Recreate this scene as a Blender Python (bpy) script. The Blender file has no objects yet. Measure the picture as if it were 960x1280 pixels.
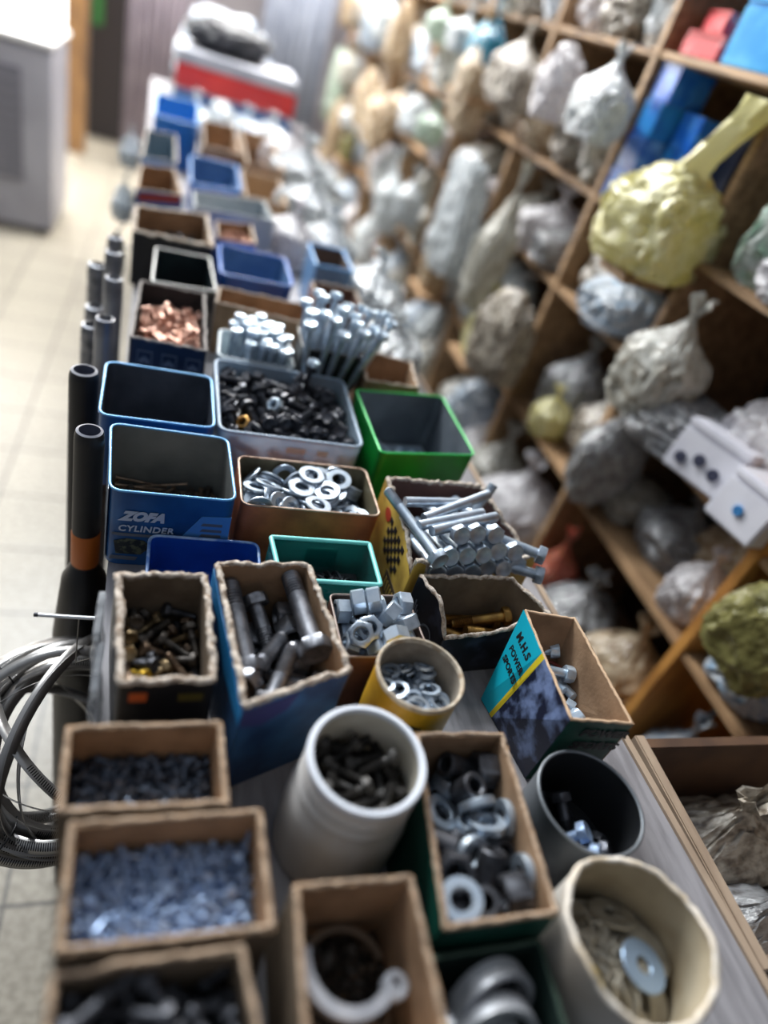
import bpy, bmesh, math, random
from mathutils import Vector, Matrix, Quaternion, noise
PI = math.pi

# ------------------------------------------------------------------ containers on the counter
# rim corners (back-left, back-right, front-right, front-left) in metres, rim height, base height
CONT = {
 'A1': dict(top=[(-.024,.155),(.080,.155),(.094,.070),(-.024,.072)], zt=.90),
 'A2': dict(top=[(-.026,.236),(.096,.238),(.099,.160),(-.023,.160)], zt=.90),
 'A3': dict(top=[(-.037,.306),(.071,.308),(.074,.241),(-.034,.241)], zt=.90),
 'A4': dict(top=[(-.018,.450),(.060,.455),(.066,.336),(-.006,.333)], zt=.91),
 'A5': dict(top=[(.066,.465),(.155,.473),(.176,.345),(.084,.308)], zt=.915),
 'A6': dict(top=[(-.044,.699),(.087,.697),(.092,.577),(-.034,.576)], zt=.90),
 'A7': dict(top=[(-.062,.842),(.070,.842),(.072,.715),(-.058,.713)], zt=.90),
 'A8': dict(top=[(-.038,1.125),(.063,1.122),(.064,.915),(-.039,.920)], zt=.90),
 'A9': dict(top=[(-.023,1.32),(.074,1.325),(.083,1.165),(-.022,1.155)], zt=.89),
 'A10': dict(top=[(-.073,1.50),(.070,1.55),(.080,1.355),(-.066,1.35)], zt=.90),
 'A11': dict(top=[(-.082,1.82),(-.004,1.86),(.018,1.65),(-.078,1.62)], zt=.90),
 'B1': dict(top=[(.112,.187),(.195,.186),(.196,.080),(.108,.085)], zt=.90),
 'B3': dict(top=[(.224,.296),(.306,.294),(.296,.150),(.207,.149)], zt=.90),
 'B4': dict(top=[(.204,.144),(.290,.145),(.285,.050),(.204,.050)], zt=.875),
 'B6': dict(top=[(.184,.473),(.270,.476),(.276,.394),(.186,.392)], zt=.875),
 'B7': dict(top=[(.129,.549),(.242,.551),(.242,.484),(.134,.484)], zt=.88),
 'B8': dict(top=[(.100,.686),(.262,.690),(.263,.594),(.100,.592)], zt=.885),
 'B9': dict(top=[(.076,.918),(.268,.915),(.266,.730),(.078,.728)], zt=.89, taper=.96),
 'B9b': dict(top=[(.085,1.02),(.194,1.025),(.194,.925),(.080,.925)], zt=.89),
 'B9c': dict(top=[(.199,1.005),(.298,1.01),(.292,.925),(.199,.925)], zt=.925, taper=.9),
 'B10': dict(top=[(.087,1.192),(.246,1.185),(.235,1.10),(.080,1.12)], zt=.89),
 'B11': dict(top=[(.092,1.43),(.229,1.43),(.231,1.275),(.092,1.265)], zt=.885, taper=.94),
 'B12': dict(top=[(.088,1.555),(.168,1.59),(.170,1.46),(.088,1.445)], zt=.89),
 'B13': dict(top=[(.03,2.08),(.157,2.10),(.156,1.84),(.033,1.80)], zt=.89, taper=.95),
 'C3': dict(top=[(.386,.440),(.446,.432),(.446,.300),(.379,.305)], zt=.90),
 'C4': dict(top=[(.283,.495),(.40,.500),(.430,.447),(.305,.432)], zt=.89),
 'C5': dict(top=[(.277,.655),(.412,.663),(.452,.540),(.280,.503)], zt=.90),
 'C6': dict(top=[(.277,.872),(.425,.895),(.428,.733),(.282,.708)], zt=.90, taper=.95),
 'C7': dict(top=[(.31,1.02),(.40,1.0),(.39,.910),(.30,.905)], zt=.90),
 # round ones: centre, inner radius at the rim
 'B2': dict(c=(.172,.262), r=.042, zt=.92),
 'B5': dict(c=(.2406,.348), r=.0375, zt=.91),
 'C1': dict(c=(.353,.132), r=.053, zt=.90),
 'C2': dict(c=(.386,.245), r=.047, zt=.87),
}
ZB = .80      # counter top

# ------------------------------------------------------------------ hardware shapes (axis = local z, centred, metres)
def ring_pts(r, n, z, a0=0.0):
    return [(r*math.cos(a0+2*PI*i/n), r*math.sin(a0+2*PI*i/n), z) for i in range(n)]
def bridge(bm, rings, cap0=True, cap1=True):
    vs = [[bm.verts.new(p) for p in r] for r in rings]
    n = len(vs[0])
    for a, b in zip(vs, vs[1:]):
        for i in range(n):
            j = (i+1) % n
            bm.faces.new((a[i], a[j], b[j], b[i]))
    if cap0: bm.faces.new(list(reversed(vs[0])))
    if cap1: bm.faces.new(vs[-1])
    return vs
def annulus(bm, prof, n, hexo=False, hexi=False):
    """closed ring: prof = [(r, z)...] loop around the tube section; hexagonal where flagged"""
    rings = []
    for r, z, hx in prof:
        pts = []
        for i in range(n):
            a = 2*PI*i/n
            rr = r
            if hx:
                rr = r / math.cos(((a + PI/6) % (PI/3)) - PI/6)
            pts.append((rr*math.cos(a), rr*math.sin(a), z))
        rings.append([bm.verts.new(p) for p in pts])
    m = len(rings)
    for k in range(m):
        a, b = rings[k], rings[(k+1) % m]
        for i in range(n):
            j = (i+1) % n
            bm.faces.new((a[i], a[j], b[j], b[i]))
def bm_head(w, h, z0, flange=0, dome=0.0, n=24):
    """hex head from z0 up, w across flats, with chamfered top and optional flange"""
    bm = bmesh.new()
    r = w/2
    def hexring(rad, z, k=1.0):
        out = []
        for i in range(n):
            a = 2*PI*i/n
            rh = rad/math.cos(((a+PI/6) % (PI/3))-PI/6)
            rc = min(rh, rad*1.155*k)
            out.append((rc*math.cos(a), rc*math.sin(a), z))
        return out
    rings = []
    if flange:
        rings += [ring_pts(flange/2, n, z0), ring_pts(flange/2, n, z0+h*.14), ring_pts(flange/2*.86, n, z0+h*.28), hexring(r, z0+h*.3)]
    else:
        rings += [hexring(r, z0, .95), hexring(r, z0+h*.08)]
    rings += [hexring(r, z0+h*.86), hexring(r, z0+h, .87), ring_pts(r*.78, n, z0+h), ring_pts(r*.7, n, z0+h*(1-.06)+dome)]
    bridge(bm, rings)
    return bm
def bm_shank(d, L, thread, z1, n=14, pitch=None, point=False):
    """shank from z1 down by L, ridged over the thread length"""
    bm = bmesh.new()
    r = d/2
    z = z1
    rings = [ring_pts(r*.97, n, z1)]
    pitch = pitch or max(d*.17, .0011)
    zt = z1-(L-thread)
    if L-thread > .001: rings.append(ring_pts(r*.97, n, zt))
    k = 0
    z = zt
    zend = z1-L+(d*.8 if point else 0)
    while z-pitch > zend:
        rings.append(ring_pts(r, n, z-pitch*.3)); rings.append(ring_pts(r*.86, n, z-pitch*.8))
        z -= pitch
    rings.append(ring_pts(r*.82, n, zend))
    if point: rings.append(ring_pts(r*.1, n, z1-L))
    bridge(bm, list(reversed(rings)))
    return bm
def bm_washer(ro, ri, h, n=28):
    bm = bmesh.new(); c = min(h*.2, .0006)
    annulus(bm, [(ri,-h/2+c,0),(ri,h/2-c,0),(ri+c,h/2,0),(ro-c,h/2,0),(ro,h/2-c,0),(ro,-h/2+c,0),(ro-c,-h/2,0),(ri+c,-h/2,0)][::-1], n)
    return bm
def bm_nut(w, h, ri, n=24):
    bm = bmesh.new(); r = w/2
    annulus(bm, [(ri*.93,-h*.36,0),(ri*.93,h*.36,0),(ri*1.13,h/2,0),(r*.93,h/2,0),(r,h*.42,1),(r,-h*.42,1),(r*.93,-h/2,0),(ri*1.13,-h/2,0)][::-1], n)
    return bm
def bm_tube(ro, ri, h, n=24):
    bm = bmesh.new(); c = .0008
    annulus(bm, [(ri,-h/2+c,0),(ri,h/2-c,0),(ri+c,h/2,0),(ro-c,h/2,0),(ro,h/2-c,0),(ro,-h/2+c,0),(ro-c,-h/2,0),(ri+c,-h/2,0)][::-1], n)
    return bm
def bm_spring(ro, ri, h, n=26):
    """split spring washer: an open coil of square section"""
    bm = bmesh.new(); rings = []
    for i in range(n+1):
        a = 2*PI*.965*i/n; z = (i/n-.5)*h*.9
        rings.append([((ri if q in (0,3) else ro)*math.cos(a), (ri if q in (0,3) else ro)*math.sin(a), z+(h*.45 if q in (2,3) else -h*.45)) for q in range(4)])
    bridge(bm, rings)
    return bm
def bm_rod(d, L, headd=0, n=10):
    bm = bmesh.new(); r = d/2
    rings = [ring_pts(r*.2, n, -L/2), ring_pts(r, n, -L/2+d), ring_pts(r, n, L/2-.001)]
    if headd: rings += [ring_pts(headd/2, n, L/2-.0009), ring_pts(headd/2, n, L/2)]
    else: rings += [ring_pts(r*.9, n, L/2)]
    bridge(bm, rings)
    return bm
def merged(*bms):
    out = bmesh.new()
    for b in bms:
        me = bpy.data.meshes.new('tmp'); b.to_mesh(me); out.from_mesh(me); bpy.data.meshes.remove(me)
    return out
MM = .001
def bolt(d, L, w, h, thread=.6, flange=0, n=14, pitch=None, point=False, dome=0):
    d, L, w, h, flange = d*MM, L*MM, w*MM, h*MM, flange*MM
    z1 = (L+h)/2-h
    return [('head', bm_head(w, h, z1, flange, dome)), ('shank', bm_shank(d, L, L*thread, z1, n, pitch and pitch*MM, point))]
# kind : (list of (part, bmesh)) -- built afresh on each call
HARD = {
 'a1': lambda: bolt(8, 40, 13, 6, .6), 'a2': lambda: bolt(3.1, 14, 6, 2.6, 1, 7, 8, 1.1, True), 'a3': lambda: bolt(3, 12, 5.6, 2.5, 1, 6.5, 8, 1.1, True),
 'a4': lambda: bolt(7, 27, 12, 5, .7), 'a5': lambda: bolt(18, 85, 29, 12, .35, 0, 20), 'a5b': lambda: bolt(15, 55, 24, 10, .6, 0, 18),
 'a5n': lambda: [('nut', bm_nut(.028,.022,.0085))], 'a6': lambda: [('rod', bm_rod(.0028,.06,.006))], 'a6b': lambda: bolt(5.5, 38, 9, 4, .6),
 'a8': lambda: bolt(6.5, 44, 11, 5, .5), 'b2': lambda: bolt(8, 26, 13, 6, .8),
 'b3w': lambda: [('washer', bm_washer(.0155,.0078,.006))], 'b3n': lambda: [('nut', bm_nut(.027,.019,.0085))], 'b3t': lambda: [('tube', bm_tube(.0105,.0062,.024))],
 'b5': lambda: [('washer', bm_spring(.0095,.006,.0024))], 'b6': lambda: [('nut', bm_nut(.0235,.0145,.0068))], 'b7': lambda: [('washer', bm_washer(.0125,.0085,.003))],
 'b8': lambda: [('washer', bm_washer(.0158,.0083,.0030))], 'b9': lambda: bolt(11, 33, 17, 8.5, .75, 22), 'b9n': lambda: [('nut', bm_nut(.019,.011,.006))],
 'c1': lambda: [('washer', bm_washer(.0185,.0062,.0025))], 'c2': lambda: bolt(11, 38, 18, 8, .6), 'c3': lambda: bolt(10, 36, 16, 10, .4, 0),
 'c6': lambda: [('rod', bm_rod(.005,.034,.009))], 'a10': lambda: bolt(8, 24, 13, 6, .7), 'c4': lambda: bolt(12, 60, 19, 8, .4),
}
# bin : [(kind, count)...], height of the fill under the loose pieces
FILL = {
 'A1': ([('a1',62)], .825), 'A2': ([('a2',400)], .850), 'A3': ([('a3',330)], .850), 'A4': ([('a4',75)], .825),
 'A5': ([('a5',3),('a5b',5),('a5n',14)], .82), 'A6': ([('a6',22),('a6b',6)], .802), 'A7': ([('a6b',7)], .802), 'A8': ([('a8',80)], .84),
 'B2': ([('b2',75)], .845), 'B3': ([('b3w',16),('b3n',14),('b3t',16)], .82), 'B5': ([('b5',75)], .855), 'B6': ([('b6',34)], .815),
 'B7': ([('b7',9)], .803), 'B8': ([('b8',82)], .846), 'B9': ([('b9',125),('b9n',12)], .832), 'C1': ([('c1',15)], .803), 'C2': ([('c2',9)], .803),
 'C3': ([('c3',12),('b7',6)], .82), 'C6': ([('c6',26)], .803), 'A10': ([('a10',40)], .845), 'B12': ([('a10',26)], .85), 'C4': ([('c4',4)], .825),
 'A9': ([('a10',10)], .802),
}
# settled places of the loose pieces: x, y, z in tenths of a millimetre from the box centre, then w, x, y, z of the turn in hundredths
SIM = {
 'A1': {
'a1': [-290,211,887,66,14,-67,30,-192,-164,846,47,-58,-20,-64,-4,-90,836,51,75,-36,-22,-118,158,829,72,-7,63,-27,310,-53,814,48,-70,19,49,-136,-319,802,38,42,22,80,-290,-148,796,34,4,-81,48,
81,-322,795,51,9,-85,-9,472,-94,793,10,4,-77,-63,72,166,770,80,-52,-22,22,73,-15,768,49,35,-56,-58,-458,-40,747,63,-54,38,40,171,-267,735,38,-47,45,-66,401,-151,732,70,67,18,16,
-92,133,713,60,-28,-54,-51,-262,-59,704,34,23,-33,-85,95,-105,702,9,43,80,41,176,189,683,44,-58,-63,28,-393,17,666,7,15,65,74,-142,-24,658,15,30,-42,-84,417,-53,654,15,-9,75,-64,
271,-86,646,40,46,-55,57,-241,-223,642,19,76,8,-62,25,54,629,42,51,68,-31,314,322,626,7,96,-16,-23,-454,137,617,14,-10,-47,-87,-13,-237,610,41,40,54,61,-212,134,608,61,63,-47,-12,
-134,323,603,60,-34,-34,64,384,250,595,3,-72,67,19,274,201,593,50,-70,-18,47,-169,3,566,2,-66,-37,-65,412,-150,543,48,39,70,-36,-278,-227,524,72,-13,-64,-23,275,-325,516,57,-37,-27,68,
225,-117,514,12,-69,41,59,244,151,511,5,61,-32,72,150,93,485,66,60,39,24,-133,-193,483,12,66,-30,68,-107,160,478,81,-16,-51,-24,-131,-80,470,69,-41,-60,0,312,-238,450,25,55,-23,-76,
-315,261,441,1,35,-12,-93,-11,-45,427,35,-68,10,64,-284,-219,424,58,61,44,32,-264,152,422,44,60,-20,-64,447,35,413,58,61,-35,43,8,318,410,38,-54,-35,67,98,-243,391,56,-61,-39,41,
351,10,389,47,-31,-56,-61,144,44,373,74,-59,-29,-17,248,34,361,36,58,-53,50,-268,-4,347,75,31,-52,-27,-221,103,337,64,8,74,18,-83,-57,334,78,19,-60,-1,-115,-236,302,63,53,44,35,
448,-140,299,50,55,-42,52,-245,318,299,2,-69,6,-72,-451,-127,299,17,12,68,-70,138,-219,299,14,68,-11,71,233,172,299,37,-57,40,-62,217,276,299,39,-59,36,-61,
],
},
 'A10': {
'a10': [-246,-154,610,2,-17,-61,-77,43,547,597,51,-46,52,-51,-82,-681,556,66,-38,-31,57,-307,24,551,4,10,76,64,119,202,546,44,-44,29,-73,160,23,540,61,-22,73,20,-626,140,510,76,65,4,5,
-408,511,510,75,-64,10,-12,-608,-224,510,72,57,32,-24,-414,-152,508,56,34,-56,50,-189,-758,508,36,-61,-25,66,-202,-596,508,61,-36,-55,44,-470,-408,507,24,65,15,-71,419,-635,505,75,58,-32,-1,
-78,377,505,64,-35,-57,-39,480,-139,505,9,66,8,-74,527,-256,505,14,-66,-12,-73,330,483,505,70,-23,63,26,215,-648,505,73,15,-65,17,230,-419,505,4,-67,-3,-74,-202,-196,505,46,-62,24,-58,
315,-29,505,60,27,61,44,577,-628,505,75,59,-31,3,-215,-37,505,60,-66,7,-44,233,706,505,68,-38,-54,31,-487,-29,505,74,-60,28,6,280,844,505,40,-59,31,-63,-5,10,505,70,-65,-13,-24,
-15,646,505,25,-12,-66,-70,136,449,505,14,-43,-50,73,-74,-336,505,40,59,31,63,437,166,505,71,44,-50,-24,124,-226,505,27,-10,-66,-70,-203,215,505,58,-24,62,-47,500,400,505,36,57,35,66,
-279,-465,505,33,56,37,67,536,-398,505,35,-56,35,-66,-522,318,505,37,0,-67,-64,238,289,505,38,58,33,64,151,-536,505,63,-30,-59,41,
],
},
 'A2': {
'a2': [529,300,727,15,63,72,-25,-253,122,717,27,-26,-58,72,-117,-158,716,79,-22,-54,16,206,158,715,68,-50,-38,-38,-16,-272,710,49,54,-26,-63,-82,-70,710,66,-31,63,26,-205,265,708,11,-76,20,-61,
-71,55,707,38,32,56,66,105,116,707,19,-2,-73,-66,-169,-317,705,55,0,7,83,-424,42,701,71,29,-46,44,147,113,700,41,-32,-50,-69,323,-115,698,24,40,-48,-75,435,-174,698,32,-41,-57,64,
159,-61,697,74,19,57,29,-124,-60,697,54,75,-5,-37,-40,194,697,6,-67,-5,-74,-17,-97,696,32,53,19,76,174,-262,696,58,-52,-5,62,247,191,696,3,-51,-9,-85,-137,146,696,67,-72,-4,19,
-373,-129,696,70,35,-56,28,-168,116,695,26,38,-51,73,-338,24,693,44,-7,-62,-64,392,-89,692,19,-41,49,75,-485,-242,691,47,62,4,63,37,155,691,64,-24,-37,63,59,-144,690,68,50,36,40,
-274,-30,689,76,-52,-32,-21,170,-309,689,4,65,-23,-72,-543,159,689,57,81,16,-6,392,181,688,11,-54,-55,-63,427,29,687,84,31,-27,36,141,-101,687,2,72,-6,69,303,-156,686,33,54,-45,-63,
-246,293,684,23,-46,-1,86,-9,43,682,89,15,2,42,74,223,681,23,12,-36,-89,17,264,681,61,-20,-62,45,-278,-193,680,3,-13,66,74,325,-70,680,80,-43,-35,-22,94,77,678,60,-38,-34,63,
-238,36,676,63,-59,-17,-47,-263,124,676,72,-69,-3,-6,509,33,675,44,60,-67,1,415,91,675,23,-50,-26,79,-206,-252,675,1,33,-6,94,1,-291,674,5,59,67,45,205,237,674,62,-48,13,61,
-491,-171,674,94,-17,-26,13,-66,87,673,68,-64,-10,-36,-203,-148,673,76,43,-2,-50,244,-39,673,5,5,58,81,314,263,672,72,11,67,-11,-545,223,672,53,-16,40,73,-149,-162,672,69,-56,42,-17,
125,204,670,80,-22,-14,-55,-480,-81,669,81,-36,-46,1,-203,-90,669,87,-3,-37,31,-543,47,669,92,33,0,22,-351,114,669,78,-59,17,-16,105,32,668,2,-54,-22,81,280,179,667,72,-34,54,-27,
-40,-177,667,6,25,-63,73,-424,15,667,14,36,53,-75,-125,-223,667,59,15,-34,-71,132,-136,667,63,41,64,16,-312,278,666,85,34,39,-4,9,-160,666,8,-12,-24,96,435,-11,665,31,61,-70,-23,
-455,-145,664,15,72,-36,58,-399,-109,664,19,-36,-16,90,123,148,663,59,19,-75,23,-313,-212,662,37,35,50,-70,464,294,662,1,75,30,59,70,-316,661,93,-12,-31,16,-171,-38,661,75,-3,30,59,
56,318,661,50,40,-18,-75,-198,-294,660,44,26,-2,-86,-13,-62,660,53,82,14,-18,-3,166,660,69,64,-18,29,-438,-317,660,89,-14,-42,15,-120,110,660,4,33,66,67,-439,218,659,58,66,-46,12,
-486,94,659,61,29,34,-65,122,-27,659,40,79,27,-38,-69,-250,659,64,50,34,-48,-445,63,657,61,-41,53,42,-92,-175,656,41,11,36,-83,494,-112,655,1,-12,63,-77,-380,153,654,83,-31,-31,35,
-513,-136,654,28,51,81,5,70,-167,654,34,53,25,-74,374,-155,653,43,63,40,-50,-177,250,652,56,70,11,-44,292,122,651,78,56,-14,24,486,234,651,70,23,6,-68,162,-37,650,8,-22,-32,-92,
-129,-71,649,44,56,-62,32,502,-316,649,56,-3,6,83,-357,-221,649,95,13,-17,-23,-179,49,649,57,22,-59,53,-325,-24,648,27,-62,-18,71,-395,232,648,29,8,52,80,245,135,648,49,22,-21,81,
178,-79,647,38,86,6,-34,-362,-67,647,21,64,6,74,-367,-266,645,9,-7,-20,97,454,183,645,38,-55,-64,38,-256,-195,645,60,-64,-26,-41,53,-114,645,86,-48,6,16,168,248,645,16,-60,-3,79,
-328,-317,644,42,15,88,14,447,-144,644,56,-12,26,78,106,-192,644,32,-5,-43,84,-525,161,644,72,-32,48,38,-202,90,643,49,-66,-23,-51,-246,92,641,45,-36,65,50,401,-311,641,12,39,19,89,
-71,-91,640,82,-56,-10,-7,472,55,640,90,-25,5,-34,259,-254,640,77,-18,21,-58,88,57,640,62,-37,-48,51,135,108,640,12,-49,-19,-84,-42,279,640,5,-14,21,97,-290,128,640,66,18,-45,58,
366,-69,639,73,-61,-2,31,261,207,639,41,-19,26,85,207,-256,639,84,0,24,49,-473,254,639,43,10,-54,-72,-134,199,637,23,23,29,90,-42,187,637,12,-2,80,-59,227,89,637,77,25,-37,46,
316,-256,634,88,-5,29,-38,-368,191,634,64,-53,13,-54,417,106,634,52,85,-3,3,327,166,634,82,49,-1,29,-464,-64,633,58,2,-70,-42,468,141,633,90,8,41,-10,372,95,633,55,44,-39,60,
289,-1,632,65,-70,27,-14,-330,-121,631,86,47,-13,-15,-280,206,629,36,-54,-25,-71,408,243,629,33,-47,-57,59,421,-116,628,15,-14,-42,-88,65,-41,626,52,26,-76,30,0,240,626,20,56,29,75,
224,-123,624,73,34,52,-29,531,234,624,77,63,0,-6,-353,14,623,71,4,70,4,-134,62,623,33,7,45,-83,-354,56,623,64,1,75,16,-220,-280,623,61,-15,-40,67,390,-243,621,51,26,16,80,
550,-261,621,54,0,-10,83,155,-180,620,95,26,1,-17,198,-310,620,30,-79,48,-23,469,-102,620,10,-33,67,65,-82,21,620,15,51,-5,84,-103,104,620,73,45,48,17,400,-201,619,72,-33,33,-51,
342,272,619,28,38,-88,5,199,143,618,50,67,32,-44,30,-190,618,58,69,18,40,-304,-197,618,68,66,-21,24,-123,-215,615,43,-38,-44,69,-205,-108,615,55,-55,10,62,155,146,614,20,2,55,81,
-385,-224,614,24,35,17,-89,-52,-257,614,69,-69,0,-22,57,27,614,34,44,26,-79,280,-62,614,36,14,-39,84,504,-37,613,95,-6,23,19,191,36,613,66,-19,55,-47,-126,-173,612,13,60,-8,-78,
-102,195,610,38,85,15,-33,-111,315,610,56,3,5,-83,88,162,610,81,-40,-33,27,106,-270,609,21,-90,17,-35,321,312,609,98,-5,-12,18,284,122,609,25,37,52,-73,229,270,608,79,31,50,18,
269,-224,608,40,-32,-2,-86,282,-290,608,97,16,-7,-15,-439,47,607,29,84,18,42,138,292,607,75,-12,-9,-64,-366,310,607,36,-35,-22,83,-439,125,607,54,-30,56,-55,-347,-58,606,64,23,-73,3,
-425,-209,605,65,-13,-43,61,-528,-287,605,76,-11,-3,-64,242,-85,605,17,-35,43,81,-464,14,603,25,-42,2,87,324,-211,603,56,-69,18,42,194,-155,603,65,48,44,-39,-49,-95,603,70,-58,-14,-40,
-174,-316,603,56,3,-83,-9,-474,-99,602,19,44,-19,-85,171,319,602,94,0,28,-20,157,-218,602,37,17,33,-85,445,-219,601,78,10,41,-46,-148,290,601,35,86,35,13,121,-47,600,12,8,54,83,
-367,-164,600,34,37,-51,-70,-478,97,599,60,0,-78,-19,-176,79,598,5,8,-66,75,-487,179,597,59,20,77,16,13,-277,596,37,42,7,-83,-263,109,595,67,38,56,-31,-464,-253,594,85,47,-20,11,
423,274,594,82,-31,11,47,421,-258,593,39,-13,52,-75,-96,-78,593,82,-43,-30,-24,-36,315,592,58,-22,24,-74,361,-149,592,14,20,-48,-84,-548,205,591,89,-41,-4,-19,349,-53,591,64,-68,-36,4,
-371,-22,590,74,27,-49,-38,-299,212,590,69,-55,-3,46,-218,-189,590,11,75,-24,61,318,98,589,35,15,-80,47,152,201,589,84,-15,-51,-7,540,-16,589,24,-20,43,85,442,-113,589,8,37,-66,-65,
-262,246,588,72,-47,21,46,81,103,588,32,55,-13,-76,-227,-137,588,33,30,-50,-74,-210,151,587,37,89,-6,-24,212,320,587,19,40,2,90,-134,216,587,27,-1,37,89,-140,-266,586,95,8,16,-26,
-352,155,584,57,28,72,-29,494,-90,584,94,-12,30,-14,476,-198,583,6,-37,19,-90,-3,-16,583,59,-34,49,55,-61,148,582,57,-70,-6,-43,-532,-191,582,57,0,10,-81,323,-299,582,94,6,10,-31,
405,210,582,48,-55,18,-66,382,142,582,36,72,-2,59,-307,284,581,30,65,69,-11,-253,12,581,80,46,37,9,-129,-108,580,71,-46,-52,-14,3,-194,579,26,2,-75,61,-80,218,579,62,-43,42,50,
369,28,579,36,-37,-67,-53,495,-262,579,44,-13,63,-63,-215,-85,578,20,-65,20,70,103,-176,577,73,-55,10,40,-305,-160,577,1,-50,44,75,456,64,576,90,-28,34,-6,176,236,576,18,-52,28,-79,
149,-81,575,63,-65,-6,-43,515,60,575,2,-30,-62,72,91,252,575,8,-3,65,76,-345,212,575,9,33,-62,-70,-536,-85,575,36,28,67,-58,165,155,574,51,-19,72,-43,-352,81,574,68,70,19,15,
-32,-172,573,76,-61,22,-2,-298,-231,573,77,19,61,9,-32,96,572,49,52,41,-57,-429,-316,572,66,-16,-73,6,-402,-238,572,49,32,31,-75,211,46,572,66,68,-2,33,76,141,572,70,23,-45,-50,
407,-316,571,32,-70,28,-58,-100,-223,571,35,-54,-71,-26,-448,228,571,55,-36,-22,-72,-422,-169,571,50,-27,82,10,501,-166,570,92,-24,24,-18,382,260,570,87,-47,-12,-4,215,-135,570,78,47,40,-1,
-495,-79,569,56,-41,-49,-52,-484,-196,569,5,33,52,-79,303,202,569,1,-74,-27,61,54,-154,568,9,-1,74,-67,80,-267,568,85,22,-36,32,-60,-74,567,53,-49,39,57,-549,242,567,71,-41,33,47,
449,154,567,71,-8,62,-33,103,-316,567,81,1,57,11,-178,278,567,48,13,-31,-81,-426,-44,567,27,-85,21,-39,-9,275,565,42,22,46,75,-314,-273,565,84,8,-41,34,-156,-312,565,70,-33,46,-44,
484,262,564,6,-21,43,88,19,183,564,67,-60,-11,-42,-468,121,564,17,70,-21,66,466,193,564,72,27,55,32,233,274,563,21,-57,-12,-78,71,-79,563,22,-35,49,76,-348,-64,562,54,28,-79,7,
-159,4,561,7,82,4,-57,529,259,560,5,-13,56,82,105,-45,559,52,-42,43,61,-178,182,559,47,70,-48,25,-506,256,558,27,8,39,88,340,-132,558,60,-61,8,51,-221,181,558,89,-40,-4,-21,
-73,-274,557,38,66,0,65,362,-80,557,2,46,-70,-54,294,-236,557,52,-69,-47,17,-170,81,556,13,-60,-49,62,-261,-147,556,37,-65,36,57,473,-133,554,49,58,-52,-39,333,127,553,47,-54,-38,59,
43,100,553,52,49,-43,55,196,-220,552,51,-67,-45,-30,322,-181,552,53,-15,-72,-42,-543,82,550,53,20,41,-71,444,-40,546,14,-26,41,86,-94,-83,544,25,-44,41,76,-413,139,544,18,-64,45,-59,
-505,96,543,66,49,-12,55,-156,-128,542,31,-67,-31,60,-328,162,541,1,-77,7,-63,122,60,539,74,17,50,-41,-151,43,539,36,44,29,77,242,45,538,7,-31,68,-66,500,-246,538,16,25,47,83,
-61,169,538,62,68,33,-20,274,-71,537,47,42,-34,-70,-465,245,536,83,-53,13,-11,-103,167,535,52,54,-52,42,456,264,534,83,-46,-32,-1,-277,-201,534,56,-31,-68,-36,-463,-256,533,53,35,-65,-43,
-202,257,532,50,14,-55,-65,138,-182,530,69,-70,15,11,-340,69,529,68,9,71,17,208,219,529,66,37,-61,25,377,-223,528,21,54,-29,76,457,149,526,39,-14,68,-60,-472,136,524,20,31,-56,-74,
325,26,524,53,58,25,57,543,-92,523,76,62,-15,12,473,-8,523,61,33,54,46,236,-256,523,20,51,-39,74,545,-250,521,51,52,41,-54,85,-64,521,14,7,-66,-73,-122,9,521,28,61,26,69,
-75,62,521,54,-44,50,-52,-436,-110,521,74,-55,-37,-5,182,-86,521,62,-4,66,-42,27,197,521,68,-59,-31,-30,214,8,521,42,-4,-66,-62,471,40,521,15,-67,-1,-73,363,-111,521,62,-59,30,-42,
432,-315,521,68,-35,-57,32,-475,41,521,5,-59,-31,75,136,246,521,71,-18,-64,23,-186,199,521,57,18,-64,-48,-479,-9,521,50,29,60,56,378,100,521,10,-62,24,-74,18,17,521,64,66,-5,-39,
-206,-283,521,71,-9,-66,25,-214,-73,521,47,23,-62,-58,62,-116,521,66,-66,-3,35,-423,244,521,67,-66,0,-33,316,321,521,10,-64,-18,74,-325,27,521,19,66,7,73,-164,-316,521,64,-41,52,-38,
-205,313,521,45,57,34,60,-81,261,521,13,-56,-36,-74,132,5,521,59,64,18,46,-242,-179,521,6,-30,59,-75,84,-273,521,45,57,-34,-60,-12,158,521,57,-59,30,49,85,317,521,46,57,-33,-59,
-371,-251,521,31,-2,66,-68,-68,-58,521,9,58,-32,74,320,279,521,73,9,66,19,-482,-119,521,40,12,-65,-63,-327,-242,521,27,-47,46,70,89,-316,521,10,64,17,74,207,126,521,1,61,26,-75,
-488,-173,521,65,8,66,-37,-137,-227,521,43,-65,14,61,54,-180,521,18,-53,39,73,496,-115,521,61,-56,-35,-44,-467,-296,521,72,-7,66,-22,-23,-255,521,75,-62,23,3,183,-250,521,27,2,66,-70,
-62,-239,521,12,-15,-65,-74,74,140,521,64,-66,10,-38,310,-209,521,72,42,51,-22,-369,252,521,61,-16,64,44,511,260,521,32,3,-66,-68,-128,-92,521,74,-56,-35,12,409,-195,521,23,-43,50,-71,
-381,186,521,22,42,51,72,469,191,521,57,63,21,49,338,71,521,48,-59,-30,57,379,149,521,75,-24,-62,1,-333,-80,520,56,-60,-29,-50,-485,300,520,31,-49,-45,68,146,291,520,74,-18,64,-8,
334,221,520,47,-58,-32,58,
],
},
 'A3': {
'a3': [-50,-126,692,16,49,-59,-62,278,-259,691,42,36,75,37,20,-257,690,23,-33,-8,-91,-35,137,683,76,23,50,-34,145,90,683,42,-40,-42,70,-177,220,681,68,23,53,-44,-42,189,680,46,63,17,60,
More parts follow.
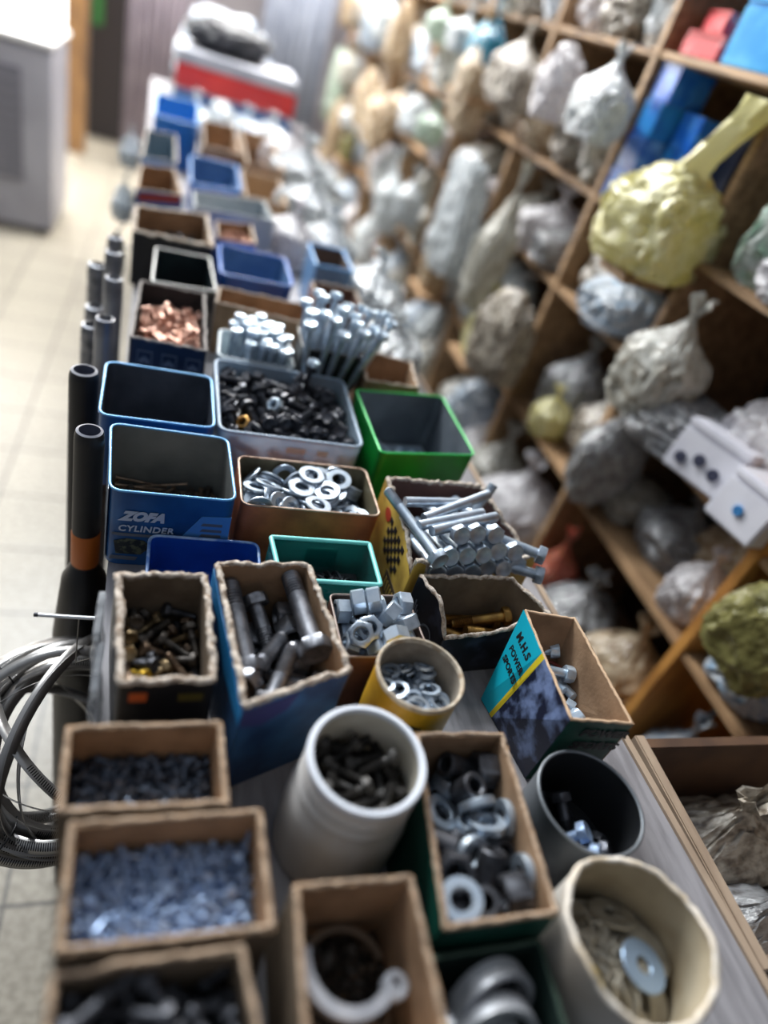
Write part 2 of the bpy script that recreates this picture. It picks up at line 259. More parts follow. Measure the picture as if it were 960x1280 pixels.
4,-79,679,10,-66,-56,49,112,-97,679,43,-19,54,-70,191,45,679,74,4,54,-39,87,-19,678,71,35,-33,51,-10,224,674,8,-55,-4,-83,-337,123,673,69,58,22,-38,-104,-49,672,66,-7,46,59,
-273,231,672,39,43,-56,-59,-291,193,671,56,-27,61,-49,135,-206,669,92,12,-27,-24,317,-168,669,6,50,-29,81,280,82,669,16,-10,61,77,16,26,669,76,49,-42,4,96,153,668,42,-3,-62,-67,
378,38,668,73,-33,44,40,-344,8,666,45,65,-21,-58,301,-15,666,50,-50,-52,49,216,-60,663,86,31,17,-37,-171,96,663,48,-60,-1,-63,117,38,663,56,66,35,37,-415,-253,662,71,6,-42,-57,
50,-29,661,90,1,-23,-37,136,-154,661,77,34,-52,-15,47,156,660,78,56,-3,28,-43,103,659,52,60,-20,57,-217,111,659,53,-64,-23,-51,-247,-263,659,14,-92,-17,32,-269,-119,659,71,15,-56,40,
428,-177,659,9,89,12,42,-463,31,658,74,34,45,-37,-196,-164,656,42,-21,58,-66,306,254,656,46,-29,57,-62,-140,221,656,16,49,-43,74,-114,-174,655,74,34,57,-12,28,-184,655,96,4,23,-13,
-304,110,655,63,59,-29,41,403,6,654,54,22,-11,80,422,-73,651,42,20,-65,-61,-336,-39,651,9,37,-18,91,118,200,651,80,11,58,10,-423,142,651,55,61,-54,-20,61,-144,650,77,17,-46,-41,
-139,75,648,71,35,10,-60,-81,-130,648,10,48,-35,80,306,-116,647,30,60,-74,4,-302,-15,646,36,58,3,73,107,-223,646,46,42,-1,-78,414,106,646,67,73,9,7,90,-111,645,74,-15,-65,-11,
353,162,645,19,31,26,90,-28,146,644,41,-79,19,41,-255,11,644,87,-26,-7,-41,-157,-109,644,54,21,-49,-65,-283,-82,643,48,62,-13,-60,7,163,642,40,-36,-72,-44,244,46,642,91,-31,0,27,
280,-80,642,93,-21,4,31,306,75,640,33,47,-47,67,-166,-18,640,68,26,3,-69,-43,0,639,61,66,12,-43,127,-85,639,57,-38,19,-70,-262,88,638,20,-8,57,79,208,3,638,96,25,-5,-13,
92,-57,637,65,9,49,57,342,-136,637,61,-64,8,-47,196,100,636,46,69,-42,37,-82,110,636,18,-4,-53,83,279,-207,635,22,16,70,-66,70,59,635,75,57,-32,12,-395,-223,634,60,-7,-57,-56,
407,185,634,21,-54,-14,-81,232,263,633,72,-24,-43,49,239,90,632,24,-5,-44,-87,-328,33,631,72,6,-58,-37,-14,-203,631,7,-6,-8,99,243,-150,630,31,-35,58,67,19,45,630,36,15,-78,49,
338,-211,629,86,28,42,-8,134,94,629,47,-72,-19,-46,-338,92,628,71,-15,-63,-27,213,165,628,16,-10,-64,-75,-162,206,627,46,30,-56,-62,-102,-26,627,94,-24,-26,-1,114,-179,627,20,-57,-46,65,
-423,-144,627,77,-25,-50,-31,204,-154,626,81,42,12,-40,28,-47,626,7,93,27,22,88,150,625,5,65,34,-68,464,173,624,50,38,41,-66,-293,-195,624,57,41,18,-69,301,212,624,1,-1,12,-99,
-224,-263,623,54,-31,13,-77,-393,-115,623,10,-7,3,99,-85,222,623,95,-27,-13,11,-329,147,622,21,-41,48,75,-349,-75,621,57,17,-26,-76,-427,87,621,18,79,-48,-33,330,-96,620,48,-15,-32,-80,
-355,-133,619,75,36,0,-55,-285,143,619,73,-65,9,18,217,-262,618,52,15,20,82,42,225,618,43,-39,-6,-81,-83,29,617,73,-22,-60,24,-233,-114,617,9,66,-22,72,-203,147,617,36,68,0,64,
328,102,617,42,-21,60,-65,-230,26,616,72,-33,38,-48,-94,-161,615,1,73,14,-67,49,-131,615,73,17,-67,-3,341,188,614,32,-42,-75,39,155,-263,614,83,-15,-10,53,132,-56,614,13,56,21,79,
423,-84,613,50,-2,-77,-39,267,229,613,92,2,-9,-38,430,-214,613,98,17,10,4,-124,152,612,20,89,-6,41,-61,-216,612,1,37,-40,84,287,35,612,1,-15,79,60,249,130,612,61,-52,-18,-58,
-172,71,610,55,39,-54,-50,347,-172,610,57,-28,29,-72,385,-141,609,61,-38,23,-66,-11,146,608,53,49,-38,58,83,188,607,46,-71,11,-52,-49,119,606,15,18,60,-76,149,-141,606,73,-55,12,-39,
-375,160,605,85,-23,-47,-5,-156,-104,604,62,-63,-13,45,-115,-211,604,51,16,23,-81,167,-225,604,72,13,62,28,426,-29,604,75,10,53,-39,-64,-79,603,12,-61,-41,-67,434,214,602,36,-46,-54,-61,
224,-53,602,75,-51,37,-18,-42,-110,602,65,-5,69,30,-291,-32,602,65,53,53,9,423,16,601,85,-7,25,-46,210,267,601,40,-47,-39,69,373,137,600,16,-76,-40,49,-367,233,600,81,-8,-12,-57,
340,44,599,57,60,-18,53,-366,-214,599,50,-63,-10,-58,171,92,597,14,-70,-40,-57,-469,-71,596,76,-32,27,49,-186,-9,596,67,33,-14,-65,30,-218,595,60,11,6,-79,-377,-78,595,24,38,-20,-87,
-187,-176,594,86,40,14,-27,87,99,594,66,17,-70,23,-482,211,594,80,-20,20,53,-341,75,592,44,66,-12,-60,115,161,591,18,80,17,-54,-116,-86,590,87,-31,-35,-17,-57,237,590,23,-18,-12,-95,
-335,26,590,62,-12,73,25,388,-184,590,33,-76,-9,-55,246,-113,588,58,-80,5,-18,-458,-212,588,76,29,-5,58,-420,-19,588,91,-34,-6,-23,-133,181,587,50,-53,-47,50,-355,192,586,18,77,5,61,
342,216,585,85,-49,-9,16,182,-23,585,85,-26,-46,-6,283,-201,584,45,-43,-71,-34,-427,-130,584,22,-23,76,57,360,-91,583,46,76,45,4,443,-263,583,21,-42,-2,88,461,-209,582,71,42,-13,55,
466,126,582,52,30,-47,65,98,-146,582,50,-67,-32,-43,235,161,582,48,10,82,-30,-278,134,581,60,-1,75,26,-121,38,580,23,-71,-21,63,397,161,579,29,-10,-58,-75,-161,-207,579,43,14,50,-74,
-276,-109,577,12,29,24,-92,-291,-240,577,6,-48,-19,86,178,164,577,9,58,-80,10,-82,-153,577,52,-22,59,-58,-431,-259,576,34,-57,74,-11,-225,-154,576,82,20,-12,-52,473,-25,576,23,96,-17,-3,
384,50,575,81,-42,38,18,119,-45,574,2,-40,40,82,-175,128,574,56,66,-32,-39,-215,-193,572,85,32,-12,-39,-308,228,572,22,-12,-17,-95,-304,-166,572,36,-41,-73,-41,122,86,571,75,26,-42,44,
462,215,571,28,-59,62,44,126,265,571,79,25,-24,-50,61,-233,569,97,18,10,-16,242,-207,569,77,48,37,-21,-395,93,569,62,-11,-51,-58,-28,1,569,9,14,61,77,-429,45,568,60,31,-15,-72,
363,-24,568,23,58,1,-78,-34,139,568,68,58,42,13,-6,-128,567,74,60,30,6,65,264,567,82,-5,-52,22,-382,-158,567,8,38,50,-77,12,-26,567,57,-59,-19,-54,306,62,566,17,19,-59,76,
-99,-230,566,45,-30,54,-65,-95,-60,565,55,-65,-10,51,433,168,565,20,-49,76,37,59,-148,565,70,-70,-13,5,-146,217,565,83,-22,-25,-44,-401,223,565,51,-33,4,80,119,-252,565,20,-76,-6,-62,
-170,-95,565,75,9,-65,7,188,204,564,27,46,36,77,-257,74,564,22,55,-37,71,-264,-167,564,38,-70,57,21,251,42,563,37,2,-67,64,-100,207,563,84,-42,-20,-29,-468,-52,562,44,-32,-44,-71,
-264,188,562,95,-18,22,10,184,-73,561,50,18,73,-43,308,-243,561,92,11,37,1,147,-190,560,59,14,34,71,-23,178,560,75,43,44,24,-349,-242,559,42,-80,19,-39,150,232,558,18,85,-18,-45,
-359,149,558,73,-45,-47,21,350,252,557,71,-34,24,-57,201,-199,556,14,6,-86,-49,-2,223,556,42,85,15,28,181,79,556,35,1,-48,80,-376,-55,555,85,-36,24,-30,-19,-210,555,29,-12,55,-77,
306,-136,555,31,-27,-50,-76,216,63,554,21,-61,-58,-50,-320,91,554,40,85,10,34,99,179,553,5,40,-39,-83,-91,61,552,41,27,58,65,-133,261,551,42,-44,72,-34,-108,5,551,92,9,39,-5,
122,-161,551,71,-58,19,-35,-125,132,548,27,5,-46,85,-181,-224,548,68,42,-4,-59,373,126,548,35,51,41,-67,390,-75,547,76,22,48,38,436,59,545,43,41,-20,78,478,-165,545,5,7,-45,-89,
273,188,545,41,77,-23,-42,-449,186,545,84,49,-24,5,343,-155,544,2,-10,-56,82,423,-217,543,45,-12,-53,70,-192,-65,543,60,-6,80,1,-267,220,541,78,-9,47,40,254,268,540,18,49,3,85,
-341,-11,540,68,-50,-29,44,-174,-20,540,76,-17,-46,43,88,-83,539,25,-18,72,63,134,63,539,27,2,-56,78,-90,-151,538,7,39,-67,-63,-306,154,537,61,-30,-71,-18,-256,-52,535,63,36,-37,-57,
-442,-104,534,83,54,-14,-2,-328,33,534,35,51,-14,77,-43,-73,531,52,-73,-13,43,261,-262,525,39,47,-37,-70,170,55,525,4,1,-61,79,94,105,524,79,26,-55,4,-406,-172,522,49,-18,60,-61,
-175,-132,522,65,61,14,43,363,169,521,12,-27,-58,-76,-71,-100,520,53,-3,66,-53,274,-137,520,61,-65,10,43,-131,76,520,67,-22,-62,-34,80,264,520,11,66,1,-74,-459,-206,520,53,52,-40,53,
33,-77,520,12,2,66,74,414,6,520,56,43,50,50,-243,46,520,55,10,65,51,-52,62,520,73,61,-26,19,161,202,520,74,-63,20,-14,311,-110,520,67,-65,11,35,95,8,520,23,55,-37,-71,
-478,197,520,59,-46,47,46,210,0,520,55,38,54,-51,-179,205,520,57,56,-36,-49,423,-256,520,75,-13,65,6,75,161,520,54,-9,-65,53,387,-45,520,58,14,-64,-47,57,-127,520,73,60,-27,16,
-195,19,520,72,10,-65,21,-381,150,520,72,52,40,-21,409,126,520,70,-6,65,27,319,114,520,37,-34,57,66,210,-214,519,75,-20,62,-1,-455,136,519,19,4,-66,73,105,-145,519,6,27,60,75,
-365,-35,519,72,3,-66,-24,-417,135,519,10,15,-64,75,-324,-263,519,73,8,65,20,353,269,519,75,17,63,11,-468,-63,519,12,-16,-63,-75,-237,258,519,66,39,52,37,-52,158,519,46,63,17,-60,
-118,-210,519,75,57,-33,-9,-253,118,519,4,-59,-28,-75,344,31,519,70,-1,66,30,-4,-44,519,44,-34,-56,-61,242,25,519,71,44,49,-26,-55,-205,519,60,57,-32,46,-1,-211,519,75,56,34,12,
-415,26,519,58,30,-58,-48,-56,209,519,59,-18,63,47,185,-84,519,62,-64,-14,43,-11,107,519,12,15,-64,75,281,103,519,40,38,-53,64,419,-105,519,63,-37,54,-41,-215,-206,519,73,65,9,-19,
137,-263,519,46,-57,-32,60,284,219,519,59,32,-57,-47,-301,-162,519,41,64,-12,63,-294,-81,519,17,65,-11,-74,-320,241,519,38,52,-40,-65,-357,-153,519,63,-12,-64,-41,385,-219,519,65,9,-65,38,
367,-181,519,5,-59,-29,-75,
],
},
 'A4': {
'a4': [-254,-269,679,77,59,-6,23,189,-399,668,53,-19,80,20,-242,372,643,76,49,-16,39,-275,-22,635,16,12,-34,92,-170,-132,630,65,50,18,54,142,-165,621,34,70,-29,56,260,134,619,80,-54,-24,-14,
-67,234,613,53,9,-75,39,-276,260,607,78,53,25,-23,-201,-220,605,87,34,34,-6,77,-370,597,69,66,-9,29,106,81,593,70,-46,-31,44,134,-44,576,70,38,48,37,-63,-209,572,33,-60,-6,-73,
143,504,564,81,-7,-55,19,-16,56,557,18,55,-3,-82,302,-400,552,26,-53,-76,-26,-250,-305,551,16,19,-47,85,151,210,550,72,-43,54,-11,-174,-57,549,64,38,29,60,-18,203,546,62,-14,65,42,
124,-262,541,43,54,-37,62,-5,-340,537,22,21,-57,77,-329,443,518,13,90,-40,11,280,-94,513,10,8,67,-73,-40,-115,508,63,-13,-64,41,-172,64,508,61,69,24,30,-236,389,506,46,10,52,71,
-100,-501,506,96,0,-9,-25,19,358,497,55,-57,61,-6,184,-151,493,66,-72,7,17,-188,281,488,18,-52,-33,77,-73,-402,486,94,-25,-24,-3,-130,389,486,35,-40,4,-85,64,-281,477,71,62,-14,30,
216,316,474,66,-51,33,44,40,200,470,17,-34,-66,65,-53,236,456,62,61,-19,-46,201,-368,454,74,60,7,30,-144,-271,453,2,-46,-51,73,157,59,439,57,8,45,68,-149,-432,439,85,11,-37,37,
-152,-108,436,73,4,-68,3,90,134,422,60,-60,51,15,283,-102,421,21,-13,-72,-65,263,393,413,59,-60,33,43,-288,208,409,21,-27,82,46,188,-486,402,3,66,-6,-74,-219,483,395,56,40,35,64,
92,-188,385,43,-62,21,-61,-140,-181,384,56,56,-31,-52,-18,-321,383,72,14,66,-14,-117,351,382,37,5,-69,62,-9,375,371,55,-64,-21,-50,190,385,359,19,-37,57,71,-271,-68,356,83,-48,14,24,
152,112,354,25,-55,17,-78,-122,-65,351,4,-34,-39,-85,-171,128,342,66,33,-68,-3,-241,-378,342,58,-77,21,17,165,-277,339,14,76,-20,-61,284,-83,330,17,-11,-76,-61,78,334,329,19,37,45,-79,
-89,-499,297,51,44,51,53,61,-66,297,48,-44,51,-56,150,187,296,27,65,20,68,260,392,296,15,-6,-68,-72,-195,369,294,72,-9,-68,-7,-136,-292,294,56,42,-54,47,294,-362,294,54,48,-49,49,
92,-168,294,72,6,68,-9,74,-386,294,67,-38,57,-30,-43,491,294,41,62,-30,-60,-181,224,294,67,45,-51,-29,19,29,294,66,-40,-55,32,
],
},
 'A5': {
'a5n': [213,264,622,78,60,-5,14,261,-26,621,65,23,72,-3,199,524,562,33,60,38,63,51,-490,497,41,-28,86,-16,-72,366,436,21,-16,-57,-78,-72,-45,378,38,-72,58,6,368,-377,363,54,-54,46,-46,
-316,462,362,81,3,59,-5,134,-223,341,49,-17,69,-51,240,92,341,67,-70,13,24,-318,146,341,71,-4,71,4,204,442,311,0,-43,-90,0,-185,-616,311,83,0,0,-56,-219,-326,311,100,0,0,-7,
],
'a5b': [29,-354,779,20,52,56,-61,-92,-142,730,28,-15,-70,64,-59,284,663,31,-3,-56,-77,127,-259,599,54,59,19,56,-292,-110,559,76,-60,-15,-20,
],
'a5': [-29,384,1065,90,24,-36,7,-64,-158,961,76,60,-24,12,-315,232,869,28,21,-35,87,
],
},
 'A6': {
'a6': [-98,226,92,55,62,8,-56,-284,-30,84,68,46,53,-22,-76,500,81,75,-13,63,-13,-296,534,70,11,65,-9,-74,-296,435,68,37,61,-25,-65,-299,-266,67,17,-31,58,73,472,-281,66,70,-44,-49,-27,
473,-177,59,7,-34,58,74,-435,71,55,49,35,-58,55,563,72,54,9,-13,67,73,-118,284,41,59,-19,67,40,-527,260,41,28,-15,-68,-66,207,-346,41,39,-38,-58,60,182,-529,41,71,10,-69,-12,
-110,-213,41,65,35,61,30,-333,73,41,49,-63,-29,-52,498,242,41,19,25,65,-69,-560,-49,41,69,-66,-23,-20,-375,89,41,64,-49,50,32,73,154,41,48,68,-15,-54,385,245,41,72,-70,1,-1,
-141,-45,41,46,-68,17,-55,
],
'a6b': [-323,145,107,77,-56,-31,2,333,278,86,0,-26,69,68,267,126,78,69,-64,13,31,-438,-342,72,64,71,9,-27,-16,239,58,67,-27,64,28,451,326,57,71,-65,22,14,
],
},
 'A7': {
'a6b': [95,111,103,61,-76,-11,-19,-4,-81,58,72,-3,69,3,-229,-463,58,71,13,68,-13,-87,106,57,25,53,-44,-68,-52,-323,57,26,-54,43,-67,-316,4,57,37,-60,34,-62,464,75,57,34,2,69,-64,
],
},
 'A8': {
'a8': [-166,439,665,63,64,-20,38,343,504,639,12,-8,80,-59,-211,304,633,50,-65,36,44,-1,600,618,75,-63,-3,20,-417,172,618,84,-50,11,15,158,-640,614,28,-46,-52,67,-15,-183,612,68,41,59,-13,
424,-694,610,2,1,-81,58,265,305,610,68,68,-2,27,-77,360,610,56,73,-37,-11,-11,213,609,28,22,56,-74,122,445,609,8,-20,68,70,-120,-345,606,53,-65,3,54,-173,803,600,6,57,39,-72,
-269,-31,600,51,13,-66,53,299,671,592,38,70,-32,51,-62,-250,588,25,29,-59,-71,204,-737,586,40,-7,81,43,417,666,583,42,18,-37,81,268,-788,580,60,-70,35,-17,-207,-483,573,25,-58,66,40,
338,-138,571,81,52,-12,26,41,61,569,68,-1,68,26,-254,-801,566,36,-16,-86,34,155,-124,561,87,-6,46,17,65,-818,560,52,50,-34,-61,-128,471,559,39,-27,50,72,229,-333,558,88,47,3,2,
232,39,556,52,-21,-62,55,312,466,555,79,-33,-43,-28,-135,733,553,61,-34,68,22,-263,-254,552,32,-32,70,56,-188,-701,549,49,60,47,44,-48,-640,536,25,-65,-10,71,218,-945,535,74,-2,-67,-4,
210,877,535,43,-64,50,-39,-341,376,534,75,-48,20,41,-229,370,532,47,-47,67,31,-230,814,531,48,70,-9,-52,421,-175,527,0,2,-67,-74,-422,-304,523,66,-58,34,35,-23,566,522,8,-20,-59,-78,
312,-264,522,39,-58,43,58,-17,-562,522,64,40,57,32,-341,-348,520,20,19,-69,66,211,526,520,72,61,-34,1,-221,127,516,47,-65,-13,58,59,-465,513,5,-63,15,-76,96,495,512,30,3,68,66,
125,158,512,56,44,-51,-49,-30,-218,507,61,-8,-79,2,-237,-755,499,56,-4,-75,-35,45,-33,498,44,-68,38,-45,212,249,496,41,56,21,69,-212,636,489,44,58,-19,-66,53,584,487,70,-61,-9,-35,
68,-376,484,60,-28,63,-41,123,794,443,15,-64,-25,71,-76,936,443,13,68,-12,-71,-233,-820,443,32,-42,55,-65,213,108,442,44,-54,-43,57,94,-706,442,72,-20,-66,-4,-415,397,441,16,13,68,-70,
-418,-285,440,50,-51,-47,-51,-336,-332,440,69,-69,-11,-20,-72,-546,440,70,-14,-68,-17,62,-306,440,65,38,59,31,63,-91,440,62,40,-57,-36,-72,854,440,64,36,-59,-32,70,194,440,34,61,-34,-63,
-353,660,440,68,-68,16,23,-124,435,440,72,59,-37,0,-14,-832,440,68,49,49,23,256,357,440,71,56,41,10,-210,9,440,63,-41,-56,34,240,565,440,45,-13,68,-56,410,-237,440,71,-67,-18,-13,
224,-606,440,50,-22,66,-52,160,-817,440,67,47,51,26,153,-463,440,45,64,28,56,
],
},
 'A9': {
'a10': [-394,323,78,72,-60,27,21,22,-319,75,73,12,66,-13,-26,-1,75,55,-45,-49,-50,-54,-522,75,63,36,56,-40,293,-15,75,32,60,-29,67,190,-558,75,16,65,-15,73,-1,317,75,6,-38,-55,74,
-318,-347,75,67,67,4,-34,-170,-157,75,70,-43,-51,26,295,418,75,64,67,1,38,
],
},
 'B12': {
'a10': [302,-99,682,34,-15,-56,-74,-154,28,675,77,62,-8,13,-223,298,671,81,24,50,-15,73,-41,669,63,38,-59,-33,-147,-326,664,75,58,8,30,147,109,661,5,-53,-27,-80,283,428,652,61,-52,-41,-43,
174,393,636,75,-35,-1,56,-2,318,629,73,-29,-26,-56,-302,-470,620,80,-35,26,42,10,158,617,52,36,-75,20,69,-372,612,46,55,-56,42,74,-140,612,55,43,-69,-20,-301,116,591,6,2,75,66,
300,219,561,63,58,31,-42,-185,406,560,69,10,64,33,195,492,558,6,65,-9,-75,-190,-437,558,74,21,62,-12,101,304,555,33,60,-30,67,222,-206,555,75,56,35,2,-116,-256,555,74,55,38,6,
-163,188,555,6,-28,-60,-74,-296,-181,555,73,63,22,-14,169,32,555,54,65,15,51,163,-356,555,67,67,-4,34,-106,-38,555,38,58,-33,-64,
],
},
 'B2': {
'b2': [-301,-199,1186,10,65,75,0,163,-225,1141,13,-22,-63,73,171,83,1136,77,-30,42,-36,-76,-137,1107,68,10,61,40,-20,-224,1105,16,-55,-42,70,-270,224,1090,2,-100,-1,-2,-114,65,1086,69,-49,-49,19,
284,-13,1072,7,26,-66,70,91,162,1071,25,73,-19,-60,-120,-42,1062,41,40,-44,-69,78,-274,1054,63,3,-67,39,-54,250,1039,83,-27,26,-42,-333,-4,1036,39,-47,-57,-54,29,336,1016,45,-40,-76,24,
274,192,1012,57,78,10,24,200,2,1009,76,65,-3,1,-193,305,1006,3,87,48,8,-223,-247,989,68,14,64,-33,-11,21,987,19,72,-21,-63,245,-260,980,3,-15,99,5,81,-102,962,72,29,-54,33,
-261,-40,958,24,-36,49,-76,-7,120,923,20,72,49,-46,142,-206,920,42,30,46,-72,101,98,919,26,65,51,-51,-106,-227,912,56,-6,74,-37,111,318,904,53,13,-80,-24,230,41,898,84,43,29,16,
-127,136,878,8,36,3,-93,73,226,877,68,16,-67,-25,26,-105,858,33,33,87,19,-133,-63,849,25,24,-60,-72,331,-143,838,72,10,0,-69,-334,57,832,46,-34,-31,-75,-169,-169,827,57,73,36,14,
282,-21,823,44,13,-72,53,-205,151,813,54,78,29,7,175,-296,783,89,26,-34,-18,16,48,778,55,76,13,-32,36,-265,777,49,76,-23,-34,-222,-284,772,85,-1,9,-52,-22,261,771,45,28,69,49,
-271,-60,761,76,51,-30,26,110,100,729,60,-26,55,52,-89,326,729,4,54,16,-82,226,-36,726,18,-11,63,75,-185,-164,709,44,-43,-67,42,-195,202,705,77,34,-53,-13,190,304,704,2,-21,97,-7,
-25,-218,690,58,-6,-78,23,-57,154,684,28,76,-1,-58,-121,5,673,63,54,-54,-16,189,188,648,44,37,24,78,22,-116,648,47,53,-55,-44,116,-236,641,9,16,43,-88,-288,111,620,34,42,29,-79,
-164,288,620,12,-74,-18,-64,361,18,614,10,3,-7,-99,281,-179,612,67,65,-36,-9,123,-36,610,63,38,56,37,-19,225,608,50,20,59,60,-96,-332,591,16,-89,0,43,-71,40,584,69,-15,63,33,
108,58,562,86,-3,49,12,-246,-144,558,84,-38,-33,22,-67,-177,544,4,41,-37,83,54,-57,505,32,-60,38,-63,110,-315,503,67,-10,-67,30,-93,99,503,31,67,-8,-67,193,126,502,70,43,52,-21,
240,231,502,69,63,23,25,173,-198,500,55,29,62,48,-316,102,500,44,53,44,-58,-87,206,499,49,-63,26,-54,-80,323,499,68,43,-53,-27,
],
},
 'B3': {
'b3n': [160,-521,886,69,30,54,39,-235,-310,819,36,-1,-34,87,320,518,761,55,40,-58,-44,-282,-582,713,15,-15,68,70,170,-539,646,9,70,70,9,-263,-291,580,97,20,-2,-12,-38,-48,573,5,54,78,30,
305,319,549,37,57,-41,-60,135,70,471,26,-57,78,5,184,-514,358,40,-86,-11,30,316,508,336,60,-33,62,-37,-95,-450,336,8,-42,57,-70,76,-249,336,31,64,31,-64,-196,267,296,16,0,0,99,
],
'b3t': [-58,-547,803,92,11,-19,-31,83,-276,789,12,55,75,-35,99,341,779,78,15,0,61,78,573,719,84,2,-54,-6,-235,-58,717,63,-40,-66,3,239,-106,660,7,-41,85,33,-4,-375,582,92,25,-29,10,
-211,538,546,43,50,50,-56,253,-292,530,43,87,-20,7,36,345,432,30,73,-21,58,-291,-572,423,83,16,29,46,-169,-154,383,89,33,14,-30,-313,-361,321,0,-56,83,0,262,-139,321,65,0,0,-76,
-199,574,321,88,0,0,-47,288,229,318,51,42,-51,55,
],
'b3w': [-284,-528,904,87,7,-9,-48,125,197,798,35,-20,-58,-71,324,-363,792,71,-7,-70,3,166,46,790,1,6,95,-30,356,97,743,21,69,16,67,-11,-168,740,69,23,38,-57,132,91,685,17,57,76,-24,
-101,247,603,14,41,-90,-4,82,525,576,92,-16,25,25,65,507,518,95,-20,22,8,-208,105,480,74,24,22,-58,-205,130,422,15,3,32,-93,49,413,312,81,29,1,-51,65,527,308,90,29,-6,-32,
34,60,292,0,-92,-39,0,55,98,231,0,-74,67,0,
],
},
 'B5': {
'b5': [-6,-201,875,7,-11,-99,7,156,232,852,25,95,-21,3,203,-169,849,0,80,58,-16,-33,-200,840,95,0,8,29,161,-7,838,5,-1,98,-20,-268,31,835,2,85,-49,17,178,-202,825,74,0,23,63,
186,197,825,2,-4,-97,24,-156,224,807,1,-55,82,-18,-129,14,805,11,-42,89,-11,153,-222,802,20,49,-85,6,-81,-244,801,8,-96,21,14,-266,30,799,11,-20,96,-13,92,-255,789,94,-9,10,-33,
7,-81,788,3,5,5,-100,183,197,785,70,-15,19,67,213,-104,773,24,-10,93,24,123,46,772,13,-28,-95,-2,-9,279,770,37,-25,24,86,-182,199,769,95,-8,-2,30,-107,-248,768,8,28,-94,-16,
-212,-168,761,30,-69,-66,-3,-165,-214,759,93,21,21,-22,256,-90,758,25,-15,-29,91,-240,118,746,4,-10,99,-10,-213,-74,746,88,15,5,45,36,274,744,2,-47,81,-35,-84,71,742,44,11,-37,-81,
273,93,734,41,38,22,80,156,86,732,5,30,-94,-17,104,-233,729,1,52,-84,-14,-259,-70,717,7,-11,-99,-1,-10,-131,716,37,6,18,-91,-30,86,714,0,-69,66,-30,156,142,712,18,-93,-31,4,
19,-342,710,50,-49,52,50,17,-231,709,1,25,-96,-16,-240,120,708,6,100,-1,4,122,211,701,15,-64,-75,1,-34,-89,697,5,-34,-92,-21,28,-47,687,67,11,-19,71,-64,268,687,3,73,62,-30,
333,-50,684,60,-40,-61,32,-262,59,681,1,-55,83,-7,218,-59,680,90,30,3,31,-196,-185,674,99,5,2,16,-107,247,674,16,3,-95,27,150,-224,671,10,-99,5,-5,126,238,666,10,-81,-57,7,
87,-34,656,10,-2,-10,99,257,88,648,3,89,-45,-4,-102,-41,646,97,14,12,-18,-257,85,644,7,-49,86,-5,-246,-105,634,18,-9,6,-98,-31,-267,630,18,-91,-38,4,-150,-226,627,50,-2,8,-86,
-154,77,624,7,-98,-17,-6,238,11,621,8,0,-99,6,-140,231,618,7,-26,-90,35,76,138,615,35,9,33,87,74,266,610,52,-16,-18,-82,-65,266,608,6,70,65,-30,77,13,605,1,-99,-12,7,
225,-151,602,32,-19,-13,-92,-259,-82,599,2,-52,85,2,188,195,598,56,-13,-16,-80,174,-207,593,45,-17,-3,-88,-141,112,592,99,8,1,11,33,-268,582,24,-1,7,-97,267,24,580,72,4,10,69,
-267,-33,569,86,6,1,51,42,67,569,42,5,4,91,-204,177,569,3,1,-100,0,37,-125,568,66,5,0,75,-139,-203,568,1,-92,39,-4,
],
},
 'B6': {
'b6': [-56,183,914,82,13,54,13,88,24,890,3,-47,36,81,85,-279,883,42,-43,53,60,249,-73,859,82,-47,-6,31,-245,-220,846,77,15,-30,54,-189,218,838,63,38,44,52,293,236,807,67,0,74,2,
-124,-96,793,25,-30,89,23,289,-222,738,35,43,19,81,80,246,713,81,-15,52,-21,-326,217,689,28,64,29,65,252,29,689,19,8,25,-94,-45,-45,671,48,29,17,-81,-30,-284,670,10,8,72,-68,
-116,211,644,24,-81,53,-3,-284,-147,589,58,-47,-37,55,261,114,569,82,21,-16,50,191,-283,542,67,68,-20,22,20,30,538,22,-84,-46,-20,-257,62,503,53,-45,-48,-54,262,-99,486,17,-15,54,81,
-164,-152,473,29,75,27,53,-30,203,463,30,-94,-18,-5,291,250,428,17,-70,-20,66,-33,-215,427,72,-34,-50,34,121,30,326,26,-41,-78,-40,-262,-291,287,60,61,-36,37,327,-214,277,62,38,-57,-38,
-253,169,272,56,71,-5,-43,-63,283,269,49,-51,49,51,149,227,268,61,-34,-62,36,313,49,268,3,-71,-3,-71,-34,-164,223,100,0,0,-10,-269,-67,223,0,-86,-51,0,
],
},
 'B7': {
'b7': [-75,-37,109,0,-51,86,0,186,-29,109,48,0,0,88,-258,151,80,5,9,-12,-99,-298,-154,79,85,1,-14,51,-122,-18,77,97,0,0,26,134,-49,77,0,-19,98,0,-146,4,46,0,-69,-72,0,
255,-113,46,95,0,0,31,94,90,46,22,0,0,-98,
],
},
 'B8': {
'b8': [70,238,840,12,2,-4,99,418,231,821,7,-15,98,12,243,10,795,99,6,-11,-7,-65,19,794,100,4,1,9,193,280,787,7,-48,-87,-12,99,-269,786,6,46,-89,-1,-460,43,778,79,-9,21,57,
-599,-420,776,41,42,-57,57,-607,-29,770,7,3,14,99,-60,91,767,1,17,-98,-4,117,278,754,2,-18,97,14,-457,-246,754,26,62,-61,-42,209,-33,749,98,3,-12,14,-343,-284,746,63,35,2,70,
352,71,727,7,-97,23,-10,251,-25,727,98,6,-11,-14,-607,-250,714,81,15,-5,57,396,422,709,50,48,51,-51,609,273,703,80,-11,28,52,-650,262,698,32,85,24,35,-198,-282,692,19,28,-90,-29,
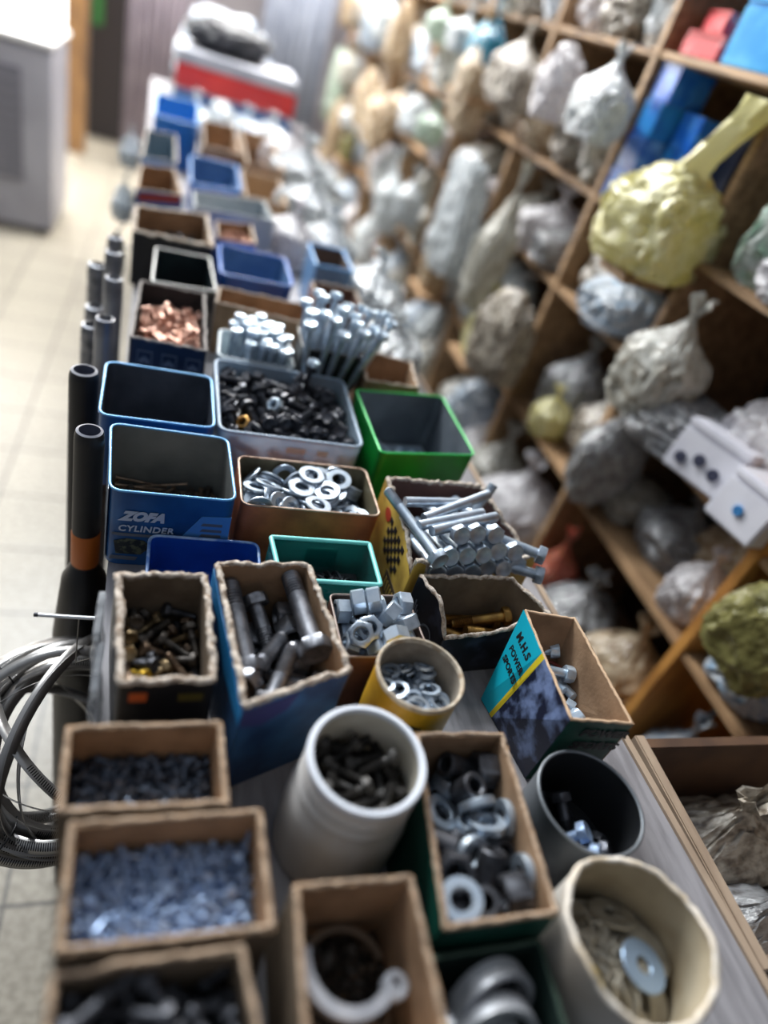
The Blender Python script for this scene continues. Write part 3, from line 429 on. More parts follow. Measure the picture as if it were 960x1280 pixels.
-147,279,686,62,58,52,0,-606,-144,681,16,-95,-28,0,-605,-248,681,11,-83,53,12,-160,52,676,30,92,-23,-8,101,-126,676,19,-22,-20,-94,-375,301,676,40,51,-73,22,-219,407,672,38,-40,59,59,
608,272,665,60,-2,30,74,-407,-48,660,13,-92,36,10,43,-119,658,2,63,72,-30,-507,18,657,80,10,13,-58,266,20,652,8,93,-36,5,482,-253,648,29,-40,-9,86,107,245,641,16,-7,-16,-97,
-579,42,639,21,8,-14,97,274,-246,634,28,13,-18,-93,-239,-134,633,80,33,12,48,-392,300,633,49,-5,45,75,614,-262,630,6,-15,-8,98,66,-411,619,14,-13,-69,-70,93,414,618,52,53,-46,48,
419,200,617,17,11,-96,22,607,290,617,24,95,6,-19,44,-238,616,1,-87,-33,36,-449,299,616,73,-22,40,51,45,244,614,59,-13,-11,-79,-605,-277,602,0,-57,-82,0,-223,-257,597,24,13,-93,-26,
406,37,596,94,-15,-12,-30,-486,291,594,42,89,-6,-17,301,-182,591,20,14,96,-10,-294,42,587,4,38,92,-1,-164,-281,586,39,34,-9,85,33,243,582,26,-8,-15,-95,-604,159,578,7,75,65,1,
607,297,574,40,5,30,86,592,-238,572,8,-98,-14,-8,-79,-280,571,12,-24,25,-93,-604,-276,570,0,-24,-97,0,280,184,565,12,87,-46,12,592,264,560,86,-30,5,-42,-604,91,552,6,87,48,3,
270,-251,544,39,17,-17,-89,605,-62,539,0,-100,-5,0,-603,-271,539,29,0,0,-96,63,68,532,4,90,39,-19,97,165,531,18,79,-58,-6,-232,70,529,9,92,-36,9,-537,87,528,93,-2,-7,-37,
-196,266,517,44,-10,10,89,408,182,511,5,90,-42,11,604,-4,507,0,75,67,0,-56,-60,507,72,0,0,-69,-603,-242,507,16,0,0,99,422,-263,507,0,-27,-96,0,-547,70,497,33,4,-6,-94,
407,-91,476,98,0,0,18,-359,-54,476,0,-99,15,0,-31,-8,476,61,0,0,80,601,158,476,98,0,0,21,-603,-257,476,0,-56,83,0,
],
},
 'B9': {
'b9': [183,-305,860,19,64,36,-65,-15,464,845,59,-17,78,-12,-147,-329,823,74,53,39,-14,126,114,819,58,-70,-18,38,-321,130,817,52,-40,28,70,700,-274,813,87,5,-47,15,396,743,809,72,19,-43,-52,
-234,350,808,49,61,35,52,-313,-309,803,14,27,-61,73,722,524,801,76,33,-46,33,524,-79,794,1,-24,-66,71,-758,-524,785,17,-27,40,86,47,-62,781,63,-69,-32,18,-680,638,768,44,-46,50,-59,
-475,-209,767,72,-61,-29,-12,-627,-817,761,17,53,-16,-81,250,-397,751,13,-16,-70,68,245,172,742,6,-53,55,64,-626,169,739,1,-39,-49,78,446,332,737,1,77,39,51,816,-580,731,80,58,4,-14,
692,132,729,40,59,-7,69,357,-688,727,21,-16,-40,-88,-262,232,719,31,67,-7,67,341,634,719,50,41,-19,-74,-371,623,711,3,15,39,91,539,-362,709,51,-85,8,-10,-127,-158,706,73,4,59,-35,
-293,467,705,30,12,41,85,-646,-149,704,2,-40,13,91,521,551,702,92,-27,17,-23,193,792,693,44,57,51,47,-690,420,688,36,47,25,77,-38,-523,688,12,-50,-39,77,736,384,682,58,66,-12,46,
470,46,681,1,17,-59,-79,-349,-496,681,31,-76,45,-36,705,-367,679,20,4,-32,92,646,-15,669,17,-20,42,-87,230,-192,667,51,8,-70,50,-821,145,666,64,-70,-19,-25,395,-323,665,70,70,4,-12,
-316,-214,653,26,65,-19,69,60,399,651,19,60,40,-67,558,-518,645,39,40,-19,80,-677,816,642,80,-13,-27,52,-177,389,642,63,-57,3,-53,-432,196,641,90,35,-4,-25,-551,719,639,27,-33,-19,-88,
-685,562,638,71,-8,-70,3,305,345,635,41,-3,-32,-85,-512,-566,634,19,-19,92,26,-97,807,632,45,-21,85,-20,-281,-686,630,74,21,41,-48,99,-615,630,70,27,-34,57,253,63,624,24,53,9,-81,
637,-724,620,1,-26,92,30,-669,-281,606,50,-20,-19,82,601,624,598,70,-8,41,58,-230,86,586,45,6,80,38,-421,683,573,80,-35,44,19,-508,49,572,77,38,-49,-16,815,22,569,39,26,-59,66,
-362,-342,566,35,50,-28,-75,256,-501,566,54,56,-40,49,245,660,565,17,-13,64,-74,-813,-215,560,67,-72,16,8,441,-652,559,27,3,64,-72,-666,-625,558,2,40,-44,80,-14,-223,553,1,10,52,-85,
675,333,553,41,34,59,-61,-151,-91,551,18,33,51,77,646,-428,547,31,-18,61,-71,-671,-417,537,22,26,93,13,-807,-685,536,93,28,-3,22,391,-113,534,59,33,-65,36,806,775,531,0,56,83,-2,
174,281,531,5,33,46,-82,-213,600,525,74,-23,6,-63,735,628,518,73,37,4,57,-669,131,517,25,-56,-45,65,-48,623,513,10,-31,7,-94,461,329,506,68,37,47,-43,139,-244,505,55,-36,49,57,
805,-677,504,69,30,21,-62,-819,667,502,34,-20,55,73,393,784,502,81,-11,54,-20,-548,316,497,89,0,-39,24,64,394,496,63,-71,4,-30,-509,-104,495,29,-63,-50,52,-399,432,489,17,84,20,47,
-417,-671,480,66,28,35,-60,59,-707,475,56,-10,45,-69,-250,-802,474,2,46,6,88,-213,275,471,26,82,17,-48,-139,-507,469,71,19,44,-51,530,-160,467,77,13,47,40,-774,295,444,16,-28,-48,-82,
238,189,428,76,50,-32,26,233,-793,395,2,-67,-6,-74,-803,-153,395,35,39,-54,65,251,-486,395,4,-47,-48,74,-656,-803,395,55,40,-53,-50,-580,588,395,74,-58,34,11,-688,-544,395,5,-45,50,-74,
679,-506,395,37,-65,-16,-64,-714,662,395,36,-42,-52,-65,-158,-696,395,55,-67,-6,50,-396,-170,395,38,-66,-9,-64,111,275,395,38,8,-66,64,408,-542,395,31,29,60,68,-305,-289,395,74,48,-47,-9,
-501,124,395,32,-21,64,-67,-67,352,395,8,-2,67,74,-8,795,395,54,-42,-52,51,385,176,395,46,45,49,-58,432,595,395,74,7,-67,-1,669,253,395,5,67,4,74,-45,22,395,74,-15,-65,0,
665,-51,395,39,-57,35,-63,15,-228,395,18,62,25,-72,686,508,395,17,-39,-54,72,663,-776,395,71,21,-63,-24,611,-267,394,34,-66,13,-66,673,101,394,70,22,-63,-24,
],
'b9n': [-157,-18,830,40,44,3,-80,-585,-412,718,34,-60,72,-5,-42,-767,634,23,81,-35,-41,828,-300,567,47,-53,51,-49,834,428,461,7,69,-8,-72,-14,-470,435,37,-77,38,-35,110,661,426,36,-58,65,32,
-376,822,418,18,18,67,-70,-319,705,416,69,-67,-22,-15,505,764,376,27,0,0,96,-663,51,376,0,-76,65,0,252,-262,376,63,0,0,-77,
],
},
 'C1': {
'c1': [221,-84,204,7,50,-86,-5,337,-1,159,7,-48,-88,3,193,301,140,6,7,-96,28,328,60,134,59,-6,5,-81,169,86,133,17,8,1,98,-325,-114,127,6,65,74,16,-309,-100,106,17,-45,88,0,
-147,-88,103,27,17,4,-95,-222,-115,103,98,7,-16,7,-166,295,94,2,74,-66,14,77,85,90,94,-2,6,-33,193,-279,89,98,13,-2,16,273,26,89,6,-66,-75,5,43,14,67,5,57,-82,-4,
-155,108,43,0,-80,-59,0,
],
},
 'C2': {
'c2': [-116,-258,330,52,48,2,71,-80,-107,236,91,14,31,24,81,-210,213,87,31,29,27,40,101,202,56,-37,33,66,-306,39,170,51,-49,60,36,203,-232,113,29,22,62,69,-193,-240,113,38,-31,58,-65,
-76,198,106,58,42,-52,46,149,150,106,73,-63,-23,-12,
],
},
 'C3': {
'b7': [-131,256,436,93,28,6,-21,124,355,406,12,3,15,98,37,-267,284,31,68,66,-4,14,24,216,41,0,0,-91,-92,251,216,75,0,0,-66,-168,-461,216,52,0,0,85,
],
'c3': [27,209,512,18,-63,33,-68,-77,-537,432,70,28,43,51,23,538,429,48,52,20,67,-85,-17,390,58,71,40,-8,-64,-397,386,65,16,46,58,41,220,361,2,26,-76,-59,-186,284,345,46,-21,48,72,
193,182,340,43,-49,-62,-42,-200,-120,321,13,21,-74,63,43,15,301,28,62,-26,68,27,530,275,57,49,44,49,105,-383,269,39,-3,-67,63,
],
},
 'C4': {
'c4': [137,53,464,74,23,55,29,222,-99,407,1,-77,-4,-64,-194,-69,329,24,52,-45,-69,92,164,329,64,36,59,35,
],
},
 'C6': {
'c6': [291,-205,124,31,-44,46,70,-4,-296,95,78,-57,-5,-25,7,-46,89,79,44,-40,12,19,290,87,73,-37,48,33,-272,-161,78,26,-72,5,64,187,111,76,27,64,9,72,-305,-322,63,12,-48,-48,72,
58,-224,63,0,40,-55,73,-502,401,63,72,47,-49,-13,299,279,63,62,-52,44,39,-109,-189,63,31,-50,47,66,148,-557,63,73,28,62,-8,-490,275,63,73,24,-64,3,129,363,63,71,-63,27,16,
302,-127,63,1,-65,22,73,-90,272,63,14,60,33,-72,285,16,63,65,-31,-61,33,-198,-596,63,70,42,54,20,232,-229,63,15,51,-46,-72,-107,540,63,23,21,-65,-69,604,-452,63,20,23,-64,70,
-201,277,63,54,-68,8,-50,-290,-631,63,65,60,32,34,523,-172,63,70,-65,19,-21,-383,161,63,19,17,66,71,-529,25,63,60,-54,41,42,
],
},
}
# ------------------------------------------------------------------ scene helpers
SC = bpy.context.scene
COL = SC.collection
RND = random.Random(7)
def lin(c):
    c /= 255.0
    return c/12.92 if c <= .04045 else ((c+.055)/1.055)**2.4
def S(r, g, b): return (lin(r), lin(g), lin(b), 1.0)

MATS = {}
def mat(name, col, rough=.6, metal=0.0, col2=None, scale=40.0, lo=.4, hi=.65, bump=0.0, bscale=None, spec=.5, rough2=None, transl=0.0, emit=None, alpha=1.0, detail=4.0, stretch=None, trans=0.0):
    m = bpy.data.materials.new(name); m.use_nodes = True
    nt = m.node_tree; N = nt.nodes; L = nt.links
    p = N['Principled BSDF']
    p.inputs['Base Color'].default_value = col
    p.inputs['Roughness'].default_value = rough
    p.inputs['Metallic'].default_value = metal
    p.inputs['Specular IOR Level'].default_value = spec
    p.inputs['Alpha'].default_value = alpha
    p.inputs['Transmission Weight'].default_value = trans
    tc = N.new('ShaderNodeTexCoord')
    src = tc.outputs['Object']
    if stretch:
        mp = N.new('ShaderNodeMapping'); mp.inputs['Scale'].default_value = stretch
        L.new(src, mp.inputs['Vector']); src = mp.outputs['Vector']
    if col2:
        no = N.new('ShaderNodeTexNoise'); no.inputs['Scale'].default_value = scale; no.inputs['Detail'].default_value = detail
        L.new(src, no.inputs['Vector'])
        rp = N.new('ShaderNodeValToRGB'); e = rp.color_ramp.elements
        e[0].position = lo; e[0].color = col; e[1].position = hi; e[1].color = col2
        L.new(no.outputs['Fac'], rp.inputs['Fac']); L.new(rp.outputs['Color'], p.inputs['Base Color'])
        if rough2 is not None:
            mr = N.new('ShaderNodeMapRange'); mr.inputs['From Min'].default_value = lo; mr.inputs['From Max'].default_value = hi
            mr.inputs['To Min'].default_value = rough; mr.inputs['To Max'].default_value = rough2
            L.new(no.outputs['Fac'], mr.inputs['Value']); L.new(mr.outputs['Result'], p.inputs['Roughness'])
    if bump:
        nb = N.new('ShaderNodeTexNoise'); nb.inputs['Scale'].default_value = bscale or scale*3; nb.inputs['Detail'].default_value = 5
        L.new(src, nb.inputs['Vector'])
        bp = N.new('ShaderNodeBump'); bp.inputs['Strength'].default_value = bump; bp.inputs['Distance'].default_value = .002
        L.new(nb.outputs['Fac'], bp.inputs['Height']); L.new(bp.outputs['Normal'], p.inputs['Normal'])
    out = N['Material Output']
    if transl:
        tr = N.new('ShaderNodeBsdfTranslucent'); mx = N.new('ShaderNodeMixShader'); mx.inputs[0].default_value = transl
        if col2: L.new(rp.outputs['Color'], tr.inputs['Color'])
        else: tr.inputs['Color'].default_value = col
        L.new(p.outputs['BSDF'], mx.inputs[1]); L.new(tr.outputs['BSDF'], mx.inputs[2]); L.new(mx.outputs[0], out.inputs['Surface'])
    if emit:
        p.inputs['Emission Color'].default_value = emit[0]; p.inputs['Emission Strength'].default_value = emit[1]
    MATS[name] = m
    return m

def mesh_from(bm, name, mats, smooth=None):
    bmesh.ops.recalc_face_normals(bm, faces=bm.faces)
    me = bpy.data.meshes.new(name); bm.to_mesh(me); bm.free()
    for m in (mats if isinstance(mats, (list, tuple)) else [mats]): me.materials.append(m)
    if smooth is not None:
        me.polygons.foreach_set('use_smooth', [True]*len(me.polygons))
        if smooth < 3: me.set_sharp_from_angle(angle=smooth)
    return me
def link(name, me, parent=None, loc=(0,0,0)):
    o = bpy.data.objects.new(name, me); COL.objects.link(o)
    o.location = loc
    if parent: o.parent = parent
    return o
def obj(name, bm, mats, parent=None, loc=(0,0,0), smooth=.6):
    return link(name, mesh_from(bm, name, mats, smooth), parent, loc)
def tag(o, label, cat, group=None, kind=None):
    o['label'] = label; o['category'] = cat
    if group: o['group'] = group
    if kind: o['kind'] = kind
    return o
def thing(name, label, cat, loc=(0,0,0), group=None):
    o = bpy.data.objects.new(name, None); COL.objects.link(o); o.location = loc; o.empty_display_size = .02
    return tag(o, label, cat, group)
def struct(name, bm, m, parent=None):
    o = obj(name, bm, m, parent)
    if not parent: o['kind'] = 'structure'
    return o
def add_box(bm, x0, x1, y0, y1, z0, z1, bev=0.0, mi=0, M=None):
    vs = [Vector((x, y, z)) for z in (z0, z1) for (x, y) in ((x0,y0),(x1,y0),(x1,y1),(x0,y1))]
    if M is not None: vs = [M @ v for v in vs]
    b = bmesh.new()
    v = [b.verts.new(p) for p in vs]
    for f in ((3,2,1,0),(4,5,6,7),(0,1,5,4),(1,2,6,5),(2,3,7,6),(3,0,4,7)):
        b.faces.new([v[i] for i in f]).material_index = mi
    if bev: bmesh.ops.bevel(b, geom=list(b.edges), offset=bev, segments=2, affect='EDGES')
    for f in b.faces: f.material_index = mi
    me = bpy.data.meshes.new('tmp'); b.to_mesh(me); b.free(); bm.from_mesh(me); bpy.data.meshes.remove(me)
def sweep(bm, pts, rad, n=8, closed=True, jit=0.0, rnd=None, zs=1.0):
    """tube along points; rad number"""
    m = len(pts); rings = []
    for i in range(m):
        a = pts[(i-1) % m] if closed or i > 0 else pts[i]
        b = pts[(i+1) % m] if closed or i < m-1 else pts[i]
        d = (b-a).normalized()
        up = Vector((0,0,1)) if abs(d.z) < .9 else Vector((1,0,0))
        s = d.cross(up).normalized(); u = s.cross(d)
        r = rad*(1+(rnd.uniform(-jit, jit) if rnd else 0))
        rings.append([bm.verts.new(pts[i]+s*(r*math.cos(2*PI*k/n))+u*(r*zs*math.sin(2*PI*k/n))) for k in range(n)])
    for i in range(m if closed else m-1):
        a, b = rings[i], rings[(i+1) % m]
        for k in range(n):
            j = (k+1) % n
            bm.faces.new((a[k], a[j], b[j], b[k]))
    if not closed:
        bm.faces.new(rings[0][::-1]); bm.faces.new(rings[-1])
def lathe(bm, prof, n=48, c=(0,0)):
    rings = [[bm.verts.new((c[0]+r*math.cos(2*PI*i/n), c[1]+r*math.sin(2*PI*i/n), z)) for i in range(n)] for r, z in prof]
    for a, b in zip(rings, rings[1:]):
        for i in range(n):
            j = (i+1) % n
            bm.faces.new((a[i], a[j], b[j], b[i]))
    return rings

# ------------------------------------------------------------------ open-topped containers
def inset_poly(P, t):
    n = len(P); out = []
    c = sum(P, Vector((0,0)))/n
    def side(i):
        a, b = P[i], P[(i+1) % n]; d = (b-a).normalized(); nn = Vector((-d.y, d.x))
        if nn.dot(c-a) < 0: nn = -nn
        return a+nn*t, d
    for i in range(n):
        p1, d1 = side(i-1); p2, d2 = side(i)
        den = d1.x*d2.y-d1.y*d2.x
        k = ((p2.x-p1.x)*d2.y-(p2.y-p1.y)*d2.x)/den
        out.append(p1+d1*k)
    return out
def outline(P, r, counts, nc=5):
    """rounded quad outline; list of (point, side, u)"""
    n = len(P); res = []
    for i in range(n):
        a, b, c = P[i], P[(i+1) % n], P[(i+2) % n]
        d1 = (b-a); L = d1.length; d1.normalize()
        d2 = (c-b).normalized()
        for k in range(counts[i]):
            s = r+(L-2*r)*k/(counts[i]-1)
            res.append((a+d1*s, i, s/L))
        # corner at b (quadratic arc)
        p0, p2 = b-d1*r, b+d2*r
        for k in range(1, nc):
            t = k/nc
            res.append(((1-t)**2*p0+2*t*(1-t)*b+t*t*p2, i, 1.0))
    return res
class Box: pass
def make_box(key, name, label, cat, m_out, m_in, m_rim, t=.0045, r=.003, rag=0.0, dz=None, rim_r=None, rim_name='rim', group=None, zb=None, step=.004, bot=None, rim_jit=.35, seed=1, bulge=0.0, body='body', hole=False, m_base=None):
    q = CONT[key] if isinstance(key, str) else key
    zt = q['zt']; zb = q.get('zb', ZB) if zb is None else zb
    rnd = random.Random(seed)
    if 'top' in q:
        P = [Vector(p) for p in q['top']]
        counts = [max(4, int((P[(i+1) % 4]-P[i]).length/step)) for i in range(4)]
        Pi = inset_poly(P, t)
        O = outline(P, max(r, .001), counts); I = outline(Pi, max(r-t, .0006), counts)
        cen = sum(P, Vector((0,0)))/4
    else:
        cen = Vector(q['c']); n = 72
        O = [(cen+Vector((math.cos(-2*PI*i/n), math.sin(-2*PI*i/n)))*(q['r']+t), 0, i/n) for i in range(n)]
        I = [(cen+Vector((math.cos(-2*PI*i/n), math.sin(-2*PI*i/n)))*q['r'], 0, i/n) for i in range(n)]
    tp = q.get('taper', 1.0)
    root = thing(name, label, cat, (cen.x, cen.y, zb), group)
    off = Vector((cen.x, cen.y, zb))
    H = zt-zb; n = len(O)
    tops = []
    for i, (p, s, u) in enumerate(O):
        h = 0.0
        if rag: h += rag*(noise.noise(Vector((p.x*90, p.y*90, seed)))*.7+noise.noise(Vector((p.x*300, p.y*300, seed+5)))*.5)
        if dz: h += dz(s, u)
        tops.append(h)
    def place(p, f, h, inner=False, s=0, u=0):
        k = tp+(1-tp)*f
        x = cen+(p-cen)*k
        if bot: x = x+(Vector(bot[s])*(1-u)+Vector(bot[(s+1) % 4])*u)*(1-f)
        z = zb+f*H
        if f > .999: z += h
        if bulge and 0 < f < 1:
            x = x+(p-cen).normalized()*bulge*math.sin(PI*f)*noise.noise(Vector((p.x*12, p.y*12, seed*3.1+f)))
        return Vector((x.x, x.y, z))-off
    bm = bmesh.new()
    fo = [0, .25, .5, .75, .92, 1.0]
    fi = [1.0, .92, .75, .5, .25, min(.5, .003/H)]
    rings = []
    def zfix(f, i): # torn tops: pull upper rings along with the rim so that faces never cross
        return f
    for f in fo: rings.append([bm.verts.new(place(p, f, tops[i], False, s, u)+Vector((0,0,min(0, tops[i])*(f if .8 > f > .3 else (1 if f == .92 else 0))))) for i, (p, s, u) in enumerate(O)])
    for f in fi: rings.append([bm.verts.new(place(p, f, tops[i], True, s, u)+Vector((0,0,min(0, tops[i])*(f if .8 > f > .3 else (1 if f == .92 else 0))))) for i, (p, s, u) in enumerate(I)])
    for k, (a, b) in enumerate(zip(rings, rings[1:])):
        for i in range(n):
            j = (i+1) % n
            f = bm.faces.new((a[i], a[j], b[j], b[i])); f.material_index = 0 if k < len(fo)-1 else 1
    bm.faces.new(rings[0]).material_index = 0
    bm.faces.new(rings[-1][::-1]).material_index = 1
    b = Box(); b.root = root; b.cen = cen; b.zt = zt; b.zb = zb; b.q = q; b.off = off; b.tp = tp; b.bot = [Vector(v) for v in bot] if bot else [Vector((0,0))]*4; b.t = t
    b.body = obj(body, bm, [m_out, m_in], root, smooth=.9)
    rr = rim_r or t*.42
    bm = bmesh.new()
    pts = [(place((O[i][0]+I[i][0])/2, 1.0, tops[i])) for i in range(n)]
    if rag: pts = [p+Vector((noise.noise((p+off)*70+Vector((seed,0,0))), noise.noise((p+off)*70+Vector((0,seed,0))), .9*noise.noise((p+off)*160+Vector((0,0,seed)))))*rr*.75 for p in pts]
    sweep(bm, pts, rr, 8, True, 0, None, .8)
    if rag:
        for v in bm.verts: v.co += Vector((noise.noise((v.co+off)*260), noise.noise((v.co+off)*260+Vector((9,0,0))), noise.noise((v.co+off)*260+Vector((0,9,0)))))*rr*.55
    b.rim = obj(rim_name, bm, m_rim, root, smooth=1.2)
    return b
def wall(b, side):
    """origin (top-left seen from outside), right vector, down vector, outward normal of a wall, in the thing's space"""
    P = [Vector(p) for p in b.q['top']]
    a, c = P[(side+1) % 4], P[side]
    def low(p, i): return b.cen+(p-b.cen)*b.tp+b.bot[i]
    tl = Vector((a.x, a.y, b.zt))-b.off; tr = Vector((c.x, c.y, b.zt))-b.off
    la, lc = low(a, (side+1) % 4), low(c, side)
    bl = Vector((la.x, la.y, b.zb))-b.off; br = Vector((lc.x, lc.y, b.zb))-b.off
    return tl, tr, bl, br
def wpt(b, side, u, v, out=0.0):
    tl, tr, bl, br = wall(b, side)
    p = (tl*(1-u)+tr*u)*(1-v)+(bl*(1-u)+br*u)*v
    nrm = (tr-tl).cross(bl-tl).normalized()*-1
    # outward check
    if nrm.xy.dot((p.xy)) < 0: nrm = -nrm
    return p+nrm*out, nrm
def panel(b, side, poly, m, name, th=.0006, out=.0002, parent=None):
    bm = bmesh.new(); n = len(poly)
    lo = [bm.verts.new(wpt(b, side, u, v, out)[0]) for u, v in poly]
    hi = [bm.verts.new(wpt(b, side, u, v, out+th)[0]) for u, v in poly]
    bm.faces.new(lo); bm.faces.new(hi[::-1])
    for i in range(n):
        j = (i+1) % n; bm.faces.new((lo[i], hi[i], hi[j], lo[j]))
    return obj(name, bm, m, parent or b.root, smooth=None)
def text_mesh(s, size, shear=0.0, ext=.00025, bold=0.0, space=1.0, align='LEFT'):
    cu = bpy.data.curves.new('lettering', 'FONT'); cu.body = s; cu.size = size; cu.shear = shear; cu.extrude = ext; cu.offset = bold; cu.space_character = space
    cu.align_x = align; cu.resolution_u = 3
    o = bpy.data.objects.new('tmp_text', cu); COL.objects.link(o)
    bpy.context.view_layer.update()
    me = bpy.data.meshes.new_from_object(o.evaluated_get(bpy.context.evaluated_depsgraph_get()))
    bpy.data.objects.remove(o); bpy.data.curves.remove(cu)
    return me
def text_on(b, side, s, u, v, size, m, name='lettering', shear=0.0, bold=0.0, out=.0012, parent=None, space=1.0, roll=0.0):
    me = text_mesh(s, size, shear, .0002, bold, space)
    me.materials.clear(); me.materials.append(m)
    tl, tr, bl, br = wall(b, side)
    p, nn = wpt(b, side, u, v, out)
    U = (tr-tl).normalized(); nrm = nn; V = nrm.cross(U)
    M = Matrix((U, V, nrm)).transposed().to_4x4(); M.translation = p
    me.transform(M @ Matrix.Rotation(roll, 4, 'Z'))
    return link(name, me, parent or b.root)

# ------------------------------------------------------------------ materials
zinc = mat('zinc', S(192,204,216), .32, .75, S(156,170,186), 60, rough2=.45)
zincb = mat('bluish_zinc', S(182,204,234), .36, .6, S(130,154,192), 80, rough2=.5)
steel = mat('grey_steel', S(150,152,158), .36, .9, S(96,98,104), 70, rough2=.5)
dsteel = mat('dark_steel', S(92,94,100), .42, .8, S(52,52,56), 60, rough2=.55)
blackox = mat('black_oxide', S(62,64,72), .34, .3, S(38,40,46), 90, rough2=.5)
oily_dk = mat('sooty_steel', S(46,43,40), .45, .3, S(26,24,22), 90, rough2=.6)
oily = mat('oily_black_steel', S(74,68,62), .45, .5, S(30,28,26), 90, rough2=.6)
copper = mat('copper_plate', S(214,172,154), .34, .65, S(165,118,98), 60, rough2=.45)
brass = mat('brass', S(190,150,84), .36, .9, S(140,105,60), 60, rough2=.5)
yzinc = mat('yellow_zinc', S(225,190,70), .32, .8, S(200,160,60), 60)
shine = mat('bright_zinc', S(214,228,240), .28, .5, S(184,206,226), 50)
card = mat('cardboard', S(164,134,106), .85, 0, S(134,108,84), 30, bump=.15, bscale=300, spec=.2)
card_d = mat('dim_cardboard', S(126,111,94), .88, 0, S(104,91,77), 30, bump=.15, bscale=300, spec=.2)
card_g = mat('greyish_cardboard', S(128,112,98), .85, 0, S(105,92,82), 30, bump=.1, bscale=300, spec=.2)
torn = mat('torn_paper_edge', S(208,198,186), .95, 0, S(150,132,116), 220, bump=.6, bscale=600, spec=.1)
torn_b = mat('brown_torn_edge', S(184,162,140), .95, 0, S(150,128,108), 220, bump=.6, bscale=600, spec=.1)
plas_w = mat('white_plastic', S(224,220,216), .38, 0, S(198,184,166), 14, .45, .7, transl=.12, stretch=(1,1,.35))
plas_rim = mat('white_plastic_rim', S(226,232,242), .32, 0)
plas_tub = mat('frosted_plastic', S(190,206,220), .34, 0, S(164,186,206), 22, transl=.35, alpha=.92)
plas_tub2 = mat('frosted_plastic_pale', S(190,204,210), .34, 0, S(160,178,188), 22, transl=.3, alpha=.8)
teal_p = mat('teal_plastic', S(24,108,104), .25, 0, S(18,84,82), 20, transl=.15, alpha=.72)
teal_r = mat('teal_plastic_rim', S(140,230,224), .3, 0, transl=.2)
blue_p = mat('blue_plastic', S(24,82,168), .38, 0, S(16,62,140), 15)
blue_in = mat('blue_plastic_inside', S(96,130,168), .4, 0, S(70,104,148), 15)
blue_t = mat('blue_tin', S(34,92,150), .33, .1, S(24,70,122), 18)
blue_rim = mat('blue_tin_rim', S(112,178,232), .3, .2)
tin_in = mat('dark_tin_inside', S(84,90,102), .34, .15, S(60,66,76), 16, rough2=.5)
tin_in2 = mat('grey_tin_inside', S(128,130,128), .36, .2, S(96,100,100), 14, rough2=.5)
green_t = mat('green_tin', S(10,128,44), .3, .1, S(6,104,36), 15)
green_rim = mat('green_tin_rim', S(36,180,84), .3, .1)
green_in = mat('green_tin_inside', S(116,124,132), .34, .2, S(86,94,102), 14, rough2=.5)
orange_t = mat('rusty_orange_tin', S(206,118,74), .5, .1, S(160,88,58), 24)
orange_rim = mat('worn_tin_rim', S(196,170,150), .45, .3, S(140,110,90), 60)
olive_in = mat('tin_olive_inside', S(120,112,88), .5, .3, S(84,78,62), 20)
navy = mat('navy_print', S(26,32,56), .4, 0, S(18,22,40), 20)
blackp = mat('black_print', S(24,24,28), .42, 0, S(34,34,40), 30)
bluepic = mat('blue_picture_print', S(28,62,104), .4, 0, S(66,118,170), 16, .42, .66)
purple = mat('purple_tape', S(70,48,128), .45)
greenp = mat('dark_green_print', S(16,76,62), .42, 0, S(10,58,48), 22)
tealp = mat('teal_print', S(16,176,200), .4, 0, S(10,158,186), 10)
yellowp = mat('yellow_print', S(210,190,40), .45)
picp = mat('engine_picture_print', S(20,26,48), .38, 0, S(110,128,168), 42, .5, .68)
yell_box = mat('yellow_box_print', S(198,168,74), .55, 0, S(160,130,58), 30)
yell_can = mat('yellow_can_print', S(206,160,40), .45, 0, S(178,132,30), 20)
ink = mat('dark_ink', S(20,22,26), .5)
ink_g = mat('grey_ink', S(96,102,112), .5)
ink_w = mat('pale_ink', S(190,200,214), .5)
ink_lb = mat('light_blue_ink', S(78,140,204), .45)
ink_r = mat('red_ink', S(170,60,40), .5)
ink_o = mat('orange_ink', S(200,92,40), .5)
black_pl = mat('black_plastic', S(16,16,18), .4, 0, S(24,24,28), 30)
rubber = mat('black_rubber', S(26,26,30), .5, 0, S(18,18,20), 30)
rubber_g = mat('grey_rubber_face', S(96,100,116), .5, 0, S(70,74,88), 30)
orange_b = mat('orange_band', S(196,104,36), .5)
grey_can = mat('dark_grey_can', S(92,98,104), .42, .3, S(66,70,76), 18)
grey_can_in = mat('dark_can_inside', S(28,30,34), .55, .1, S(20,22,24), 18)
cream = mat('cream_plastic', S(206,200,192), .5, 0, S(176,164,150), 16, transl=.08)
cream_in = mat('stained_cream_plastic', S(176,164,140), .55, 0, S(140,124,98), 18, transl=.05)
wood = mat('pale_wood', S(168,136,102), .6, 0, S(128,100,72), 9, bump=.1, stretch=(6,1,6))
weath = mat('weathered_wood', S(166,146,126), .7, 0, S(128,108,90), 9, bump=.1, stretch=(6,1,6))
wood_o = mat('orange_wood', S(198,142,72), .55, 0, S(160,108,52), 9, bump=.1, stretch=(6,6,1))
wood_dk = mat('dark_wood', S(66,48,36), .8, 0, S(46,34,26), 8, bump=.1)
bench = mat('dusty_counter_board', S(150,148,152), .6, 0, S(126,124,128), 16, bump=.15, stretch=(6,1,6))
wrap = mat('clear_wrap', S(150,156,164), .2, 0, S(104,110,120), 30, transl=.25, alpha=.45, bump=.5, bscale=60)
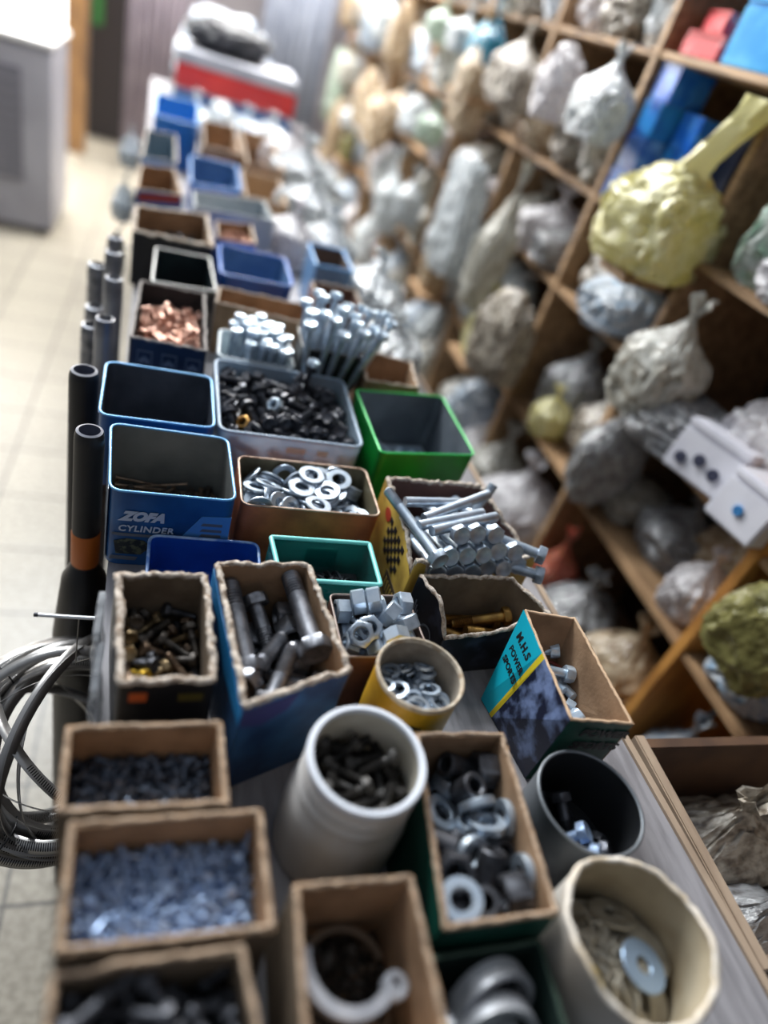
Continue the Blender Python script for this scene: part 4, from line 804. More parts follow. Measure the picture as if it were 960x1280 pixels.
# ------------------------------------------------------------------ the counter
LX = lambda y: -.010-.036*y       # left edge of the counter top
RX = lambda y: .540-.042*y        # right edge
ct = thing('shop_counter', 'long wooden counter with a dusty board top, covered with boxes of hardware', 'counter', (.25, 1.6, 0))
coff = Vector((.25, 1.6, 0))
def slab(x0f, x1f, y0, y1, z0, z1, n=2):
    bm = bmesh.new(); vs = []
    for z in (z0, z1):
        for x, y in ((x0f(y0), y0), (x1f(y0), y0), (x1f(y1), y1), (x0f(y1), y1)): vs.append(bm.verts.new(Vector((x, y, z))-coff))
    for f in ((3,2,1,0),(4,5,6,7),(0,1,5,4),(1,2,6,5),(2,3,7,6),(3,0,4,7)): bm.faces.new([vs[i] for i in f])
    return bm
Y0, Y1 = -.12, 3.75
obj('worktop', slab(LX, lambda y: RX(y)-.007, Y0, Y1, .772, .7995), bench, ct)
obj('edge_strip', slab(lambda y: RX(y)-.0068, lambda y: RX(y)+.001, Y0, Y1, .765, .803), weath, ct)
obj('side_panel', slab(lambda y: LX(y)+.13, lambda y: LX(y)+.148, Y0+.05, Y1-.05, .02, .7715), wood_dk, ct)
obj('side_panel', slab(lambda y: RX(y)-.06, lambda y: RX(y)-.042, Y0+.05, Y1-.05, .02, .7715), wood_dk, ct)
obj('end_panel', slab(lambda y: LX(y)+.15, lambda y: RX(y)-.062, Y1-.08, Y1-.06, .02, .7715), wood_dk, ct)

# ------------------------------------------------------------------ boxes, tins and tubs on the counter
def tornside(side, amp, seed, u0=0, u1=1, power=1.0):
    def f(s, u):
        if s != side: return 0.0
        w = max(0.0, min(1.0, (u-u0)/max(u1-u0, 1e-6)))
        return -amp*math.sin(PI*w)**power*(.8+.3*noise.noise(Vector((u*6, seed, 0))))
    return f
B = {}
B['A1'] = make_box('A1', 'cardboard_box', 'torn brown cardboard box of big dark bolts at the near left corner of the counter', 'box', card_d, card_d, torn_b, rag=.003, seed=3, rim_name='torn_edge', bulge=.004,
    dz=lambda s, u: (-.007 if (s == 0 and u < .2) else -.007*max(0, 1-(u-.2)/.12) if s == 0 and u < .32 else -.007 if (s == 3 and u > .9) else 0))
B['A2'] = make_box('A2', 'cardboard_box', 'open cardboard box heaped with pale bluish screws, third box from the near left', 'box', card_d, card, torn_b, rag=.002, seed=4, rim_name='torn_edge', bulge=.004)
B['A2'].root['label'] = 'open cardboard box heaped with pale bluish zinc screws, behind the near left corner box'
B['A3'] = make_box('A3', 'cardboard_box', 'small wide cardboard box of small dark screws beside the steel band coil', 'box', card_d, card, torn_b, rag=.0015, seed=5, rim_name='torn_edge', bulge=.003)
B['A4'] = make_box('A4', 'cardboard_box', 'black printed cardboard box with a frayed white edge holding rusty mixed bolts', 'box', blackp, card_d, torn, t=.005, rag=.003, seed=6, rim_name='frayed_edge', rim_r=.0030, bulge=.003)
B['A5'] = make_box('A5', 'cardboard_box', 'blue picture-printed cardboard box holding the biggest grey bolts and nuts', 'box', bluepic, card, torn, t=.0045, rag=.003, seed=7, rim_name='frayed_edge', rim_r=.0028, bulge=.003)
panel(B['A4'], 2, [(.12,.10),(.3,.10),(.3,.19),(.12,.19)], ink_o, 'orange_print')
panel(B['A4'], 2, [(.62,.12),(.88,.12),(.88,.2),(.62,.2)], mat('olive_ink', S(88,78,30), .5), 'olive_print')
panel(B['A5'], 3, [(.0,.06),(.3,.08),(.7,.03),(1,.06),(1,.2),(.6,.32),(.3,.22),(0,.3)], mat('sky_print', S(40,130,190), .4), 'sky_print')
panel(B['A5'], 2, [(.0,.04),(.5,.04),(.42,.2),(.2,.27),(0,.2)], mat('violet_print', S(62,64,118), .4), 'violet_print')
# blue oil tins
def zof(key, nm, lab, seed):
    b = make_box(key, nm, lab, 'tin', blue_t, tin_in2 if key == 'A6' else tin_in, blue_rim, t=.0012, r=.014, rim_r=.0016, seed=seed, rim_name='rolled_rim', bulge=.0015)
    return b
b = B['A6'] = zof('A6', 'metal_tin', 'blue metal tin lettered ZOFA CYLINDER with a few nails at the bottom', 1)
lf_ = panel(b, 2, [(.56,.62),(.74,.24),(.985,.22),(.985,.6)], ink_lb, 'light_blue_flash')
text_on(b, 2, 'ZOFA', .10, .36, .0160, ink_w, 'brand_lettering', shear=.4, bold=.0011, space=1.02)
text_on(b, 2, 'CYLINDER', .085, .51, .0112, ink_w, 'product_lettering', shear=.12, bold=.0003, space=1.08)
for v in (.33, .41, .48): panel(b, 2, [(.76,v),(.92,v),(.92,v+.035),(.74,v+.035)], ink_g, 'faded_print', .0004, .0009, lf_)
panel(b, 2, [(.04,.545),(.43,.555),(.43,.585),(.1,.585),(.04,.57)], ink_g, 'grey_stripe')
panel(b, 2, [(.06,.66),(.16,.62),(.3,.64),(.36,.72),(.28,.84),(.08,.84)], mat('machine_picture', S(24,32,36), .45, 0, S(86,92,70), 140, .5, .62), 'machine_picture')
panel(b, 2, [(.04,.87),(.26,.88),(.24,.93),(.03,.92)], ink_g, 'grey_stripe')
panel(b, 3, [(.3,.02),(.96,.02),(.96,.98),(.3,.98)], mat('pale_tin_side', S(150,160,170), .4, .2, S(110,130,156), 20), 'pale_side_print')
b = B['A7'] = zof('A7', 'metal_tin', 'almost empty blue metal tin standing right behind the lettered blue tin', 2)
panel(b, 3, [(.2,.05),(.9,.05),(.9,.95),(.2,.95)], mat('pale_tin_side_two', S(96,120,160), .4, .2, S(70,96,140), 20), 'pale_side_print')
# low blue tray in front of the lettered tin
B['A6b'] = make_box(dict(top=[(.008,.571),(.124,.571),(.122,.482),(.008,.482)], zt=.850), 'plastic_tray', 'low bright blue plastic tray wedged in front of the lettered blue tin', 'tray', blue_p, blue_p, mat('pale_blue_rim', S(166,190,216), .4, 0, S(60,110,180), 60), t=.002, r=.012, rim_r=.0018)
# navy box of copper bolts
b = B['A8'] = make_box('A8', 'cardboard_box', 'navy box with three line icons on its front, full of coppery bolts', 'box', navy, mat('dark_box_inside', S(44,42,44), .7), mat('grey_paper_edge', S(140,134,130), .9), t=.003, rag=.0008, rim_r=.0022, seed=8, rim_name='paper_edge')
for i, u in enumerate((.1, .42, .74)):
    w, h = .2, .26
    for (a0, a1, c0, c1) in ((0,1,0,.06),(0,1,.94,1),(0,.06,0,1),(.94,1,0,1)):
        fr_ = panel(b, 2, [(u+w*a0,.16+h*c0),(u+w*a1,.16+h*c0),(u+w*a1,.16+h*c1),(u+w*a0,.16+h*c1)], ink_g, 'icon_frame')
    for k in range(3):
        cx, cy, rr = u+w*(.3+.2*k), .16+h*(.62-.12*(k == 1)), .16
        panel(b, 2, [(cx+w*rr*math.cos(a)*.8, cy+h*rr*math.sin(a)) for a in [2*PI*j/10 for j in range(10)]], ink_g, 'icon_drawing', parent=fr_)
panel(b, 3, [(0.02,.02),(.98,.02),(.98,.98),(.02,.98)], mat('grey_box_side', S(120,116,118), .7, 0, S(90,88,92), 20), 'grey_side_print')
b = B['A9'] = make_box('A9', 'metal_tin', 'dark open tin with a yellow corner mark behind the navy box of coppery bolts', 'tin', mat('yellowish_tin', S(120,120,110), .5, .2, S(74,80,86), 30), mat('dark_teal_inside', S(52,66,70), .35, .4, S(34,42,46), 15), mat('pale_rim', S(170,172,172), .4, .3), t=.0015, r=.008, rim_r=.002)
panel(b, 3, [(0,.0),(.14,.0),(.14,.8),(0,.8)], yellowp, 'yellow_mark')
b = B['A10'] = make_box('A10', 'cardboard_box', 'cardboard box with a black printed front and purple tape on its corner', 'box', blackp, card, torn, rag=.002, seed=9, rim_name='torn_edge', rim_r=.004)
panel(b, 3, [(.0,-.03),(.28,-.03),(.28,.3),(.0,.3)], purple, 'purple_tape')
panel(b, 3, [(.4,.42),(.95,.42),(.95,.5),(.4,.5)], ink_g, 'grey_stripe'); panel(b, 3, [(.4,.6),(.95,.6),(.95,.66),(.4,.66)], ink_g, 'grey_stripe')
B['A11'] = make_box('A11', 'cardboard_box', 'blue and red printed carton with brown inside, on the left behind the purple-taped box', 'box', mat('blue_carton', S(40,104,168), .5, 0, S(60,130,190), 30), card, torn, rag=.001, seed=10, rim_name='torn_edge')
panel(B['A11'], 2, [(.05,.08),(.95,.02),(.95,.18),(.05,.24)], ink_r, 'red_stripe')
B['B1'] = make_box('B1', 'cardboard_box', 'narrow cardboard box holding a white metal clamp, at the near middle of the counter', 'box', card_d, card, torn_b, rag=.0022, seed=11, rim_name='torn_edge', bulge=.003)
B['B3'] = make_box('B3', 'cardboard_box', 'green-sided cardboard box of grey bushings and thick washers', 'box', greenp, card, torn_b, rag=.0018, seed=12, rim_name='torn_edge', bulge=.003)
B['B4'] = make_box('B4', 'cardboard_box', 'dark green box of bent steel pipe clamps at the near edge of the counter', 'box', greenp, mat('dark_green_inside', S(22,44,38), .7), mat('dark_green_edge', S(60,80,66), .8), t=.003, rag=.001, seed=13)
B['B6'] = make_box('B6', 'metal_tin', 'rusty brown tin filled with shiny hex nuts', 'tin', mat('rust_brown_tin', S(120,78,60), .6, .1, S(84,56,46), 22), mat('rust_brown_inside', S(96,78,70), .5, .2, S(70,56,52), 22), mat('brown_tin_rim', S(140,124,116), .45, .3), t=.0012, r=.008, rim_r=.0013, rim_name='rolled_rim')
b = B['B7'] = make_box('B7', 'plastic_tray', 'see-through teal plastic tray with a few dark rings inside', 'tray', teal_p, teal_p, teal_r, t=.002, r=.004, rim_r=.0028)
panel(b, 0, [(.3,.16),(.62,.16),(.62,.5),(.3,.5)], mat('teal_label', S(70,200,150), .5), 'green_label')
B['B8'] = make_box('B8', 'metal_tin', 'rusty orange tin brimming with zinc washers', 'tin', orange_t, olive_in, orange_rim, t=.0012, r=.012, rim_r=.0014, rim_name='rolled_rim')
panel(B['B8'], 2, [(.27,.5),(.36,.5),(.36,.58),(.33,.62),(.28,.6)], ink, 'ink_stamp')
b = B['B9'] = make_box('B9', 'plastic_tub', 'big frosted plastic tub heaped with black flange bolts', 'tub', plas_tub, plas_tub, mat('frosted_rim', S(176,196,216), .35, transl=.2), t=.0022, r=.016, rim_r=.0024)
panel(b, 2, [(.46,.13),(.6,.13),(.6,.24),(.46,.24)], mat('faded_label', S(176,196,206), .6), 'faded_label')
panel(b, 2, [(.68,.13),(.76,.13),(.76,.24),(.68,.24)], MATS['faded_label'], 'faded_label')
B['B9b'] = make_box('B9b', 'plastic_tub', 'smaller frosted tub holding upright zinc bolts, behind the tub of black bolts', 'tub', plas_tub2, plas_tub2, mat('frosted_rim_pale', S(206,216,222), .35, transl=.2), t=.0022, r=.014, rim_r=.0024)
B['B9c'] = make_box('B9c', 'plastic_tub', 'black plastic tub holding long upright bolts, behind the frosted tub', 'tub', black_pl, black_pl, black_pl, t=.002, r=.01, rim_r=.0022)
B['B10'] = make_box('B10', 'cardboard_box', 'empty brown cardboard box with torn top right in front of the blue plastic tray', 'box', card, card, torn, rag=.002, seed=14, rim_name='torn_edge')
B['B11'] = make_box('B11', 'plastic_tray', 'rounded blue plastic tray, empty, behind the empty brown cardboard box', 'tray', blue_p, blue_in, mat('blue_plastic_rim', S(40,104,190), .35), t=.003, r=.02, rim_r=.003)
B['B12'] = make_box('B12', 'cardboard_box', 'small brown box with pinkish bolts and a blue side, behind the empty blue tray', 'box', mat('blue_box_side', S(20,78,160), .5), card, torn, rag=.001, seed=15, rim_name='torn_edge')
B['B13'] = make_box('B13', 'plastic_tray', 'deep blue plastic tray further back, behind the long pale box', 'tray', blue_p, blue_in, mat('blue_rim_far', S(60,124,190), .35), t=.003, r=.02, rim_r=.003)
B['W'] = make_box(dict(top=[(.038,1.73),(.209,1.79),(.222,1.64),(.044,1.605)], zt=.895), 'carton', 'long pale grey open carton lying across the middle of the far counter', 'box', mat('pale_grey_card', S(184,188,192), .6), mat('pale_grey_card_in', S(170,176,180), .6, 0, S(140,150,158), 12), mat('pale_edge', S(210,210,206), .8), t=.003, rag=.0006)
# the teal box
b = B['C3'] = make_box('C3', 'cardboard_box', 'open cardboard box lettered M.H.S POWER SPORTS with a teal side', 'box', greenp, card, mat('clean_card_edge', S(196,166,136), .9), t=.0028, r=.001, rag=.0006, seed=16, rim_r=.0016, bot=[(-.024,-.040),(-.012,-.032),(0,.003),(0,.002)])
tp_ = panel(b, 3, [(0,0),(.43,0),(.20,.99),(0,.99)], tealp, 'teal_side_print')
panel(b, 3, [(.43,0),(.485,0),(.255,.99),(.20,.99)], yellowp, 'yellow_stripe')
panel(b, 3, [(.485,0),(1,0),(1,.99),(.255,.99)], picp, 'engine_picture')
text_on(b, 3, 'M.H.S', .07, .22, .0125, ink, 'brand_lettering', bold=.0005, space=1.12, parent=tp_)
text_on(b, 3, 'POWER', .055, .37, .0098, ink, 'brand_lettering', bold=.0004, space=1.05, parent=tp_)
text_on(b, 3, 'SPORTS', .03, .50, .0098, ink, 'brand_lettering', bold=.0004, space=1.05, parent=tp_)
text_on(b, 2, 'POWER', .28, .21, .0145, ink, 'front_lettering', shear=.2, bold=.0006)
text_on(b, 2, 'SPORTS', .26, .41, .0145, ink, 'front_lettering', shear=.2, bold=.0006)
panel(b, 1, [(.0,.0),(1,.0),(1,1),(0,1)], card, 'bare_side')
b = B['C4'] = make_box('C4', 'cardboard_box', 'torn black picture box with a brass bolt inside, beside the teal-sided box', 'box', mat('black_picture_print', S(22,24,32), .4, 0, S(60,66,84), 40, .52, .75), card_d, torn, t=.0035, rag=.003, seed=17, rim_name='torn_edge', rim_r=.0026,
    dz=lambda s, u: -.03*min(1, max(0, (u+.05)/.6)) if s == 2 else (-.03*max(0, 1-u/.35) if s == 3 else (-.0015*u if s == 1 else 0)))
for k in range(5): panel(b, 3, [(.18+.05*k,.30+.05*k),(.20+.05*k,.29+.05*k),(.22+.05*k,.44+.05*k),(.20+.05*k,.45+.05*k)], ink_g, 'faded_print')
bm = bmesh.new()
for k in range(20):
    q = [bm.verts.new(wpt(b, 3, .62+r*math.cos(a), .62+r*1.1*math.sin(a), .0006)[0]) for r, a in ((.15,k*PI/10),(.18,k*PI/10),(.18,(k+1)*PI/10),(.15,(k+1)*PI/10))]
    bm.faces.new(q)
obj('ring_print', bm, ink_g, b.root, smooth=None)
b = B['C5'] = make_box('C5', 'cardboard_box', 'torn yellow chequered box overflowing with long zinc bolts', 'box', yell_box, mat('maroon_box_inside', S(112,80,72), .8, 0, S(88,62,58), 20), torn, t=.004, rag=.004, seed=18, rim_name='torn_edge', rim_r=.003,
    dz=lambda s, u: -.026*min(1, (u)/.25) if s == 2 and u < .9 else (-.026*max(0, (1-u/.30)) if s == 3 else (-.02*u if s == 1 else 0)))
for i in range(7):
    for j in range(6):
        if (i+j) % 2 == 0:
            u, v = .38+.055*i, .16+.075*j
            panel(b, 3, [(u,v),(u+.055,v),(u+.055,v+.075),(u,v+.075)], ink, 'check_square')
panel(b, 3, [(.3+.07*math.cos(a), .22+.08*math.sin(a)) for a in [2*PI*k/14 for k in range(14)]], ink_r, 'red_spot')
dl_ = panel(b, 3, [(.62,.66),(.96,.66),(.96,.93),(.62,.93)], mat('dark_label_print', S(70,58,40), .5), 'dark_label')
for k in range(6): panel(b, 3, [(.66+.045*k,.72),(.68+.045*k,.72),(.675+.045*k,.88),(.655+.045*k,.88)], yell_box, 'faded_print', .0004, .0009, dl_)
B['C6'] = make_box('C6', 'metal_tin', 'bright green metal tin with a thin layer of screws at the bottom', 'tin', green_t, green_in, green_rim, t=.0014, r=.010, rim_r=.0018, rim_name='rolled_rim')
B['C7'] = make_box('C7', 'cardboard_box', 'small empty brown cardboard box directly behind the green tin', 'box', card, card, torn, rag=.0025, seed=19, rim_name='torn_edge')
B['C8'] = make_box(dict(top=[(.27,1.33),(.365,1.335),(.36,1.10),(.27,1.10)], zt=.885), 'cardboard_box', 'reddish brown box of odds and ends behind the long upright bolts', 'box', mat('reddish_card', S(132,92,74), .8), mat('reddish_card_in', S(110,80,68), .8), torn, rag=.002, seed=20, rim_name='torn_edge')
B['C9'] = make_box(dict(top=[(.282,1.50),(.362,1.505),(.362,1.375),(.282,1.37)], zt=.905), 'plastic_tray', 'small blue-rimmed open box beside the white plastic bag', 'tray', mat('blue_grey_plastic', S(90,130,170), .4), mat('grey_brown_inside', S(112,96,88), .6), mat('bright_blue_rim', S(70,140,200), .35), t=.002, r=.004, rim_r=.003)
B['A12'] = make_box(dict(top=[(-.09,2.20),(-.01,2.22),(.0,1.92),(-.085,1.89)], zt=.90), 'carton', 'greyish blue carton behind the blue and red carton, far left of the counter', 'box', mat('grey_blue_card', S(130,150,166), .6), mat('grey_blue_card_in', S(120,138,150), .6), torn, rag=.001)
B['A13'] = make_box(dict(top=[(-.085,2.60),(.048,2.62),(.048,2.27),(-.075,2.25)], zt=.93), 'plastic_tray', 'bright blue bin near the far end of the counter', 'tray', mat('bright_blue_plastic', S(30,110,190), .35), mat('bright_blue_inside', S(70,140,200), .35), mat('bright_blue_bin_rim', S(110,170,220), .3), t=.003, r=.015, rim_r=.003)
B['K1'] = make_box(dict(top=[(.062,2.55),(.168,2.57),(.17,2.20),(.062,2.18)], zt=.90), 'cardboard_box', 'plain brown carton right of the bright blue bin at the far end', 'box', card, card, torn, rag=.002, seed=21)
B['K2'] = make_box(dict(top=[(.182,2.56),(.29,2.58),(.29,2.12),(.182,2.12)], zt=.90), 'cardboard_box', 'second brown carton at the far end, beside the shiny clear bags', 'box', card, card, torn, rag=.002, seed=22)
B['K3'] = make_box(dict(top=[(.165,2.08),(.275,2.09),(.275,1.83),(.165,1.83)], zt=.885), 'cardboard_box', 'low tan carton right of the deep blue tray far back', 'box', card, mat('tan_inside', S(176,150,120), .8), torn, rag=.002, seed=23)

# round containers
def lathe_thing(key, name, label, cat, body_prof, m_body, rim_prof, m_rim, inner_prof, m_in, parts=()):
    q = CONT[key]; c = q['c']
    root = thing(name, label, cat, (c[0], c[1], ZB))
    bm = bmesh.new(); r = lathe(bm, body_prof); bm.faces.new(r[0][::-1]) ; obj('body', bm, m_body, root, smooth=.8)
    bm = bmesh.new(); r = lathe(bm, inner_prof); bm.faces.new(r[-1]); obj('inside', bm, m_in, root, smooth=.8)
    bm = bmesh.new(); n = len(rim_prof)
    rings = [[bm.verts.new((r*math.cos(2*PI*i/56), r*math.sin(2*PI*i/56), z)) for i in range(56)] for r, z in rim_prof]
    for k in range(n):
        a, b2 = rings[k], rings[(k+1) % n]
        for i in range(56): bm.faces.new((a[i], a[(i+1) % 56], b2[(i+1) % 56], b2[i]))
    obj('rim', bm, m_rim, root, smooth=.8)
    return root
lathe_thing('B2', 'plastic_jar', 'round white plastic jar of black bolts with a ridged neck', 'jar',
    [(.046,.0),(.0485,.004),(.049,.010),(.0495,.045),(.049,.062),(.0475,.071),(.0445,.079),(.0432,.083),(.0455,.085),(.0462,.0875),(.0455,.090),(.0435,.092),(.0432,.098),(.0452,.1),(.0456,.102),(.0448,.104),(.0437,.106),(.0437,.1165)], plas_w,
    [(.0405,.1165),(.0405,.1195),(.0415,.121),(.0448,.121),(.0458,.1195),(.0458,.117),(.0448,.1155),(.0415,.1155)], plas_rim,
    [(.0408,.117),(.0408,.083),(.045,.075),(.0462,.06),(.0462,.008),(.042,.004)], mat('white_plastic_inside', S(206,202,190), .45, 0, S(176,168,150), 18, transl=.1))
b5 = lathe_thing('B5', 'cardboard_tube', 'round yellow cardboard can of spring washers', 'can',
    [(.033,0),(.0395,.001),(.0395,.030),(.0398,.055),(.0395,.107)], yell_can,
    [(.0372,.106),(.0372,.109),(.038,.1105),(.0395,.1108),(.0405,.110),(.0407,.108),(.0402,.106),(.0385,.1055)], mat('paper_rim', S(200,190,172), .9, 0, S(160,140,116), 120),
    [(.0378,.108),(.0376,.05),(.0376,.004)], mat('grey_paper_inside', S(160,150,136), .8, 0, S(130,120,108), 40))
bm = bmesh.new()
for z0, z1 in ((.072,.078),(.083,.0865)):
    vs = []
    for i in range(13):
        a = -PI*.80+.9*i/12
        for z in (z0, z1):
            for r in (.0396, .0401): vs.append(bm.verts.new((r*math.cos(a), r*math.sin(a), z)))
    for i in range(12):
        k = vs[i*4:i*4+8]
        bm.faces.new((k[1],k[5],k[7],k[3])); bm.faces.new((k[0],k[2],k[6],k[4])); bm.faces.new((k[2],k[3],k[7],k[6])); bm.faces.new((k[0],k[4],k[5],k[1]))
obj('dark_print', bm, ink, b5)
def cutrim(s, u): return .004*math.sin(2*PI*u*2+1)+.002*math.sin(2*PI*u*5)
B['C1'] = make_box('C1', 'plastic_tub', 'roughly cut cream plastic tub with a wavy rim and washers inside, near right corner', 'tub', cream, cream_in, mat('cut_cream_rim', S(222,214,202), .6, 0, S(196,180,156), 60), t=.0032, rag=.0015, dz=cutrim, rim_r=.0024, rim_name='cut_rim', seed=31)
B['C2'] = make_box('C2', 'round_can', 'dark grey round can with hex bolts inside, in front of the teal-sided box', 'can', grey_can, grey_can_in, mat('can_rim', S(112,118,124), .4, .4), t=.0015, rim_r=.0017, seed=32)

# ------------------------------------------------------------------ loose hardware, laid as it settled in each box
ZPULL = {'A1': .004}
LABELS = {  # bin: kind -> (name, material, label, category, group, split into head and shank)
 'A1': {'a1': ('hex_bolt', dsteel, 'dark steel hex bolt heaped in the torn box at the near left corner', 'bolt', 'dark bolts in the near left box', 1)},
 'A2': {'a2': ('screw', zincb, 'pale bluish zinc screw heaped in the wide box behind the near left corner box', 'screw', 'bluish screws in the wide cardboard box', 0)},
 'A3': {'a3': ('screw', mat('dull_zinc', S(112,124,142), .4, .75, S(62,66,76), 60), 'small dull grey screw in the low cardboard box beside the steel band coil', 'screw', 'dull screws in the low cardboard box', 0)},
 'A4': {'a4': ('hex_bolt', oily, 'oily dark bolt in the black box with the frayed white edge', 'bolt', 'oily bolts in the frayed black box', 1)},
 'A5': {'a5': ('hex_bolt', steel, 'thick long grey hex bolt in the blue picture-printed box', 'bolt', 'thick bolts in the blue printed box', 1), 'a5b': ('hex_bolt', steel, 'stout medium grey hex bolt in the blue picture-printed box', 'bolt', 'stout bolts in the blue printed box', 1),
        'a5n': ('hex_nut', mat('pale_steel', S(168,170,176), .38, .85, S(120,124,132), 60), 'large grey hex nut among the thick bolts of the blue printed box', 'nut', 'large nuts in the blue printed box', 0)},
 'A6': {'a6': ('nail', mat('tarnished_nail', S(150,130,112), .4, .7, S(80,66,56), 60), 'thin tarnished nail at the bottom of the lettered blue tin', 'nail', 'nails in the lettered blue tin', 0), 'a6b': ('bolt', oily, 'small dark bolt at the bottom of the lettered blue tin', 'bolt', 'small bolts in the lettered blue tin', 1)},
 'A7': {'a6b': ('bolt', blackox, 'small black bolt on the floor of the nearly empty blue tin', 'bolt', 'small bolts in the nearly empty blue tin', 1)},
 'A8': {'a8': ('hex_bolt', copper, 'copper-coloured hex bolt in the navy box', 'bolt', 'coppery bolts in the navy box', 1)},
 'A9': {'a10': ('bolt', dsteel, 'dark bolt at the bottom of the dark tin with the yellow corner', 'bolt', 'bolts in the dark tin', 0)},
 'A10': {'a10': ('bolt', dsteel, 'dark bolt in the box with the purple tape', 'bolt', 'bolts in the purple-taped box', 0)},
 'B12': {'a10': ('bolt', copper, 'pinkish copper bolt in the small blue-sided box', 'bolt', 'pinkish bolts in the small blue-sided box', 0)},
 'B2': {'b2': ('hex_bolt', oily_dk, 'black hex bolt in the round white jar', 'bolt', 'black bolts in the white jar', 1)},
 'B3': {'b3w': ('washer', zinc, 'thick grey washer in the green-sided cardboard box', 'washer', 'thick washers in the green-sided box', 0), 'b3n': ('hex_nut', dsteel, 'dark hex nut in the green-sided cardboard box', 'nut', 'dark nuts in the green-sided box', 0), 'b3t': ('bushing', dsteel, 'dark steel bushing tube in the green-sided cardboard box', 'bushing', 'bushings in the green-sided box', 0)},
 'B5': {'b5': ('spring_washer', zinc, 'split spring washer in the round yellow can', 'washer', 'spring washers in the yellow can', 0)},
 'B6': {'b6': ('hex_nut', zinc, 'shiny zinc hex nut in the rusty brown tin', 'nut', 'hex nuts in the brown tin', 0)},
 'B7': {'b7': ('ring', dsteel, 'dark steel ring in the see-through teal tray', 'ring', 'rings in the teal tray', 0)},
 'B8': {'b8': ('washer', zinc, 'flat zinc washer in the rusty orange tin', 'washer', 'washers in the orange tin', 0)},
 'B9': {'b9': ('flange_bolt', blackox, 'black flange bolt in the big frosted tub', 'bolt', 'black bolts in the frosted tub', 1), 'b9n': ('flange_nut', blackox, 'black hex nut among the black bolts of the frosted tub', 'nut', 'black nuts in the frosted tub', 0)},
 'C1': {'c1': ('washer', mat('worn_zinc', S(176,170,156), .45, .5, S(140,132,116), 40), 'large dull washer in the rough-cut cream tub', 'washer', 'washers in the cream tub', 0)},
 'C2': {'c2': ('hex_bolt', dsteel, 'dark hex bolt at the bottom of the dark grey can', 'bolt', 'bolts in the dark grey can', 1)},
 'C3': {'c3': ('spark_plug_bolt', shine, 'bright stubby bolt in the teal-sided box', 'bolt', 'bright bolts in the teal-sided box', 1), 'b7': ('ring', mat('red_ring', S(150,70,60), .5), 'dull red ring among the bright bolts of the teal-sided box', 'ring', 'red rings in the teal-sided box', 0)},
 'C4': {'c4': ('hex_bolt', brass, 'brass-coloured bolt inside the torn black picture box', 'bolt', 'brass bolts in the black picture box', 1)},
 'C6': {'c6': ('screw', shine, 'bright short screw on the floor of the green tin', 'screw', 'screws in the green tin', 0)},
}
SPECIAL = {  # single pieces that differ from their neighbours: (bin, index) -> material, label
 ('B9', 'b9n', 1): (brass, 'pale brassy nut lying among the black bolts near the front of the frosted tub'),
 ('B9', 'b9n', 0): (shine, 'bright silver nut lying among the black bolts of the frosted tub'),
 ('C1', 'c1', 5): (yzinc, 'yellow washer among the dull ones in the cream tub'),
 ('C1', 'c1', 0): (mat('blue_zinc', S(160,182,206), .4, .6), 'bluish washer lying at the front of the cream tub'),
 ('C2', 'c2', 0): (zincb, 'bluish hex bolt lying on top at the front of the dark grey can'),
 ('C2', 'c2', 1): (zincb, 'second bluish hex bolt lying beside the first in the dark grey can'),
 ('A4', 'a4', 9): (yzinc, 'bright yellow bolt on top of the oily bolts in the frayed black box'),
}
ZLIFT = {'B8': .0, 'A4': .012, 'C1': .040, 'A6': .020, 'B7': .036, 'B2': -.018, 'A5': .006, 'C6': .012, 'B5': .004,  'C3': .012, 'A8': .010}
PARTM = {}
def parts_mesh(kind, m, split):
    key = (kind, m.name, split)
    if key not in PARTM:
        ps = HARD[kind]()
        if split and len(ps) == 2: PARTM[key] = [(n, mesh_from(bm, kind+n, m, .7)) for n, bm in ps]
        else:
            PARTM[key] = [('', mesh_from(merged(*[b2 for _, b2 in ps]), kind, m, .7))]
    return PARTM[key]
def put(kind, name, m, label, cat, group, split, loc, quat):
    ps = parts_mesh(kind, m, split)
    if len(ps) == 1:
        o = bpy.data.objects.new(name, ps[0][1])
    else:
        o = bpy.data.objects.new(name, None); o.empty_display_size = .005
    COL.objects.link(o); o.rotation_mode = 'QUATERNION'; o.location = loc; o.rotation_quaternion = quat
    tag(o, label, cat, group)
    if len(ps) > 1:
        for n, me in ps:
            p = bpy.data.objects.new(n, me); COL.objects.link(p); p.parent = o
    return o
def unpack(v): return [v[i:i+7] for i in range(0, len(v), 7)]
KEEP = {('C4', 'c4'): 2, ('A2', 'a2'): 165, ('A3', 'a3'): 125}      # the pieces that show largest; the rest lie in the packed layer
A4MIX = [mat('rusty_bolt', S(112,92,74), .45, .7, S(70,58,48), 80), oily, oily, mat('tan_zinc', S(168,146,110), .4, .8, S(110,94,70), 70), dsteel]
